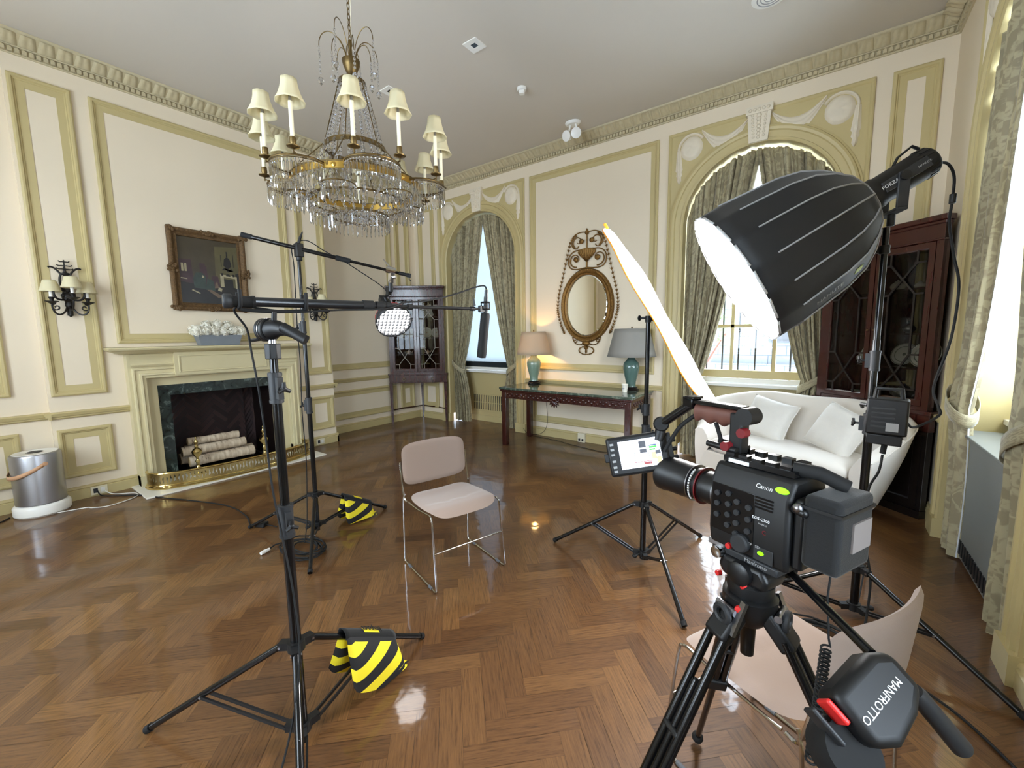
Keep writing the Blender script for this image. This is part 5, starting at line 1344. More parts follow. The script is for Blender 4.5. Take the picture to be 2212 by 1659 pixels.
# ------------------------------------------------------------------ light stands
def light_stand(loc, label, a0, r_, hub1, hub2, secs, collars, top, rt=0.0175, double=True, legtext=None, brace_t=0.55):
    t = thing('light_stand', label, 'light stand', (loc[0],loc[1],0), 0, None)
    col = MB()
    for z0, z1, rr in secs: col.cyl((0,0,z0),(0,0,z1),rr,n=18)
    col.build('column','black_gloss',t)
    for z0, z1, rr, ka in collars:
        c = MB(); c.cyl((0,0,z0),(0,0,z1),rr,n=18); c.cyl((0,0,z0+.002),(0,0,z0+.012),rr*1.08,n=18); c.cyl((0,0,z1-.012),(0,0,z1-.002),rr*1.08,n=18)
        a = rad(ka); d = V((cos(a),sin(a),0)); zm = (z0+z1)/2
        c.obox(d*rr*.6+V((0,0,zm)),d*(rr+.016)+V((0,0,zm)),.018,(z1-z0)*.7); cc = c.build('collar','dark_grey',t,smooth=35)
        k = MB(); k.cyl(d*(rr+.01)+V((0,0,zm)),d*(rr+.034)+V((0,0,zm)),.005)
        for i in range(3): e = V((0,0,1)) if i == 0 else (V((-sin(a)*.87,cos(a)*.87,-.5)) if i == 1 else V((sin(a)*.87,-cos(a)*.87,-.5))); k.tube([d*(rr+.038)+V((0,0,zm)),d*(rr+.040)+V((0,0,zm))+e*.022],[.008,.006],8)
        k.ball(d*(rr+.038)+V((0,0,zm)),.010,8); k.build('locking_knob','black_plastic',cc)
    h = MB()
    for z in (hub1, hub2): h.cyl((0,0,z-.018),(0,0,z+.018),.030,n=18)
    for i in range(3):
        a = rad(a0+i*120); d = V((cos(a),sin(a),0))
        for z in (hub1, hub2): h.obox(d*.015+V((0,0,z)),d*.062+V((0,0,z-.004)),.030,.028)
    a = rad(a0+60); d = V((cos(a),sin(a),0)); h.cyl(d*.02+V((0,0,hub2)),d*.07+V((0,0,hub2)),.006); h.ball(d*.075+V((0,0,hub2)),.017,10,(1,1,.7))
    h.build('leg_collar','black_plastic',t,smooth=35)
    for i in range(3):
        a = rad(a0+i*120); d = V((cos(a),sin(a),0)); n_ = V((-sin(a),cos(a),0))
        p0 = d*.055+V((0,0,hub1-.004)); p1 = d*r_+V((0,0,.012))
        l = MB(); l.tube([p0,p1],.0125,14); lg = l.build('leg','black_gloss',t)
        MB().tube([p0.lerp(p1,.965),p0.lerp(p1,1.0)],.0155,12).build('foot_cap','black_rubber',lg)
        q = p0.lerp(p1,brace_t); b_ = MB()
        for s_ in ((-1,1) if double else (0,)): b_.obox(d*.058+n_*s_*.014+V((0,0,hub2)),q+n_*s_*.014,.007,.012)
        b_.build('brace','black_metal',t,smooth=0)
        rv = MB()
        for s_ in (-1,1): rv.cyl(q+n_*s_*.012,q+n_*s_*.020,.0045,n=10); rv.cyl(p0+n_*s_*.012,p0+n_*s_*.019,.0045,n=10)
        rv.build('rivet','steel',lg)
    return t
def sandbag(loc, a0, r_, hub1, tt, label, out, txt=True, drop=0.235, flare=0.5):
    """striped saddle bag over one leg of a stand"""
    a = rad(a0); d = V((cos(a),sin(a),0)); n_ = V((-sin(a),cos(a),0))*out
    o0 = V((loc[0],loc[1],0)); p0 = o0+d*.055+V((0,0,hub1)); p1 = o0+d*r_+V((0,0,.012))
    c = p0.lerp(p1,(tt[0]+tt[1])/2); base = V((c.x,c.y,0.0)); t = thing('sandbag',label,'sandbag',base,0,None)
    def lobe(sd, name, dr, fl):
        mb = MB()
        def fn(side):
            def q(u,v_):
                p = p0.lerp(p1,tt[0]+(tt[1]-tt[0])*u); e = (1-(2*u-1)**6)**.5; bulge = .030*sin(pi*min(1,v_**.8))*e if v_ > 0 else 0
                z = p.z+.018-dr*v_*(.85+.15*e)-.0
                z = max(.014+.02*(side<0), z)
                u2 = d*(u-.5)*.05*v_
                return p-V((0,0,p.z))+V((0,0,z))+n_*sd*(.016+fl*dr*v_*.55)+n_*sd*side*bulge+u2-base
            return q
        mb.grid(fn(1),24,18,uvf=lambda u,v_:(u,v_)); mb.grid(fn(-1),24,18,uvf=lambda u,v_:(u,v_))
        mb.build(name,'hazard_stripe',t,smooth=70)
    lobe(1,'bag_lobe',drop,flare); lobe(-1,'bag_lobe',drop*.95,flare)
    s_ = MB()
    def sf(u,v_):
        p = p0.lerp(p1,tt[0]-.01+(tt[1]-tt[0]+.02)*u); an = rad(-35)+v_*rad(250)
        return p+n_*cos(an)*.026+V((0,0,.005+.026*sin(an)))-base
    s_.grid(sf,14,14); s_.build('saddle','black_cloth',t,smooth=60,solid=.004)
    lb = MB(); lab = lambda u,v_: tuple(V(sf(.36+.30*u,.30+.22*v_))+V((0,0,.004))+n_*.003)
    lb.grid(lab,6,6); l_ = lb.build('label','yellow_cloth',t,smooth=60)
    if txt:
        A, B_, D_ = V(lab(0,.5)), V(lab(1,.5)), V(lab(.5,1)); E_ = V(lab(.5,0)); ctr = (A+B_)/2
        x = (A-B_).normalized(); y = (E_-D_)
        nn = x.cross(y.normalized())
        if nn.z < 0: y = -y; nn = -nn
        y_ = (E_-D_) if (E_-D_).dot(n_) > 0 else (D_-E_)
        m_ = axes(ctr+nn*.007, x if x.cross(y_).z > 0 else -x, y_); text('label_text','impact',.042,m_,'text_black',l_,.001)
    return t
m, nt, b = bare('hazard_stripe')
uv = N(nt,'ShaderNodeUVMap'); sx = N(nt,'ShaderNodeSeparateXYZ'); nt.links.new(uv.outputs[0],sx.inputs[0])
k1 = N(nt,'ShaderNodeMath',operation='MULTIPLY_ADD'); nt.links.new(sx.outputs[0],k1.inputs[0]); k1.inputs[1].default_value = 2.0; 
k2 = N(nt,'ShaderNodeMath',operation='MULTIPLY'); nt.links.new(sx.outputs[1],k2.inputs[0]); k2.inputs[1].default_value = 2.3; nt.links.new(k2.outputs[0],k1.inputs[2])
k3 = N(nt,'ShaderNodeMath',operation='FRACT'); nt.links.new(k1.outputs[0],k3.inputs[0])
k4 = N(nt,'ShaderNodeMath',operation='GREATER_THAN'); nt.links.new(k3.outputs[0],k4.inputs[0]); k4.inputs[1].default_value = .50
k5 = N(nt,'ShaderNodeMath',operation='GREATER_THAN'); nt.links.new(sx.outputs[1],k5.inputs[0]); k5.inputs[1].default_value = .12
k6 = N(nt,'ShaderNodeMath',operation='MULTIPLY'); nt.links.new(k4.outputs[0],k6.inputs[0]); nt.links.new(k5.outputs[0],k6.inputs[1])
nt.links.new(ramp(nt,k6.outputs[0],[(0.0,srgb(20,20,22)),(1.0,srgb(238,218,40))]),b.inputs['Base Color']); b.inputs['Roughness'].default_value = .75

MS = (-1.49,.65)
light_stand(MS,'nearest black light stand, the one that carries the microphone boom',93.7,.62,.385,.055,[(.03,.84,.0185),(.84,1.36,.0155),(1.36,1.43,.013)],[(.80,.92,.024,-10),(1.28,1.385,.021,0)],1.43,brace_t=.57)
text('leg_text','impact',.03,axes((0.30*cos(rad(-26.3))-.0,0.30*sin(rad(-26.3)),.225),(cos(rad(-26.3)),sin(rad(-26.3)),-.62),(0.5,-.2,.9)),'text_white',bpy.data.objects['light_stand'])
sandbag(MS,93.7,.62,.385,(.24,.66),'yellow-and-black striped sandbag on the leg of the nearest light stand, left foreground',-1,True,.225,.55)

def grip_head():
    t = thing('grip_head','black grip head clamped on top of the nearest light stand, holding the boom cradle','clamp',(MS[0],MS[1],1.43))
    rx = V((.80,.60,0)); fx = V((-.6,.8,0))
    MB().cyl((0,0,0),(0,0,.052),.026,n=8).build('socket','black_plastic',t,bevel=.003)
    st = MB(); st.cyl((0,0,.05),(0,0,.065),.012,n=12); st.build('stud','steel',t)
    c = V((0,0,.098)); ax = (rx*.93-fx*.37).normalized()
    for o_, w_ in ((-.028,.016),(-.008,.016)):
        p = c+ax*o_; MB().lathe([(0,-w_/2),(.036,-w_/2),(.039,-w_/2+.003),(.039,w_/2-.003),(.036,w_/2),(0,w_/2)],p,28,ax).build('disc','black_plastic',t,smooth=30)
    MB().lathe([(0,-.0015),(.0392,-.0015),(.0392,.0015),(0,.0015)],c+ax*-.018,28,ax).build('washer','steel',t)
    a = MB(); a.tube([c+ax*.0,c+ax*.03+V((0,0,.004)),c+ax*.065+V((0,0,-.002)),c+ax*.10+V((0,0,-.012))],[.034,.027,.0185,.017],16); a.build('handle_hub','black_plastic',t)
    a = MB(); e = c+ax*.098+V((0,0,-.012)); v2 = (rx*.75+V((0,0,-.45))); a.cyl(e-v2*.045,e+v2*.055,.0165,n=16); a.build('tee_handle','black_plastic',t)
    a = MB(); q = c+ax*-.04; a.tube([q,q+ax*-.02+V((0,0,-.03)),q+ax*-.062+V((0,0,-.035))],[.010,.011,.008],8,flat=.7); a.build('lever','black_plastic',t)
    return t, c
gh, gc = grip_head()
PD0 = V((-1.47,.655,1.617)); PDd = V((.24499,.96952,.00232))
def cradle():
    t = thing('boom_cradle','black forked rod cradle holding the boom pole above the grip head','cradle',(MS[0],MS[1],1.53))
    b0 = V((.01,.004,.0)); tp = PD0-V((MS[0],MS[1],1.53)); d = PDd; side = V((d.y,-d.x,0))
    m = MB(); m.cyl(b0,(tp.x,tp.y,tp.z-.030),.0085,n=12); m.build('stem','black_metal',t)
    for s_ in (-1,1):
        p = tp+d*s_*.095; lo = V((tp.x,tp.y,tp.z-.030))
        u = MB(); u.tube(spline([lo,lo+d*s_*.05+V((0,0,.002)),p-V((0,0,.024))+side*0,p+side*.020-V((0,0,.012)),p+side*.026+V((0,0,.012)),p+side*.024+V((0,0,.034))],6),.006,8)
        u.tube(spline([p-V((0,0,.024)),p-side*.020-V((0,0,.012)),p-side*.026+V((0,0,.012)),p-side*.022+V((0,0,.03))],6),.006,8); u.build('fork','black_rubber',t)
    MB().cyl(V((.01,.004,-.02)),b0+V((0,0,.012)),.011,n=12).build('spigot','steel',t)
cradle()
def boompole():
    t = thing('boom_pole','telescopic carbon boom pole laid across the nearest stand','boom pole',PD0)
    f = lambda s_: PDd*s_
    MB().cyl(f(-.10),f(.30),.0155,n=20).build('thick_tube','carbon',t)
    c = MB(); c.cyl(f(-.122),f(-.055),.0175,n=20); c.cyl(f(-.060),f(-.052),.0195,n=20); c.build('end_grip','black_rubber',t)
    MB().lathe([(0,-.014),(.019,-.014),(.023,-.009),(.023,.008),(.02,.012),(0,.012)],f(-.125),24,PDd).build('end_cap','dark_grey',t)
    for a, b_, r_ in ((.295,.335,.0185),(.345,.375,.0165),(.385,.405,.0145),(.475,.495,.012)): MB().cyl(f(a),f(b_),r_,n=20).build('twist_lock','black_rubber',t)
    MB().cyl(f(.33),f(.39),.0125,n=18).build('middle_tube','carbon',t); MB().cyl(f(.39),f(.79),.0072,n=16).build('thin_tube','steel' if False else 'carbon',t)
    m = MB(); m.cyl(f(.775),f(.80),.0095); m.cyl(f(.79),f(.83),.006); m.build('tip_thread','black_metal',t)
boompole()
def mic():
    base = PD0+PDd*.83; t = thing('shotgun_microphone','black shotgun microphone hanging from the end of the boom pole over the chair','microphone',base)
    MB().obox((-.0,-.01,0),PDd*.018,.016,.03).build('swivel','black_plastic',t,bevel=.003)
    a = MB(); a.tube([V((0,0,.012))-PDd*.03,V((0,0,.045))-PDd*.034],[.006,.003],8); a.build('swivel_lever','black_plastic',t)
    ax = V((-.10,-.06,-1)).normalized(); c = PDd*.028
    MB().lathe([(0,0),(.019,.0),(.0215,.012),(.0215,.13),(.0225,.19),(.020,.205),(0,.208)],c+V((0,0,-.018)),24,ax).build('foam_windshield','black_rubber',t)
    MB().cyl(c+V((0,0,-.03)),c+V((.004,.002,.055)),.0105,n=16).build('mic_body','black_metal',t)
    k = MB()
    for z in (.0,.03): k.tube([c+V((.019*cos(i*pi/8),.019*sin(i*pi/8),z)) for i in range(16)],.0035,6,closed=True)
    for i in range(4): k.cyl(c+V((.019*cos(i*pi/2+.5),.019*sin(i*pi/2+.5),0)),c+V((.019*cos(i*pi/2+.5),.019*sin(i*pi/2+.5),.03)),.003)
    k.build('shock_mount','black_plastic',t)
    MB().cyl(c+V((.004,.002,.05)),c+V((.006,.003,.088)),.0085,n=14).build('plug','black_metal',t); MB().cyl(c+V((.006,.003,.086)),c+V((.006,.003,.09)),.006).build('plug_ring','led_green' if False else 'text_green',t)
mic()
mt = PD0+PDd*.858+V((.006,.003,.09))
cable('microphone_cable',[mt,mt+V((-.015,-.02,.014)),PD0+PDd*.70+V((-.02,-.01,.055)),PD0+PDd*.55+V((0,0,.025)),PD0+PDd*.46+V((.0,0,.016)),PD0+PDd*.38+V((.02,-.01,-.012)),PD0+PDd*.2+V((.01,0,-.02)),PD0+PDd*.06+V((.0,-.01,-.03)),V((-1.515,.56,1.60)),V((-1.55,.60,1.53)),V((-1.555,.61,1.45)),V((-1.53,.612,1.33)),V((-1.505,.612,1.15)),V((-1.485,.612,.98)),V((-1.455,.62,.80)),V((-1.41,.62,.62)),V((-1.36,.60,.42)),V((-1.30,.52,.22)),V((-1.20,.36,.06)),V((-1.13,.18,.006)),V((-1.05,-.05,.006))],.0035,'black_rubber','thin black microphone cable running down the nearest stand to the floor',6)

# back stand with its boom, lamp, sandbag and cables
BS = (-3.05,1.555)
light_stand(BS,'far black light stand by the fireplace carrying the small gridded lamp on a tilted boom',207,.60,.315,.08,[(.03,1.0,.0165),(1.0,1.58,.014),(1.58,2.06,.0115)],[(.94,1.06,.022,200),(1.53,1.62,.018,200)],2.08,brace_t=.55)
sandbag(BS,87,.60,.315,(.30,.72),'smaller-looking striped sandbag on the far stand by the fireplace',-1,False,.22,.5)
BD = V((.6206,.7717,-.2245)).normalized(); BP = V((-3.048,1.559,2.131))
def boom_arm():
    t = thing('boom_arm','black telescopic boom arm tilted across the top of the far stand','boom arm',BP)
    f = lambda s_: BD*s_
    m = MB(); m.obox((0,0,-.06),(0,0,.035),.05,.05); m.cyl((0,0,-.085),(0,0,-.05),.02,n=14); m.obox(V((-.035,.02,-.07)),V((-.035,.02,-.02)),.02,.02); m.build('pivot_clamp','black_plastic',t,bevel=.005)
    MB().tube([(0.0,0,.03),(.012,.01,.075),(.03,.02,.115)],[.012,.010,.004],8).build('clamp_lever','black_plastic',t)
    MB().cyl(f(-.345),f(.27),.0145,n=18).build('outer_tube','black_gloss',t); MB().cyl(f(-.365),f(-.30),.0175,n=18).build('end_sleeve','black_rubber',t)
    MB().cyl(f(.25),f(.35),.0185,n=18).build('lock_sleeve','black_rubber',t); MB().cyl(f(.33),f(.76),.0105,n=16).build('inner_tube','black_gloss',t)
    m = MB(); m.cyl(f(.70),f(.775),.0135,n=14); m.obox(f(.76),f(.79),.02,.03); m.tube([f(.775),f(.775)+V((0,0,-.03)),f(.79)+V((.0,0,-.035))],.004,6); m.build('tip_hook','black_plastic',t,smooth=40)
boom_arm()
HL = V((-2.654,2.045,1.995)); HA = V((.74,-.26,-.62)).normalized(); HC = V((-2.640,2.035,1.622))
def hair_light():
    t = thing('gridded_lamp','small round LED lamp with a glowing fabric grid hanging from the tilted boom','film light',HC)
    l0 = HL-HC
    m = MB(); m.cyl(l0-BD*.035,l0+BD*.035,.026,n=16); m.obox(l0+V((0,0,-.02)),l0+V((-.01,0,-.09)),.028,.03); m.cyl(l0+V((-.02,0,-.05)),l0+V((.03,.02,-.05)),.012); m.build('super_clamp','chrome',t,smooth=35)
    m = MB(); m.tube([l0+V((0,0,.02)),l0+V((-.03,-.01,.05)),l0+V((-.06,-.02,.085))],[.01,.011,.007],8,flat=.5); m.build('clamp_handle','chrome',t)
    b0 = -HA*.16
    m = MB(); q = l0+V((-.012,0,-.09)); m.tube([q,q+V((0,0,-.06)),b0+V((-.02,0,.085)),b0+V((0,0,.04))],[.016,.018,.014,.012],10)
    m.obox(q+V((-.02,0,-.03)),q+V((-.03,0,-.09)),.03,.03); m.build('yoke','black_metal',t)
    m = MB(); m.cyl(b0-HA*.07,b0+HA*.03,.045,n=20); m.obox(b0-HA*.09+V((-.03,0,.03)),b0-HA*.02+V((-.03,0,.03)),.05,.05); m.build('lamp_head','black_plastic',t,smooth=35)
    MB().shell([(.05,-.125),(.085,-.105),(.118,-.06),(.134,0.0),(.134,.032)],(0,0,0),32,HA).build('softbox','softbox_cloth',t,smooth=60,solid=.003)
    MB().tube([HA*-.055+(M4.Rotation(0,4,'X')@V((0,0,0)))+p for p in [V(q) for q in ring(HA,.1195,32)]],.0035,6,closed=True).build('red_trim','red_plastic',t)
    MB().lathe([(0,.0),(.130,.0)],(0,0,0),32,HA).build('diffuser','hair_diffuser',t,smooth=0)
    g = MB(); x, y = basis(HA)
    for i in range(-4,5):
        o_ = i*.029; L_ = sqrt(max(0,.131**2-o_*o_))
        for e, f in ((x,y),(y,x)): g.add([e*o_+f*L_+HA*.002,e*o_-f*L_+HA*.002,e*o_-f*L_+HA*.030,e*o_+f*L_+HA*.030],[(0,1,2,3)])
    g.build('fabric_grid','grey_plastic',t,smooth=0,solid=.004)
def basis(a):
    a = V(a).normalized(); x = a.cross(V((0,0,1))).normalized(); return x, x.cross(a).normalized()
def ring(a, r_, n):
    x, y = basis(a); return [x*r_*cos(2*pi*i/n)+y*r_*sin(2*pi*i/n) for i in range(n)]
hair_light()
cable('lamp_cable',[HC+V((-.03,.0,.16)),HC+V((-.08,-.02,.25)),V((-2.82,1.86,2.0)),V((-2.86,1.79,2.05)),V((-2.95,1.70,2.12)),V((-3.02,1.60,2.19)),V((-3.08,1.53,2.14)),V((-3.085,1.535,2.0)),V((-3.09,1.53,1.6)),V((-3.075,1.525,1.3)),V((-3.09,1.52,.95)),V((-3.06,1.51,.6)),V((-3.07,1.50,.3)),V((-3.02,1.46,.12)),V((-2.95,1.40,.02))],.0035,'black_rubber','thin black lamp cable running down the far stand from the tilted boom',6)
def coil(loc, rx, ry, n, label, plug=True):
    t = thing('coiled_cable',label,'cable',loc); r = random.Random(9); pts = []
    for i in range(n*14):
        a = 2*pi*i/14; k = i/14; w_ = .75+.25*r.random()*.0+.22*sin(k*2.1); pts.append((rx*w_*cos(a)+.02*sin(k*3), ry*w_*sin(a)+.02*cos(k*2.2), .010+.0035*k+.012*abs(sin(k*1.7+a))))
    MB().tube(pts,.005,7).build('loops','black_rubber',t)
    if plug:
        MB().tube([(-rx*.9,-.06,.03),(-rx*1.05,-.10,.02),(-rx*.95,-.15,.015)],.005,7).build('tail','black_rubber',t); MB().tube([(-rx*.95,-.145,.015),(-rx*.9,-.185,.015),(-rx*.86,-.21,.015)],[.010,.014,.012],8).build('plug','white_cable',t)
coil((-2.88,1.36,0),.21,.13,7,'tangle of coiled black cable on the floor at the foot of the far stand')

# reflector stand and its disc
RS = (-.885,2.587)
light_stand(RS,'black light stand in the middle carrying the white reflector',188.8,.625,.40,.07,[(.03,.93,.0185),(.93,1.10,.016),(1.10,1.58,.0135)],[(.84,.925,.024,-30),(.985,1.06,.021,150)],1.58,brace_t=.5)
def reflector():
    c = V((-.815,2.648,1.574)); e1 = V((.463,.221,-.858)).normalized(); v_ = c-V((0,0,1.5)); v_.normalize()
    nn = e1.cross(v_).normalized()
    if nn.x < 0: nn = -nn
    e2 = nn.cross(e1).normalized()
    nn = (nn-v_*.105).normalized(); e2 = nn.cross(e1).normalized()
    t = thing('reflector_disc','large white fabric reflector with orange rim seen nearly edge-on beside the middle stand','reflector',c)
    a, b_ = .67, .46; n = 48
    def fn(sd):
        def q(u,v2):
            an = 2*pi*v2; rr = u; wob = .010*sin(3*an+1)*rr**2+.006*sin(7*an)*rr**3
            return e1*a*rr*cos(an)+e2*b_*rr*sin(an)+nn*(sd*.004+wob+.012*(1-rr*rr)*sd)
        return q
    MB().grid(fn(1),14,n,cv=True).build('white_face','white_cloth',t,smooth=70)
    MB().grid(fn(-1),14,n,cv=True).build('back_face','grey_piping',t,smooth=70)
    MB().tube([fn(0)(1,i/n) for i in range(n)],.0038,7,closed=True).build('orange_rim','orange_cloth',t)
    for s_ in (-1,1): MB().obox(e1*a*s_*.985,e1*(a*s_+.028*s_),.03,.016,nn).build('clip','orange_cloth',t,bevel=.003)
    hb = V((RS[0],RS[1],1.575))-c
    k = MB(); k.cyl(hb+V((0,0,-.01)),hb+V((0,0,.03)),.018,n=14); k.tube([hb+V((0,0,.015)),hb.lerp(V((0,0,0)),.6),-nn*.015],.009,8); k.cyl(hb+V((-.05,0,.018)),hb+V((.02,0,.018)),.008); k.ball(hb+V((-.055,0,.018)),.018,8,(.6,1,1)); k.build('holder_arm','black_plastic',t,smooth=40)
reflector()

# key light on its stand
KS = (.197,2.72); KA = V((-.80,-.277,-.533)).normalized(); KO = V((.107,2.686,2.117))
light_stand(KS,'tall black light stand at the right that holds up the big softbox',-38,.64,.27,.055,[(.03,1.10,.0185),(1.10,1.45,.016),(1.45,1.98,.0135)],[(.98,1.085,.024,170),(1.30,1.40,.021,170),(1.86,1.90,.020,170)],1.98,brace_t=.5)
def key_light():
    t = thing('film_light','black cylindrical LED film light on a yoke at the top of the tall stand','film light',KO-KA*.13); o0 = KO-KA*.13
    f = lambda s_: KO+KA*s_-o0
    MB().lathe([(0,-.285),(.058,-.285),(.066,-.275),(.068,-.26),(.068,-.06),(.074,-.05),(.074,-.01),(.060,.01),(.0,.01)],f(0),32,KA).build('housing','black_plastic',t,smooth=35)
    x, y = basis(KA); vv = MB()
    for i in range(16):
        a = 2*pi*i/16; d = x*cos(a)+y*sin(a); vv.obox(f(-.272)+d*.066,f(-.235)+d*.068,.010,.006,d)
    vv.build('cooling_fins','black_metal',t,smooth=0)
    up = V((0,0,1)); up = (up-KA*up.dot(KA)).normalized(); sd = KA.cross(up).normalized()
    if sd.dot(V((0,0,0))-V((KO.x,KO.y,0))) < 0: sd = -sd
    m = MB(); m.tube([f(-.16)+up*.066,f(-.19)+up*.088,f(-.255)+up*.098,f(-.27)+up*.07],.011,8,flat=.5); m.build('carry_handle','black_plastic',t)
    pl = MB(); pl.obox(f(-.05)+sd*.070,f(-.24)+sd*.070,.05,.012,sd); p_ = pl.build('side_panel','dark_grey',t,bevel=.003)
    ctr = f(-.095)+sd*.078; tx = -KA if (-KA).dot(V((.80,.6,0))) > 0 else KA
    yy = sd.cross(tx); yy = yy if yy.z > 0 else -yy
    m_ = axes(ctr, tx, yy)
    text('side_text','FORZA 300',.022,m_,'text_white',p_); text('rear_text','NANLITE',.013,axes(f(-.215)+sd*.078,tx,yy),'text_grey',p_)
    yk = MB(); ring_ = []
    lat = KA.cross(V((0,0,1))).normalized(); pv = f(-.13)
    for s_ in (-1,1): yk.obox(pv+lat*s_*.082+V((0,0,.02)),pv+lat*s_*.082+V((0,0,-.135)),.012,.045,V((KA.x,KA.y,0)))
    b0 = pv+V((0,0,-.14)); yk.obox(b0-lat*.088,b0+lat*.088,.045,.014,V((0,0,1))); yk.cyl(b0,b0+V((0,0,-.06)),.016,n=14); yk.build('yoke','dark_grey',t,bevel=.004)
    kn = MB()
    for s_ in (-1,1): kn.cyl(pv+lat*s_*.066,pv+lat*s_*.100,.020,n=14)
    kn.build('yoke_knob','black_plastic',t)
key_light()
def softbox():
    t = thing('parabolic_softbox','large black parabolic softbox with grey seams and a glowing white front','softbox',KO)
    prof = [(.076,0.0),(.115,.012),(.17,.045),(.235,.11),(.29,.19),(.325,.29),(.345,.40),(.366,.52),(.375,.643)]
    x, y = basis(KA); n = 16
    def pt(s_, a, k=0.0):
        for (r0,h0),(r1,h1) in zip(prof,prof[1:]):
            if h1 >= s_-1e-9: f_ = (s_-h0)/(h1-h0); rr = r0+(r1-r0)*f_; break
        ph = (a*n/(2*pi))%1; sc_ = 1-.022*sin(pi*ph)
        return KA*s_+(x*cos(a)+y*sin(a))*(rr*sc_+k)
    hs = [0,.006,.012,.03,.045,.075,.11,.15,.19,.24,.29,.34,.40,.46,.52,.58,.643]
    MB().grid(lambda u,v_: pt(hs[round(u*(len(hs)-1))],2*pi*v_),len(hs),128,cv=True).build('shell','softbox_cloth',t,smooth=50,solid=.003)
    for i in range(n):
        a = 2*pi*i/n; MB().tube([pt(h,a,.0035) for h in hs[2:-2]],.0042,6).build('seam_piping','grey_piping',t)
    MB().tube([pt(.02,2*pi*i/64,.004) for i in range(64)],.0045,6,closed=True).build('rear_piping','grey_piping',t)
    MB().grid(lambda u,v_: KA*(.600+.043*u)+(x*cos(2*pi*v_)+y*sin(2*pi*v_))*(.342+.026*u),3,96,cv=True).build('inner_lip','silver_cloth',t,smooth=50)
    for i in range(n):
        a0 = 2*pi*(i+.10)/n; a1 = 2*pi*(i+.90)/n
        MB().grid(lambda u,v_: pt(.643-.012*v_,a0+(a1-a0)*u,.003)+KA*.003,5,2).build('edge_strip','silver_cloth',t,smooth=50,solid=.002)
    MB().lathe([(0,.602),(.344,.600)],(0,0,0),64,KA).build('diffuser','softbox_diffuser',t,smooth=0)
    # maker's mark on the lower seam panel that faces the room
    v_ = V((0,0,1.5))-KO
    best = max(range(n), key=lambda i: (x*cos(2*pi*(i+.5)/n)+y*sin(2*pi*(i+.5)/n)).dot(V((-.28,-.35,-.9))+v_.normalized()*.25)); a = 2*pi*(best+.5)/n
    d = x*cos(a)+y*sin(a); p0, p1 = pt(.50,a,.004), pt(.26,a,.004); mid = pt(.39,a,.004); tx = (p1-p0).normalized(); tx = tx if tx.dot(V((.8,.6,0))) > 0 else -tx
    nn = (d-tx*d.dot(tx)).normalized(); yy = nn.cross(tx)
    text('brand_text','NANLITE',.034,axes(mid+nn*.004,tx,yy),'text_grey',t)
    g0 = pt(.24,a,.005); e_ = MB(); ty = yy.normalized(); e_.add([g0-tx*.022-ty*.014,g0+tx*.012-ty*.014,g0+tx*.024+ty*.014,g0-tx*.010+ty*.014],[(0,1,2,3)]); e_.build('brand_mark','text_green',t,smooth=0,solid=.002)
softbox()
def ballast():
    c = V((.255,2.655,.955)); t = thing('light_control_unit','black control box with handle hung on the tall light stand above the camera battery','control unit',c,rad(-8))
    MB().bx(-.075,.075,-.05,.05,.05,.22).build('housing','black_plastic',t,bevel=.008); MB().bx(-.07,.06,-.045,.045,0,.05).build('battery_plate','black_metal',t,bevel=.005)
    s_ = MB()
    for i in range(5): s_.bx(-.055,.03,-.054,-.050,.085+i*.022,.093+i*.022)
    s_.build('vents','dark_grey',t,smooth=0)
    MB().bx(.0,.045,-.055,-.049,.07,.11).build('sticker','text_grey',t)
    MB().tube([(-.05,0,.22),(-.045,0,.265),(.045,0,.265),(.05,0,.22)],.010,8).build('carry_handle','black_plastic',t); MB().tube([(-.075,0,.18),(-.10,.02,.18),(-.10,.07,.16)],.009,8).build('hook','black_metal',t)
    MB().cyl((0,0,0),(-.005,0,-.05),.012).build('plug','black_rubber',t); MB().bx(.06,.075,-.02,.03,.03,.09).build('socket','white_cable',t,bevel=.003)
ballast()
kE = KO-KA*.285
cable('head_cable',[kE+V((0,0,-.02)),V((.40,2.86,2.265)),V((.435,2.90,2.21)),V((.44,2.92,2.10)),V((.44,2.93,2.0)),V((.47,2.95,1.85)),V((.50,2.96,1.7)),V((.49,2.95,1.45)),V((.44,2.90,1.22)),V((.455,2.86,1.13)),V((.46,2.84,1.085)),V((.37,2.76,1.03)),V((.33,2.69,1.06)),V((.32,2.66,1.10))],.006,'black_rubber','black cable looping from the back of the big light down to its control box',7)
fc = thing('ferrite_choke','black ferrite choke on the cable below the back of the big light','choke',(.44,2.915,2.11)); MB().cyl((0,0,-.02),(0,0,.025),.013,n=14).build('sleeve','black_plastic',fc,bevel=.003)
cable('supply_cable',[V((.25,2.65,.90)),V((.24,2.63,.82)),V((.21,2.66,.7)),V((.215,2.69,.45)),V((.25,2.68,.25)),V((.24,2.60,.06)),V((.22,2.5,.008)),V((.32,2.36,.008)),V((.5,2.2,.008)),V((.62,2.0,.008))],.0055,'black_rubber','black supply cable dropping from the control box to the floor')
coil((.06,2.40,0),.17,.13,6,'heap of coiled black cable on the floor behind the foreground chair',False)

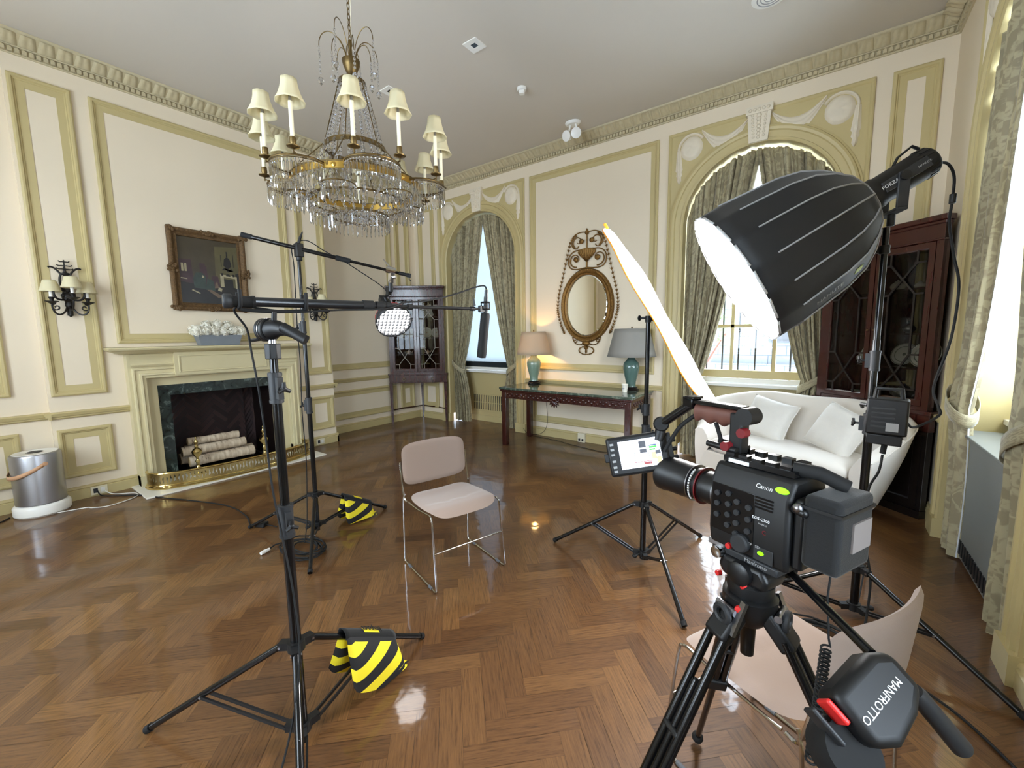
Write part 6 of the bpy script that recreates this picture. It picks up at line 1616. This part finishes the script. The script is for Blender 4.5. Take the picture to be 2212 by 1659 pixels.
# ------------------------------------------------------------------ cinema camera on its tripod
CO = V((-.085,1.045,1.115)); CZ = rad(155.2)
CM = M4.Translation(CO) @ M4.Rotation(CZ,4,'Z')
def cinema_camera():
    t = thing('cinema_camera','black cinema camera with a lens and top handle on the foreground tripod','camera',CO,CZ)
    b_ = MB(); yz = [(-.062,-.098),(.066,-.098),(.072,-.06),(.072,.052),(.050,.092),(-.05,.094),(-.066,.06),(-.066,-.06)]
    X = lambda s,z,w:(w,s,z); b_.prism(yz,X,-.085,.088); bd = b_.build('body','black_plastic',t,bevel=.008,smooth=40)
    fr = MB(); fr.cyl((.085,0,0),(.108,0,0),.044,n=32); fr.build('lens_mount','steel',t)
    bt = MB(); r = random.Random(3)
    for (x,z) in [(.066,.032),(.066,.008),(.066,-.018),(.040,.038),(.040,.014),(.040,-.010),(.040,-.034),(.020,.026),(.020,.002),(.020,-.022),(.020,-.046),(-.006,.022),(-.006,-.004),(-.006,-.030)]:
        k = MB().cyl((x,.070,z-.006),(x,.078,z-.006),.0062,n=12); k.build('button','dark_grey',t); lb = MB().bx(x-.008,x+.008,.0722,.0728,z+.004,z+.008); lb.build('button_label','text_grey',t,smooth=0)
    pn = MB().bx(-.018,.080,.0715,.0735,-.060,.048); pn.build('button_panel','black_gloss',t,bevel=.003)
    d = MB().lathe([(0,0),(.020,0),(.020,.010),(.017,.013),(0,.013)],(.008,.071,-.068),24,(0,1,0)); d.build('jog_dial','dark_grey',t)
    MB().lathe([(0,0),(.007,0),(.006,.006),(0,.007)],(.036,.070,-.088),14,(0,1,0)).build('record_button','red_plastic',t)
    v_ = MB()
    for i in range(4): v_.bx(-.055,-.018,.0715,.0745,.022+i*.007,.0255+i*.007)
    v_.build('air_vents','black_gloss',t,smooth=0)
    nx = (-1,0,0); m1_ = lambda x,z,y=.0735: axes((x,y,z),nx,(0,0,1))
    slope = V((0,-.022,.040)).normalized()
    text('maker_text','Canon',.013,axes((-.030,.064,.066),nx,slope),'text_white',t); text('model_text','EOS C300',.0085,m1_(-.032,.000),'text_white',t); text('mark_text','MARK II',.005,m1_(-.036,-.010),'text_grey',t); text('mark_c','C',.013,m1_(-.040,-.026),'red_dark',t)
    g = MB().lathe([(0,0),(.0065,0),(.0065,.003),(0,.003)],(-.066,.064,.070),16,(0,.9,.45),sx=2.0); g.build('green_lamp','led_green',t)
    text('port_text','CF   SD',.008,m1_(-.02,-.062),'text_grey',t)
    MB().lathe([(0,0),(.004,0),(.004,.003),(0,.003)],(-.036,.073,-.072),12,(0,1,0),sx=1.6).build('card_lamp','led_green',t); MB().bx(-.06,-.02,.072,.0735,-.090,-.060).build('card_door','dark_grey',t,bevel=.002)
    # lens
    LS = ((.108,.150,.040,'black_metal'),(.150,.157,.043,'grey_plastic'),(.157,.180,.043,'black_metal'),(.180,.186,.045,'black_rubber'),(.186,.235,.043,'black_metal'))
    ln = MB().lathe([(0,0),(.038,0),(.040,.006),(.040,.040),(.043,.045),(.043,.052),(.041,.054),(.041,.070),(.045,.074),(.045,.090),(.046,.094),(.047,.150),(.049,.154),(.049,.172),(.045,.172),(.043,.14),(0,.138)],(.108,0,0),40,(1,0,0)); l_ = ln.build('lens','black_metal',t,smooth=30)
    for x, m_ in ((.150,'red_dark'),(.176,'steel'),(.262,'steel')): MB().lathe([(.0455,0),(.0475,0),(.0475,.003),(.0455,.003)],(x,0,0),40,(1,0,0)).build('lens_ring',m_,l_,smooth=30)
    sc_ = MB()
    for i in range(14): a = i*.14+.5; sc_.obox(V((.166,.0455*sin(a),.0455*cos(a))),V((.170,.0455*sin(a),.0455*cos(a))),.004,.003,(0,sin(a),cos(a)))
    sc_.build('focus_scale','text_white',l_,smooth=0)
    # cheese plate, handle with wooden grip
    tp = MB(); tp.bx(-.075,.078,-.045,.042,.094,.106); 
    for i in range(5):
        for s_ in (-1,1): tp.bx(-.065+i*.030,-.045+i*.030,s_*.03-.009,s_*.03+.009,.106,.113)
    tp.build('top_plate','black_gloss',t,smooth=0); MB().bx(.018,.064,.040,.0445,.094,.102).build('plate_label','text_white',t)
    for x0,x1,y_ in ((.06,.135,.022),(.06,.135,-.022)): MB().cyl((x0,y_,.115),(x1,y_,.118),.0075,n=14).build('rod','black_metal',t)
    HX = .068
    h = MB(); h.bx(-.012+HX,.018+HX,-.016,.016,.106,.20); h.build('handle_post','black_plastic',t,bevel=.004)
    h = MB(); h.cyl((-.018+HX,-.02,.195),(-.018+HX,.02,.195),.020,n=20); h.build('handle_hinge','black_plastic',t)
    h = MB(); h.bx(-.01+HX,.145+HX,-.014,.014,.206,.216); h.bx(.12+HX,.148+HX,-.018,.018,.195,.222); h.bx(.115+HX,.142+HX,-.02,.02,.216,.224); h.build('handle_rail','black_gloss',t,bevel=.002)
    gp = MB()
    def gf(u,v2):
        a = 2*pi*v2; x = HX+.005+.112*u; bot = .026+.004*cos(u*6*pi); return (x,.0135*cos(a),.190+(.016 if sin(a)>0 else bot)*sin(a))
    gp.grid(gf,28,16,cv=True); gp.build('wooden_grip','wood_grip',t,smooth=60)
    for x, z in ((-.022,.160),(.016,.122)): MB().cyl((x+HX,.014,z),(x+HX,.034,z),.011,n=10).build('clamp_knob','red_dark',t)
    MB().tube([(.06+HX,.004,.166),(.045+HX,.012,.145),(.035+HX,.01,.112)],.005,8).build('handle_cable','black_rubber',t)
    # rear hook-up
    rr = MB(); rr.bx(-.105,-.085,-.055,.058,-.085,.06); rr.cyl((-.085,.066,.045),(-.115,.066,.038),.008); rr.build('battery_mount','black_metal',t,bevel=.006)
    MB().ball((-.098,.068,.048),.010,10).build('screw','steel',t); MB().tube([(-.06,.02,.108),(-.10,.0,.105),(-.14,-.02,.085)],.014,10).build('cable_bundle','black_rubber',t)
    bb = MB(); bb.bx(-.168,-.104,-.060,.064,-.066,.078); x_ = bb.build('battery_box','dark_grey' if False else 'black_cloth',t,bevel=.010,bseg=3)
    MB().bx(-.170,-.102,-.062,.066,.050,.056).build('box_seam','black_plastic',x_,smooth=0); MB().bx(-.1715,-.167,-.046,.022,-.024,.032).build('hook_patch','velcro',x_,smooth=0)
cinema_camera()
def monitor():
    c = V((-.395,1.105,1.170)); xr = V((.80,.60,-.0)); nrm = (V((0,0,1.5))+V((.35,-.15,.02))-c).normalized()
    x = V((0,0,1)).cross(nrm).normalized(); y = nrm.cross(x); rol = rad(9.5); x, y = x*cos(rol)+y*sin(rol), y*cos(rol)-x*sin(rol)
    t = thing('camera_monitor','small on-camera monitor showing a bright room picture, left of the cinema camera','monitor',c)
    m = axes((0,0,0),x,y); b_ = MB(); b_.T = m
    b_.bx(-.082,.082,-.054,.054,-.022,.0); b_.build('housing','black_plastic',t,bevel=.008,bseg=3)
    s_ = MB(); s_.T = m; s_.bx(-.052,.060,-.036,.040,.0,.0012); sc_ = s_.build('screen','screen_white',t,smooth=0)
    def p(mt, rs):
        q = MB(); q.T = m
        for i,(a,b2,c_,d) in enumerate(rs): q.bx(a,b2,c_,d,.0012,.0016+.0001*i)
        q.build('screen_image',mt,sc_,smooth=0)
    p('screen_dark',[(.004,.022,.016,.034),(.004,.022,.002,.012),(.045,.058,-.006,.004)]); p('screen_green',[(.030,.050,.012,.017),(.030,.046,.006,.010)]); p('screen_blue',[(.030,.050,.018,.021)])
    p('screen_tan',[(.034,.046,-.018,.000),(.046,.058,-.030,-.014)]); p('screen_red',[(-.016,.034,-.0225,-.0210),(.010,.030,-.030,-.024)]); p('silver_line',[(-.048,.058,-.0015,-.0005),(-.030,-.0295,-.036,.04),(-.012,-.0112,-.036,.04),(.026,.0268,-.03,.036)])
    k = MB(); k.T = m
    for i,z in enumerate((.036,.022,.008,-.010,-.026,-.038)): k.bx(-.074,-.064,z-.004,z+.002,.0,.002)
    k.build('side_buttons','text_grey',t,smooth=0)
    st = MB(); st.T = m; st.bx(.080,.094,-.046,.046,-.02,-.004); st.bx(-.092,-.080,-.012,.012,-.016,-.004)
    for z in (.024,-.0,-.022): st.cyl((.092,z,-.012),(.106,z,-.012),.006)
    st.build('cable_ports','black_plastic',t,bevel=.002)
mat('silver_line',(150,150,156),.4)
monitor()
def monitor_arm():
    a = CM @ V((.205,0,.200)); b_ = V((-.352,1.155,1.250)); t = thing('monitor_arm','short black arm joining the monitor to the front of the camera handle','arm',a)
    L_ = b_-a; m = MB(); m.tube([(0,0,0),L_*.93],.012,14); m.build('arm_tube','black_gloss',t)
    d = (V((0,0,1.5))-b_).normalized(); MB().lathe([(0,-.016),(.017,-.016),(.021,-.010),(.021,.010),(.017,.016),(0,.016)],L_,20,d).build('rosette','black_plastic',t,smooth=30)
    MB().tube([L_+V((0,0,-.01)),L_+V((-.005,-.01,-.045))],.014,10).build('mount','black_plastic',t); MB().tube(spline([V((.02,-.01,-.02)),L_*.45+V((.01,-.01,-.035)),L_*.9+V((.01,-.02,-.075))],6),.0055,7).build('video_cable','black_rubber',t)
monitor_arm()
TH = V((-.105,1.03,0))
def tripod():
    t = thing('video_tripod','black twin-tube video tripod in the right foreground holding the cinema camera','tripod',TH)
    hz = .895
    b_ = MB(); b_.lathe([(0,hz-.05),(.03,hz-.05),(.046,hz-.03),(.056,hz),(.056,hz+.018),(.05,hz+.022),(0,hz+.022)],n=32); b_.lathe([(0,hz-.13),(.014,hz-.13),(.016,hz-.06),(.02,hz-.05)],n=16); b_.build('bowl','black_metal',t,smooth=35)
    for a in (232,112,352):
        A = rad(a); d = V((cos(A),sin(A),0)); n_ = V((-sin(A),cos(A),0)); p0 = d*.052+V((0,0,hz-.005)); p1 = d*.50+V((0,0,.03))
        k = MB(); k.obox(p0-d*.02,p0+(p1-p0).normalized()*.075,.058,.034,d); kk = k.build('leg_pivot','black_plastic',t,bevel=.008)
        MB().tube([p0+n_*(.0)+d*.022+V((.018*cos(i*pi/8)*n_.x,.018*cos(i*pi/8)*n_.y,.018*sin(i*pi/8)-.012)) for i in range(16)],.007,8,closed=True).build('tie_ring','dark_grey',kk)
        MB().cyl(p0-n_*.026+d*.01,p0+n_*.026+d*.01,.008).build('bolt','steel',kk)
        u = (p1-p0).normalized()
        mid = p0+u*.50
        for s_ in (-1,1): MB().cyl(p0+u*.05+n_*s_*.020,mid+n_*s_*.020,.0105,n=14).build('upper_tube','black_gloss',t)
        lw = MB(); lw.cyl(p0+u*.18,p1,.0095,n=14); l2 = lw.build('lower_tube','black_gloss',t)
        br = MB(); br.obox(mid-u*.02,mid+u*.03,.065,.03,d); br.obox(p0+u*.30-u*.008,p0+u*.30+u*.008,.05,.022,d); br.build('leg_lock','black_plastic',t,bevel=.005); MB().ball(p1,.02,10).build('foot','black_rubber',l2)
        lv = MB(); lv.obox(p0+u*.05+n_*.03,p0-u*.01+n_*.034+V((0,0,.02)),.014,.008); lv.build('lever','steel',kk)
    MB().lathe([(0,0),(.009,0),(.008,.006),(0,.008)],(.045*-.28,-.058,hz+.004),12,(-.25,-.97,0)).build('bubble_cap','red_plastic',t)
tripod()
def fluid_head():
    o0 = TH+V((0,0,.917)); t = thing('fluid_head','black fluid head with sliding plate between the tripod and the camera','tripod head',o0,CZ)
    MB().lathe([(0,0),(.045,0),(.048,.01),(.048,.028),(.04,.034),(0,.034)],n=30).build('pan_base','black_plastic',t,smooth=35)
    h = MB(); h.prism([(-.05,.03),(.045,.03),(.058,.05),(.05,.078),(-.042,.078),(-.058,.055)],lambda s,z,w:(s,w,z),-.038,.038); h.build('tilt_housing','black_metal',t,bevel=.010,bseg=3)
    MB().lathe([(0,0),(.026,0),(.026,.014),(.02,.018),(0,.018)],(0,.036,.055),24,(0,1,0)).build('tilt_drum','black_metal',t,smooth=35)
    MB().obox((.080,0,.083),(-.070,0,.083),.058,.020).build('sliding_plate','dark_grey',t,bevel=.004); MB().obox((.086,.02,.094),(.045,.02,.096),.03,.014).build('camera_plate','aluminium_brushed',t,bevel=.003)
    MB().lathe([(0,0),(.013,0),(.015,.004),(.013,.016),(0,.018)],(.058,.030,.078),16,(0,1,0)).build('lock_knob','chrome',t)
    for p in ((.052,.034,.028),(-.01,.038,.03)): MB().lathe([(0,0),(.007,0),(.006,.010),(0,.011)],p,12,(.2,1,0)).build('red_knob','red_plastic',t)
    text('plate_text','Manfrotto',.012,axes((-.025,.0295,.084),(-1,0,0),(0,0,1)),'text_grey',t)
fluid_head()
PB0 = V((-.042,1.062,.978)); PB1 = V((.094,.899,.945))
def pan_bar():
    t = thing('pan_bar','black pan bar slanting down from the fluid head to the remote control','pan bar',PB0); d = PB1-PB0
    MB().tube([(0,0,0),d],.0085,14).build('bar','black_gloss',t); MB().lathe([(0,-.015),(.016,-.015),(.018,0),(.016,.015),(0,.015)],(0,0,0),16,d).build('rosette','black_plastic',t)
    e = V((.230,.985,.775))-PB0; g0 = V((.155,.93,.885))-PB0
    MB().tube([d,d.lerp(g0,.5)+V((0,0,-.01)),g0],.009,10).build('elbow','black_metal',t)
    MB().tube([g0,g0.lerp(e,.08),g0.lerp(e,.5),e],[.013,.0155,.0155,.0165],18).build('foam_grip','dark_grey',t)
pan_bar()
def remote():
    c = V((.098,.842,.905)); t = thing('remote_control','black remote zoom control with white lettering clamped on the pan bar, bottom right','remote control',c)
    vdir = (V((0,0,1.5))-c).normalized(); rgt = vdir.cross(V((0,0,1))).normalized()*-1; rgt = V((.80,.60,0)); upv = rgt.cross(-vdir).normalized(); upv = upv if upv.z > 0 else -upv
    # body long axis runs down-left in the view
    ax = (rgt*.84+upv*.54).normalized(); sx_ = (rgt*.54-upv*.84).normalized()
    m = axes((0,0,0),sx_,ax); 
    nz = sx_.cross(ax)
    if nz.dot(vdir) < 0: m = axes((0,0,0),-sx_,ax)
    b_ = MB(); b_.T = m; b_.prism([(-.048,-.062),(.030,-.068),(.052,-.030),(.046,.030),(.030,.072),(-.026,.078),(-.046,.045)],lambda s,z,w:(s,z,w),-.045,.018); b_.build('housing','black_plastic',t,bevel=.016,bseg=4,smooth=50)
    k = MB(); k.T = m; k.lathe([(0,-.06),(.036,-.06),(.044,-.05),(.046,-.01),(.042,.004),(0,.006)],(.024,-.082,-.02),28); k.build('control_wheel','black_rubber',t)
    r_ = MB(); r_.T = m; r_.bx(-.046,-.008,-.075,-.066,-.02,.012); r_.build('red_switch','red_plastic',t,bevel=.003)
    p_ = MB(); p_.T = m; p_.bx(-.048,.008,-.098,-.090,-.03,.0); p_.build('lower_plate','dark_grey',t,bevel=.003)
    mm = m @ axes((.0,-.004,.0186),(0,-1,0),(1,0,0)); text('lettering','MANFROTTO',.0165,mm,'text_white',t)
remote()
hel = []
for i in range(0,26*12+1):
    f = i/(26*12); p = V((.035,.968,.885)).lerp(V((.022,.885,.70)),f); a = 2*pi*i/12; hel.append(p+V((.80,.60,0))*.008*cos(a)+V((-.6,.8,0))*.008*sin(a))
cc = thing('coiled_cord','black coiled cord hanging below the camera battery box','cord',(.03,.93,.70)); MB().tube([V((.035,1.0,1.04)),V((.032,1.0,.97)),V((.038,.975,.90))]+hel,.0022,6).build('spiral','black_rubber',cc,local=(.03,.93,.70))
cable('remote_cable',[V((.06,.80,.84)),V((.085,.85,.80)),V((.02,.80,.70)),V((-.02,.78,.55)),V((-.05,.75,.45))],.003,'black_rubber','thin black cable hanging below the remote control')
# ------------------------------------------------------------------ chandelier
def chandelier():
    cx, cy = -2.70, 1.83; t = thing('chandelier','large crystal chandelier with twelve shaded candle lights hanging in the room','chandelier',(cx,cy,2.55))
    Z = lambda z: z-2.55
    ch = MB()
    for i in range(17):
        z = Z(3.50)+i*.034; pts = []
        for k in range(12):
            a = 2*pi*k/12; u, v_ = .009*cos(a), .022*sin(a); pts.append((u,0,z+v_) if i%2 else (0,u,z+v_))
        ch.tube(pts,.0028,6,closed=True)
    ch.build('chain','antique_brass',t); MB().tube([(.006,.008,Z(4.04)),(.014,.01,Z(3.8)),(.008,.006,Z(3.5)),(0,0,Z(3.45))],.0022,6).build('flex','candle_ivory',t)
    MB().lathe([(0,0),(.07,0),(.075,-.012),(.05,-.03),(.012,-.04),(0,-.042)],(0,0,Z(4.048)),24).build('ceiling_rose','antique_brass',t)
    MB().lathe([(.0,Z(3.50)),(.012,Z(3.49)),(.016,Z(3.46)),(.010,Z(3.45)),(.012,Z(3.40)),(.009,Z(3.37)),(.0095,Z(3.26)),(0,Z(3.26))],n=16).build('stem','antique_brass',t)
    MB().lathe([(.058,Z(3.365)),(.060,Z(3.36)),(.052,Z(3.33)),(.035,Z(3.29)),(.018,Z(3.275)),(.024,Z(3.26)),(.014,Z(3.25)),(0,Z(3.25))],n=24).build('crown_bowl','antique_brass',t)
    def bead(mb,p,s_): mb.lathe([(0,-s_*1.5),(s_*.75,-s_*.5),(s_*.75,s_*.5),(0,s_*1.5)],p,6)
    def drop(mb,p,s_): mb.lathe([(0,-s_*3.2),(s_*1.1,-s_*1.6),(s_*.9,-s_*.6),(0,0)],p,6)
    # spray of wire arms with strings of beads
    r = random.Random(8)
    for i in range(10):
        a = 2*pi*i/10+.2; big = i%2==0; d = V((cos(a),sin(a),0)); R_ = .20 if big else .13; top = Z(3.50) if big else Z(3.43)
        arm = bez(d*.02+V((0,0,Z(3.34))),d*.06+V((0,0,top+.10)),d*R_+V((0,0,top+.06)),d*R_+V((0,0,top-.06)),14); MB().tube(arm,.0028,6).build('spray_arm','antique_brass',t)
        s_ = MB(); n = 7 if big else 5
        for k in range(n): bead(s_,arm[-1]+V((0,0,-.012-.026*k)),.0095)
        drop(s_,arm[-1]+V((0,0,-.012-.026*n)),.018); s_.build('bead_string','crystal',t,smooth=0)
    def hoop(name,R_,z,h,m,n=48): 
        mb = MB(); mb.shell([(R_-.003,z-h/2),(R_+.003,z-h/2),(R_+.003,z+h/2),(R_-.003,z+h/2),(R_-.003,z-h/2)],n=n); return mb.build(name,m,t,smooth=40)
    hoop('small_crown_ring',.085,Z(3.22),.022,'antique_brass'); hoop('upper_ring',.20,Z(2.79),.030,'antique_brass')
    for i in range(4):
        a = pi/4+i*pi/2; d = V((cos(a),sin(a),0)); MB().tube([V((0,0,Z(3.27))),d*.085+V((0,0,Z(3.22)))],.003,6).build('strut','antique_brass',t)
    for i in range(6):                                  # hanging chains
        a = rad(-82+60*i+30); d = V((cos(a),sin(a),0)); c = MB(); p0, p1, p2 = d*.088+V((0,0,Z(3.22))), d*.202+V((0,0,Z(2.80))), d*.44+V((0,0,Z(2.56)))
        for q0, q1, n in ((p0,p1,26),(p1,p2,20)):
            pts = [q0.lerp(q1,k/n)+V((.003*(k%2),.003*((k+1)%2),0)) for k in range(n+1)]; c.tube(pts,.0035,6)
        c.build('suspension_chain','antique_brass',t)
    for i in range(20):                                 # tent of beads
        a = 2*pi*i/20; d = V((cos(a),sin(a),0)); s_ = MB()
        for k in range(17):
            f = k/16; bead(s_, d*(.087+.110*f**1.25)+V((0,0,Z(3.21)-.42*f)), .0095+.0035*f)
        s_.build('bead_strand','crystal',t,smooth=0)
    for i in range(22):                                 # swags from the upper ring out to the main ring
        a = 2*pi*(i+.5)/22; d = V((cos(a),sin(a),0)); s_ = MB()
        for k in range(10):
            f = k/9; bead(s_, d*(.203+.222*f)+V((0,0,Z(2.78)-.235*f-.05*sin(pi*f))), .0125)
        s_.build('bead_swag','crystal',t,smooth=0)
    mr = hoop('main_ring',.425,Z(2.535),.040,'gold_bright',72); hoop('main_ring_edge',.428,Z(2.558),.008,'antique_brass',72); hoop('lower_ring',.20,Z(2.345),.016,'antique_brass'); hoop('middle_ring',.325,Z(2.435),.012,'antique_brass')
    for i in range(12):
        a = rad(-82+30*i); d = V((cos(a),sin(a),0)); MB().lathe([(0,0),(.016,0),(.014,.006),(.006,.008),(0,.010)],d*.427+V((0,0,Z(2.535))),14,d).build('rosette','gold_bright',t)
    prisms = []                                          # (position, size)
    for i in range(6):
        A = rad(-82+60*i); c = V((cos(A),sin(A),0))*.47; lo = MB(); pts = []
        for k in range(15):
            q = A+rad(-105+15*k); pts.append(c+V((cos(q),sin(q),0))*.165*(1.0)+V((0,0,Z(2.545)))-V((cos(A),sin(A),0))*.03)
        lo.tube(pts,.006,6); lo.tube([p+V((0,0,-.012)) for p in pts],.003,5); lo.build('lobe_frame','antique_brass',t)
        for k in range(27):
            q = A+rad(-100+200*k/26); p = c+V((cos(q),sin(q),0))*.163-V((cos(A),sin(A),0))*.03+V((0,0,Z(2.53))); prisms.append((p,.105))
        for s_ in (-1,1):                                # two candles on each lobe
            b_ = rad(-82+60*i+s_*13); p = V((cos(b_),sin(b_),0))*.585+V((0,0,Z(2.545)))
            k = MB(); k.lathe([(.004,0),(.004,.02),(.010,.024),(.034,.032),(.036,.036),(.012,.034),(.014,.045),(.018,.055),(.016,.085),(.0,.085)],p,18); k.tube([p+V((0,0,.01)),p-V((cos(b_),sin(b_),0))*.03],.004,6); cup = k.build('candle_cup','antique_brass',t)
            MB().cyl(p+V((0,0,.08)),p+V((0,0,.275)),.0115,n=14).build('candle_sleeve','candle_ivory',cup); kk = MB(); kk.cyl(p+V((0,0,.275)),p+V((0,0,.30)),.008); kk.ball(p+V((0,0,.325)),.014,8,(1,1,1.7)); kk.build('bulb','bulb_dark',cup)
            sh = MB(); prof = [(.078,.268),(.068,.285),(.057,.31),(.048,.34),(.043,.365),(.041,.39)]; sh.shell(prof,p,32,flute=.035,nf=8); sh.build('lamp_shade','shade_cream',cup,smooth=60,solid=.0025)
    for i in range(72): a = 2*pi*i/72; prisms.append((V((cos(a),sin(a),0))*.425+V((0,0,Z(2.512))),.10))
    for i in range(44): a = 2*pi*i/44; prisms.append((V((cos(a),sin(a),0))*.325+V((0,0,Z(2.43))),.085))
    for i in range(38): a = 2*pi*i/38; prisms.append((V((cos(a),sin(a),0))*.20+V((0,0,Z(2.338))),.095))
    for i in range(6):                                   # second lobe tier below
        A = rad(-52+60*i); c = V((cos(A),sin(A),0))*.36; lo = MB(); pts = [c+V((cos(A+rad(-100+200*k/12)),sin(A+rad(-100+200*k/12)),0))*.10+V((0,0,Z(2.44))) for k in range(13)]; lo.tube(pts,.004,6); lo.build('lower_lobe_frame','antique_brass',t)
        for k in range(13): prisms.append((pts[k]+V((0,0,-.01)),.09))
    bk = MB()
    for i in range(26):
        a = 2*pi*i/26; d = V((cos(a),sin(a),0))
        for k in range(7): f = k/6; bead(bk,d*(.42-.10*f)+V((0,0,Z(2.50)-.07*f-.03*sin(pi*f))),.010)
        for k in range(6): f = k/5; bead(bk,d*(.32-.12*f)+V((0,0,Z(2.425)-.085*f-.02*sin(pi*f))),.010)
        for k in range(4): f = k/3; bead(bk,d*(.20-.15*f)+V((0,0,Z(2.34)-.02*f)),.010)
    tag(bk.build('bead_basket','crystal',t,smooth=0),kind='stuff')
    def prism_mesh(mb,p,h,rz):
        w_ = .0088; q = lambda s_,z: [p+V((s_*cos(rz+k*pi/2),s_*sin(rz+k*pi/2)*.7,z)) for k in range(4)]
        L_ = [q(.003,-.012),q(w_,-.022),q(w_*.85,-h*.82)]; vs_ = [v_ for l in L_ for v_ in l]+[p+V((0,0,-h))]
        mb.add(vs_,[(0,1,2,3)]+[(i*4+j,i*4+(j+1)%4,(i+1)*4+(j+1)%4,(i+1)*4+j) for i in range(2) for j in range(4)]+[(8+j,8+(j+1)%4,12) for j in range(4)]); mb.ball(p+V((0,0,-.003)),.006,6)
    view = V((-cx,-cy,0)).normalized()
    prisms.sort(key=lambda e: -(e[0].dot(view)))
    rest = MB()
    for i,(p,h) in enumerate(prisms):
        hh = h*r.uniform(.94,1.06); rz = r.uniform(0,1.5)
        if i < 100: o = MB(); prism_mesh(o,p,hh,rz); o.build('prism','crystal',t,smooth=0)
        else: prism_mesh(rest,p,hh,rz)
    tag(rest.build('prism_fringe','crystal',t,smooth=0),kind='stuff')
chandelier()

# ------------------------------------------------------------------ on the ceiling
def downlight(x, y, label):
    t = thing('recessed_light',label,'ceiling light',(x,y,ZC),0)
    MB().frame(-.075,.075,-.075,.075,[(0,0),(0,.008),(.048,.006),(.050,-.0)],lambda s,z,w:(s,z,-w)).build('trim_plate','white_gloss',t,smooth=0)
    MB().bx(-.027,.027,-.027,.027,-.004,-.001).build('aperture','black_gloss',t)
downlight(-2.646,3.048,'square recessed ceiling light between the chandelier and the smoke detector'); downlight(-3.81,3.03,'square recessed ceiling light half hidden behind a chandelier shade')
t = thing('smoke_detector','small white smoke detector on the ceiling between the recessed light and the twin emergency lamps','detector',(-2.694,3.836,ZC),rad(30))
MB().lathe([(0,0),(.05,0),(.05,-.02),(.042,-.028),(0,-.028)],n=24).build('base','white_gloss',t); MB().bx(-.028,.028,-.028,.028,-.062,-.026).build('sensor','white_gloss',t,bevel=.008)
def emergency():
    t = thing('emergency_light','twin white emergency lamp heads hanging from the ceiling by the crown moulding','emergency light',(-2.62,4.80,ZC))
    MB().lathe([(0,0),(.075,0),(.075,-.012),(.06,-.03),(0,-.03)],n=28,sx=1.3).build('canopy','white_gloss',t)
    for s_, d in ((-.055,V((-.15,-.9,-.30))),(.062,V((.42,-.85,-.28)))):
        d = d.normalized(); p = V((s_,-.03,-.15)); MB().tube([(s_*.6,0,-.02),(s_*.9,0,-.09),p-d*.03],.012,10).build('neck','white_gloss',t)
        h = MB().lathe([(0,-.05),(.03,-.05),(.052,-.02),(.060,.02),(.060,.028),(.054,.028)],p,28,d).build('lamp_head','white_gloss',t)
        MB().lathe([(0,-.015),(.03,-.005),(.053,.024)],p,28,d).build('reflector','chrome',h); MB().lathe([(.055,.022),(.0605,.03),(.055,.032)],p,28,d).build('rim','white_gloss',h)
emergency()
t = thing('ceiling_vent','pale round ceiling vent at the top edge above the softbox','vent',(-.50,4.02,ZC)); MB().lathe([(0,0),(.12,0),(.125,-.012),(.09,-.02),(0,-.02)],n=32).build('rim','white_gloss',t); s_ = MB()
for r_ in (.035,.06,.085): s_.tube([(r_*cos(i*pi/12),r_*sin(i*pi/12),-.020) for i in range(24)],.004,6,closed=True)
s_.build('louvres','grey_piping',t)
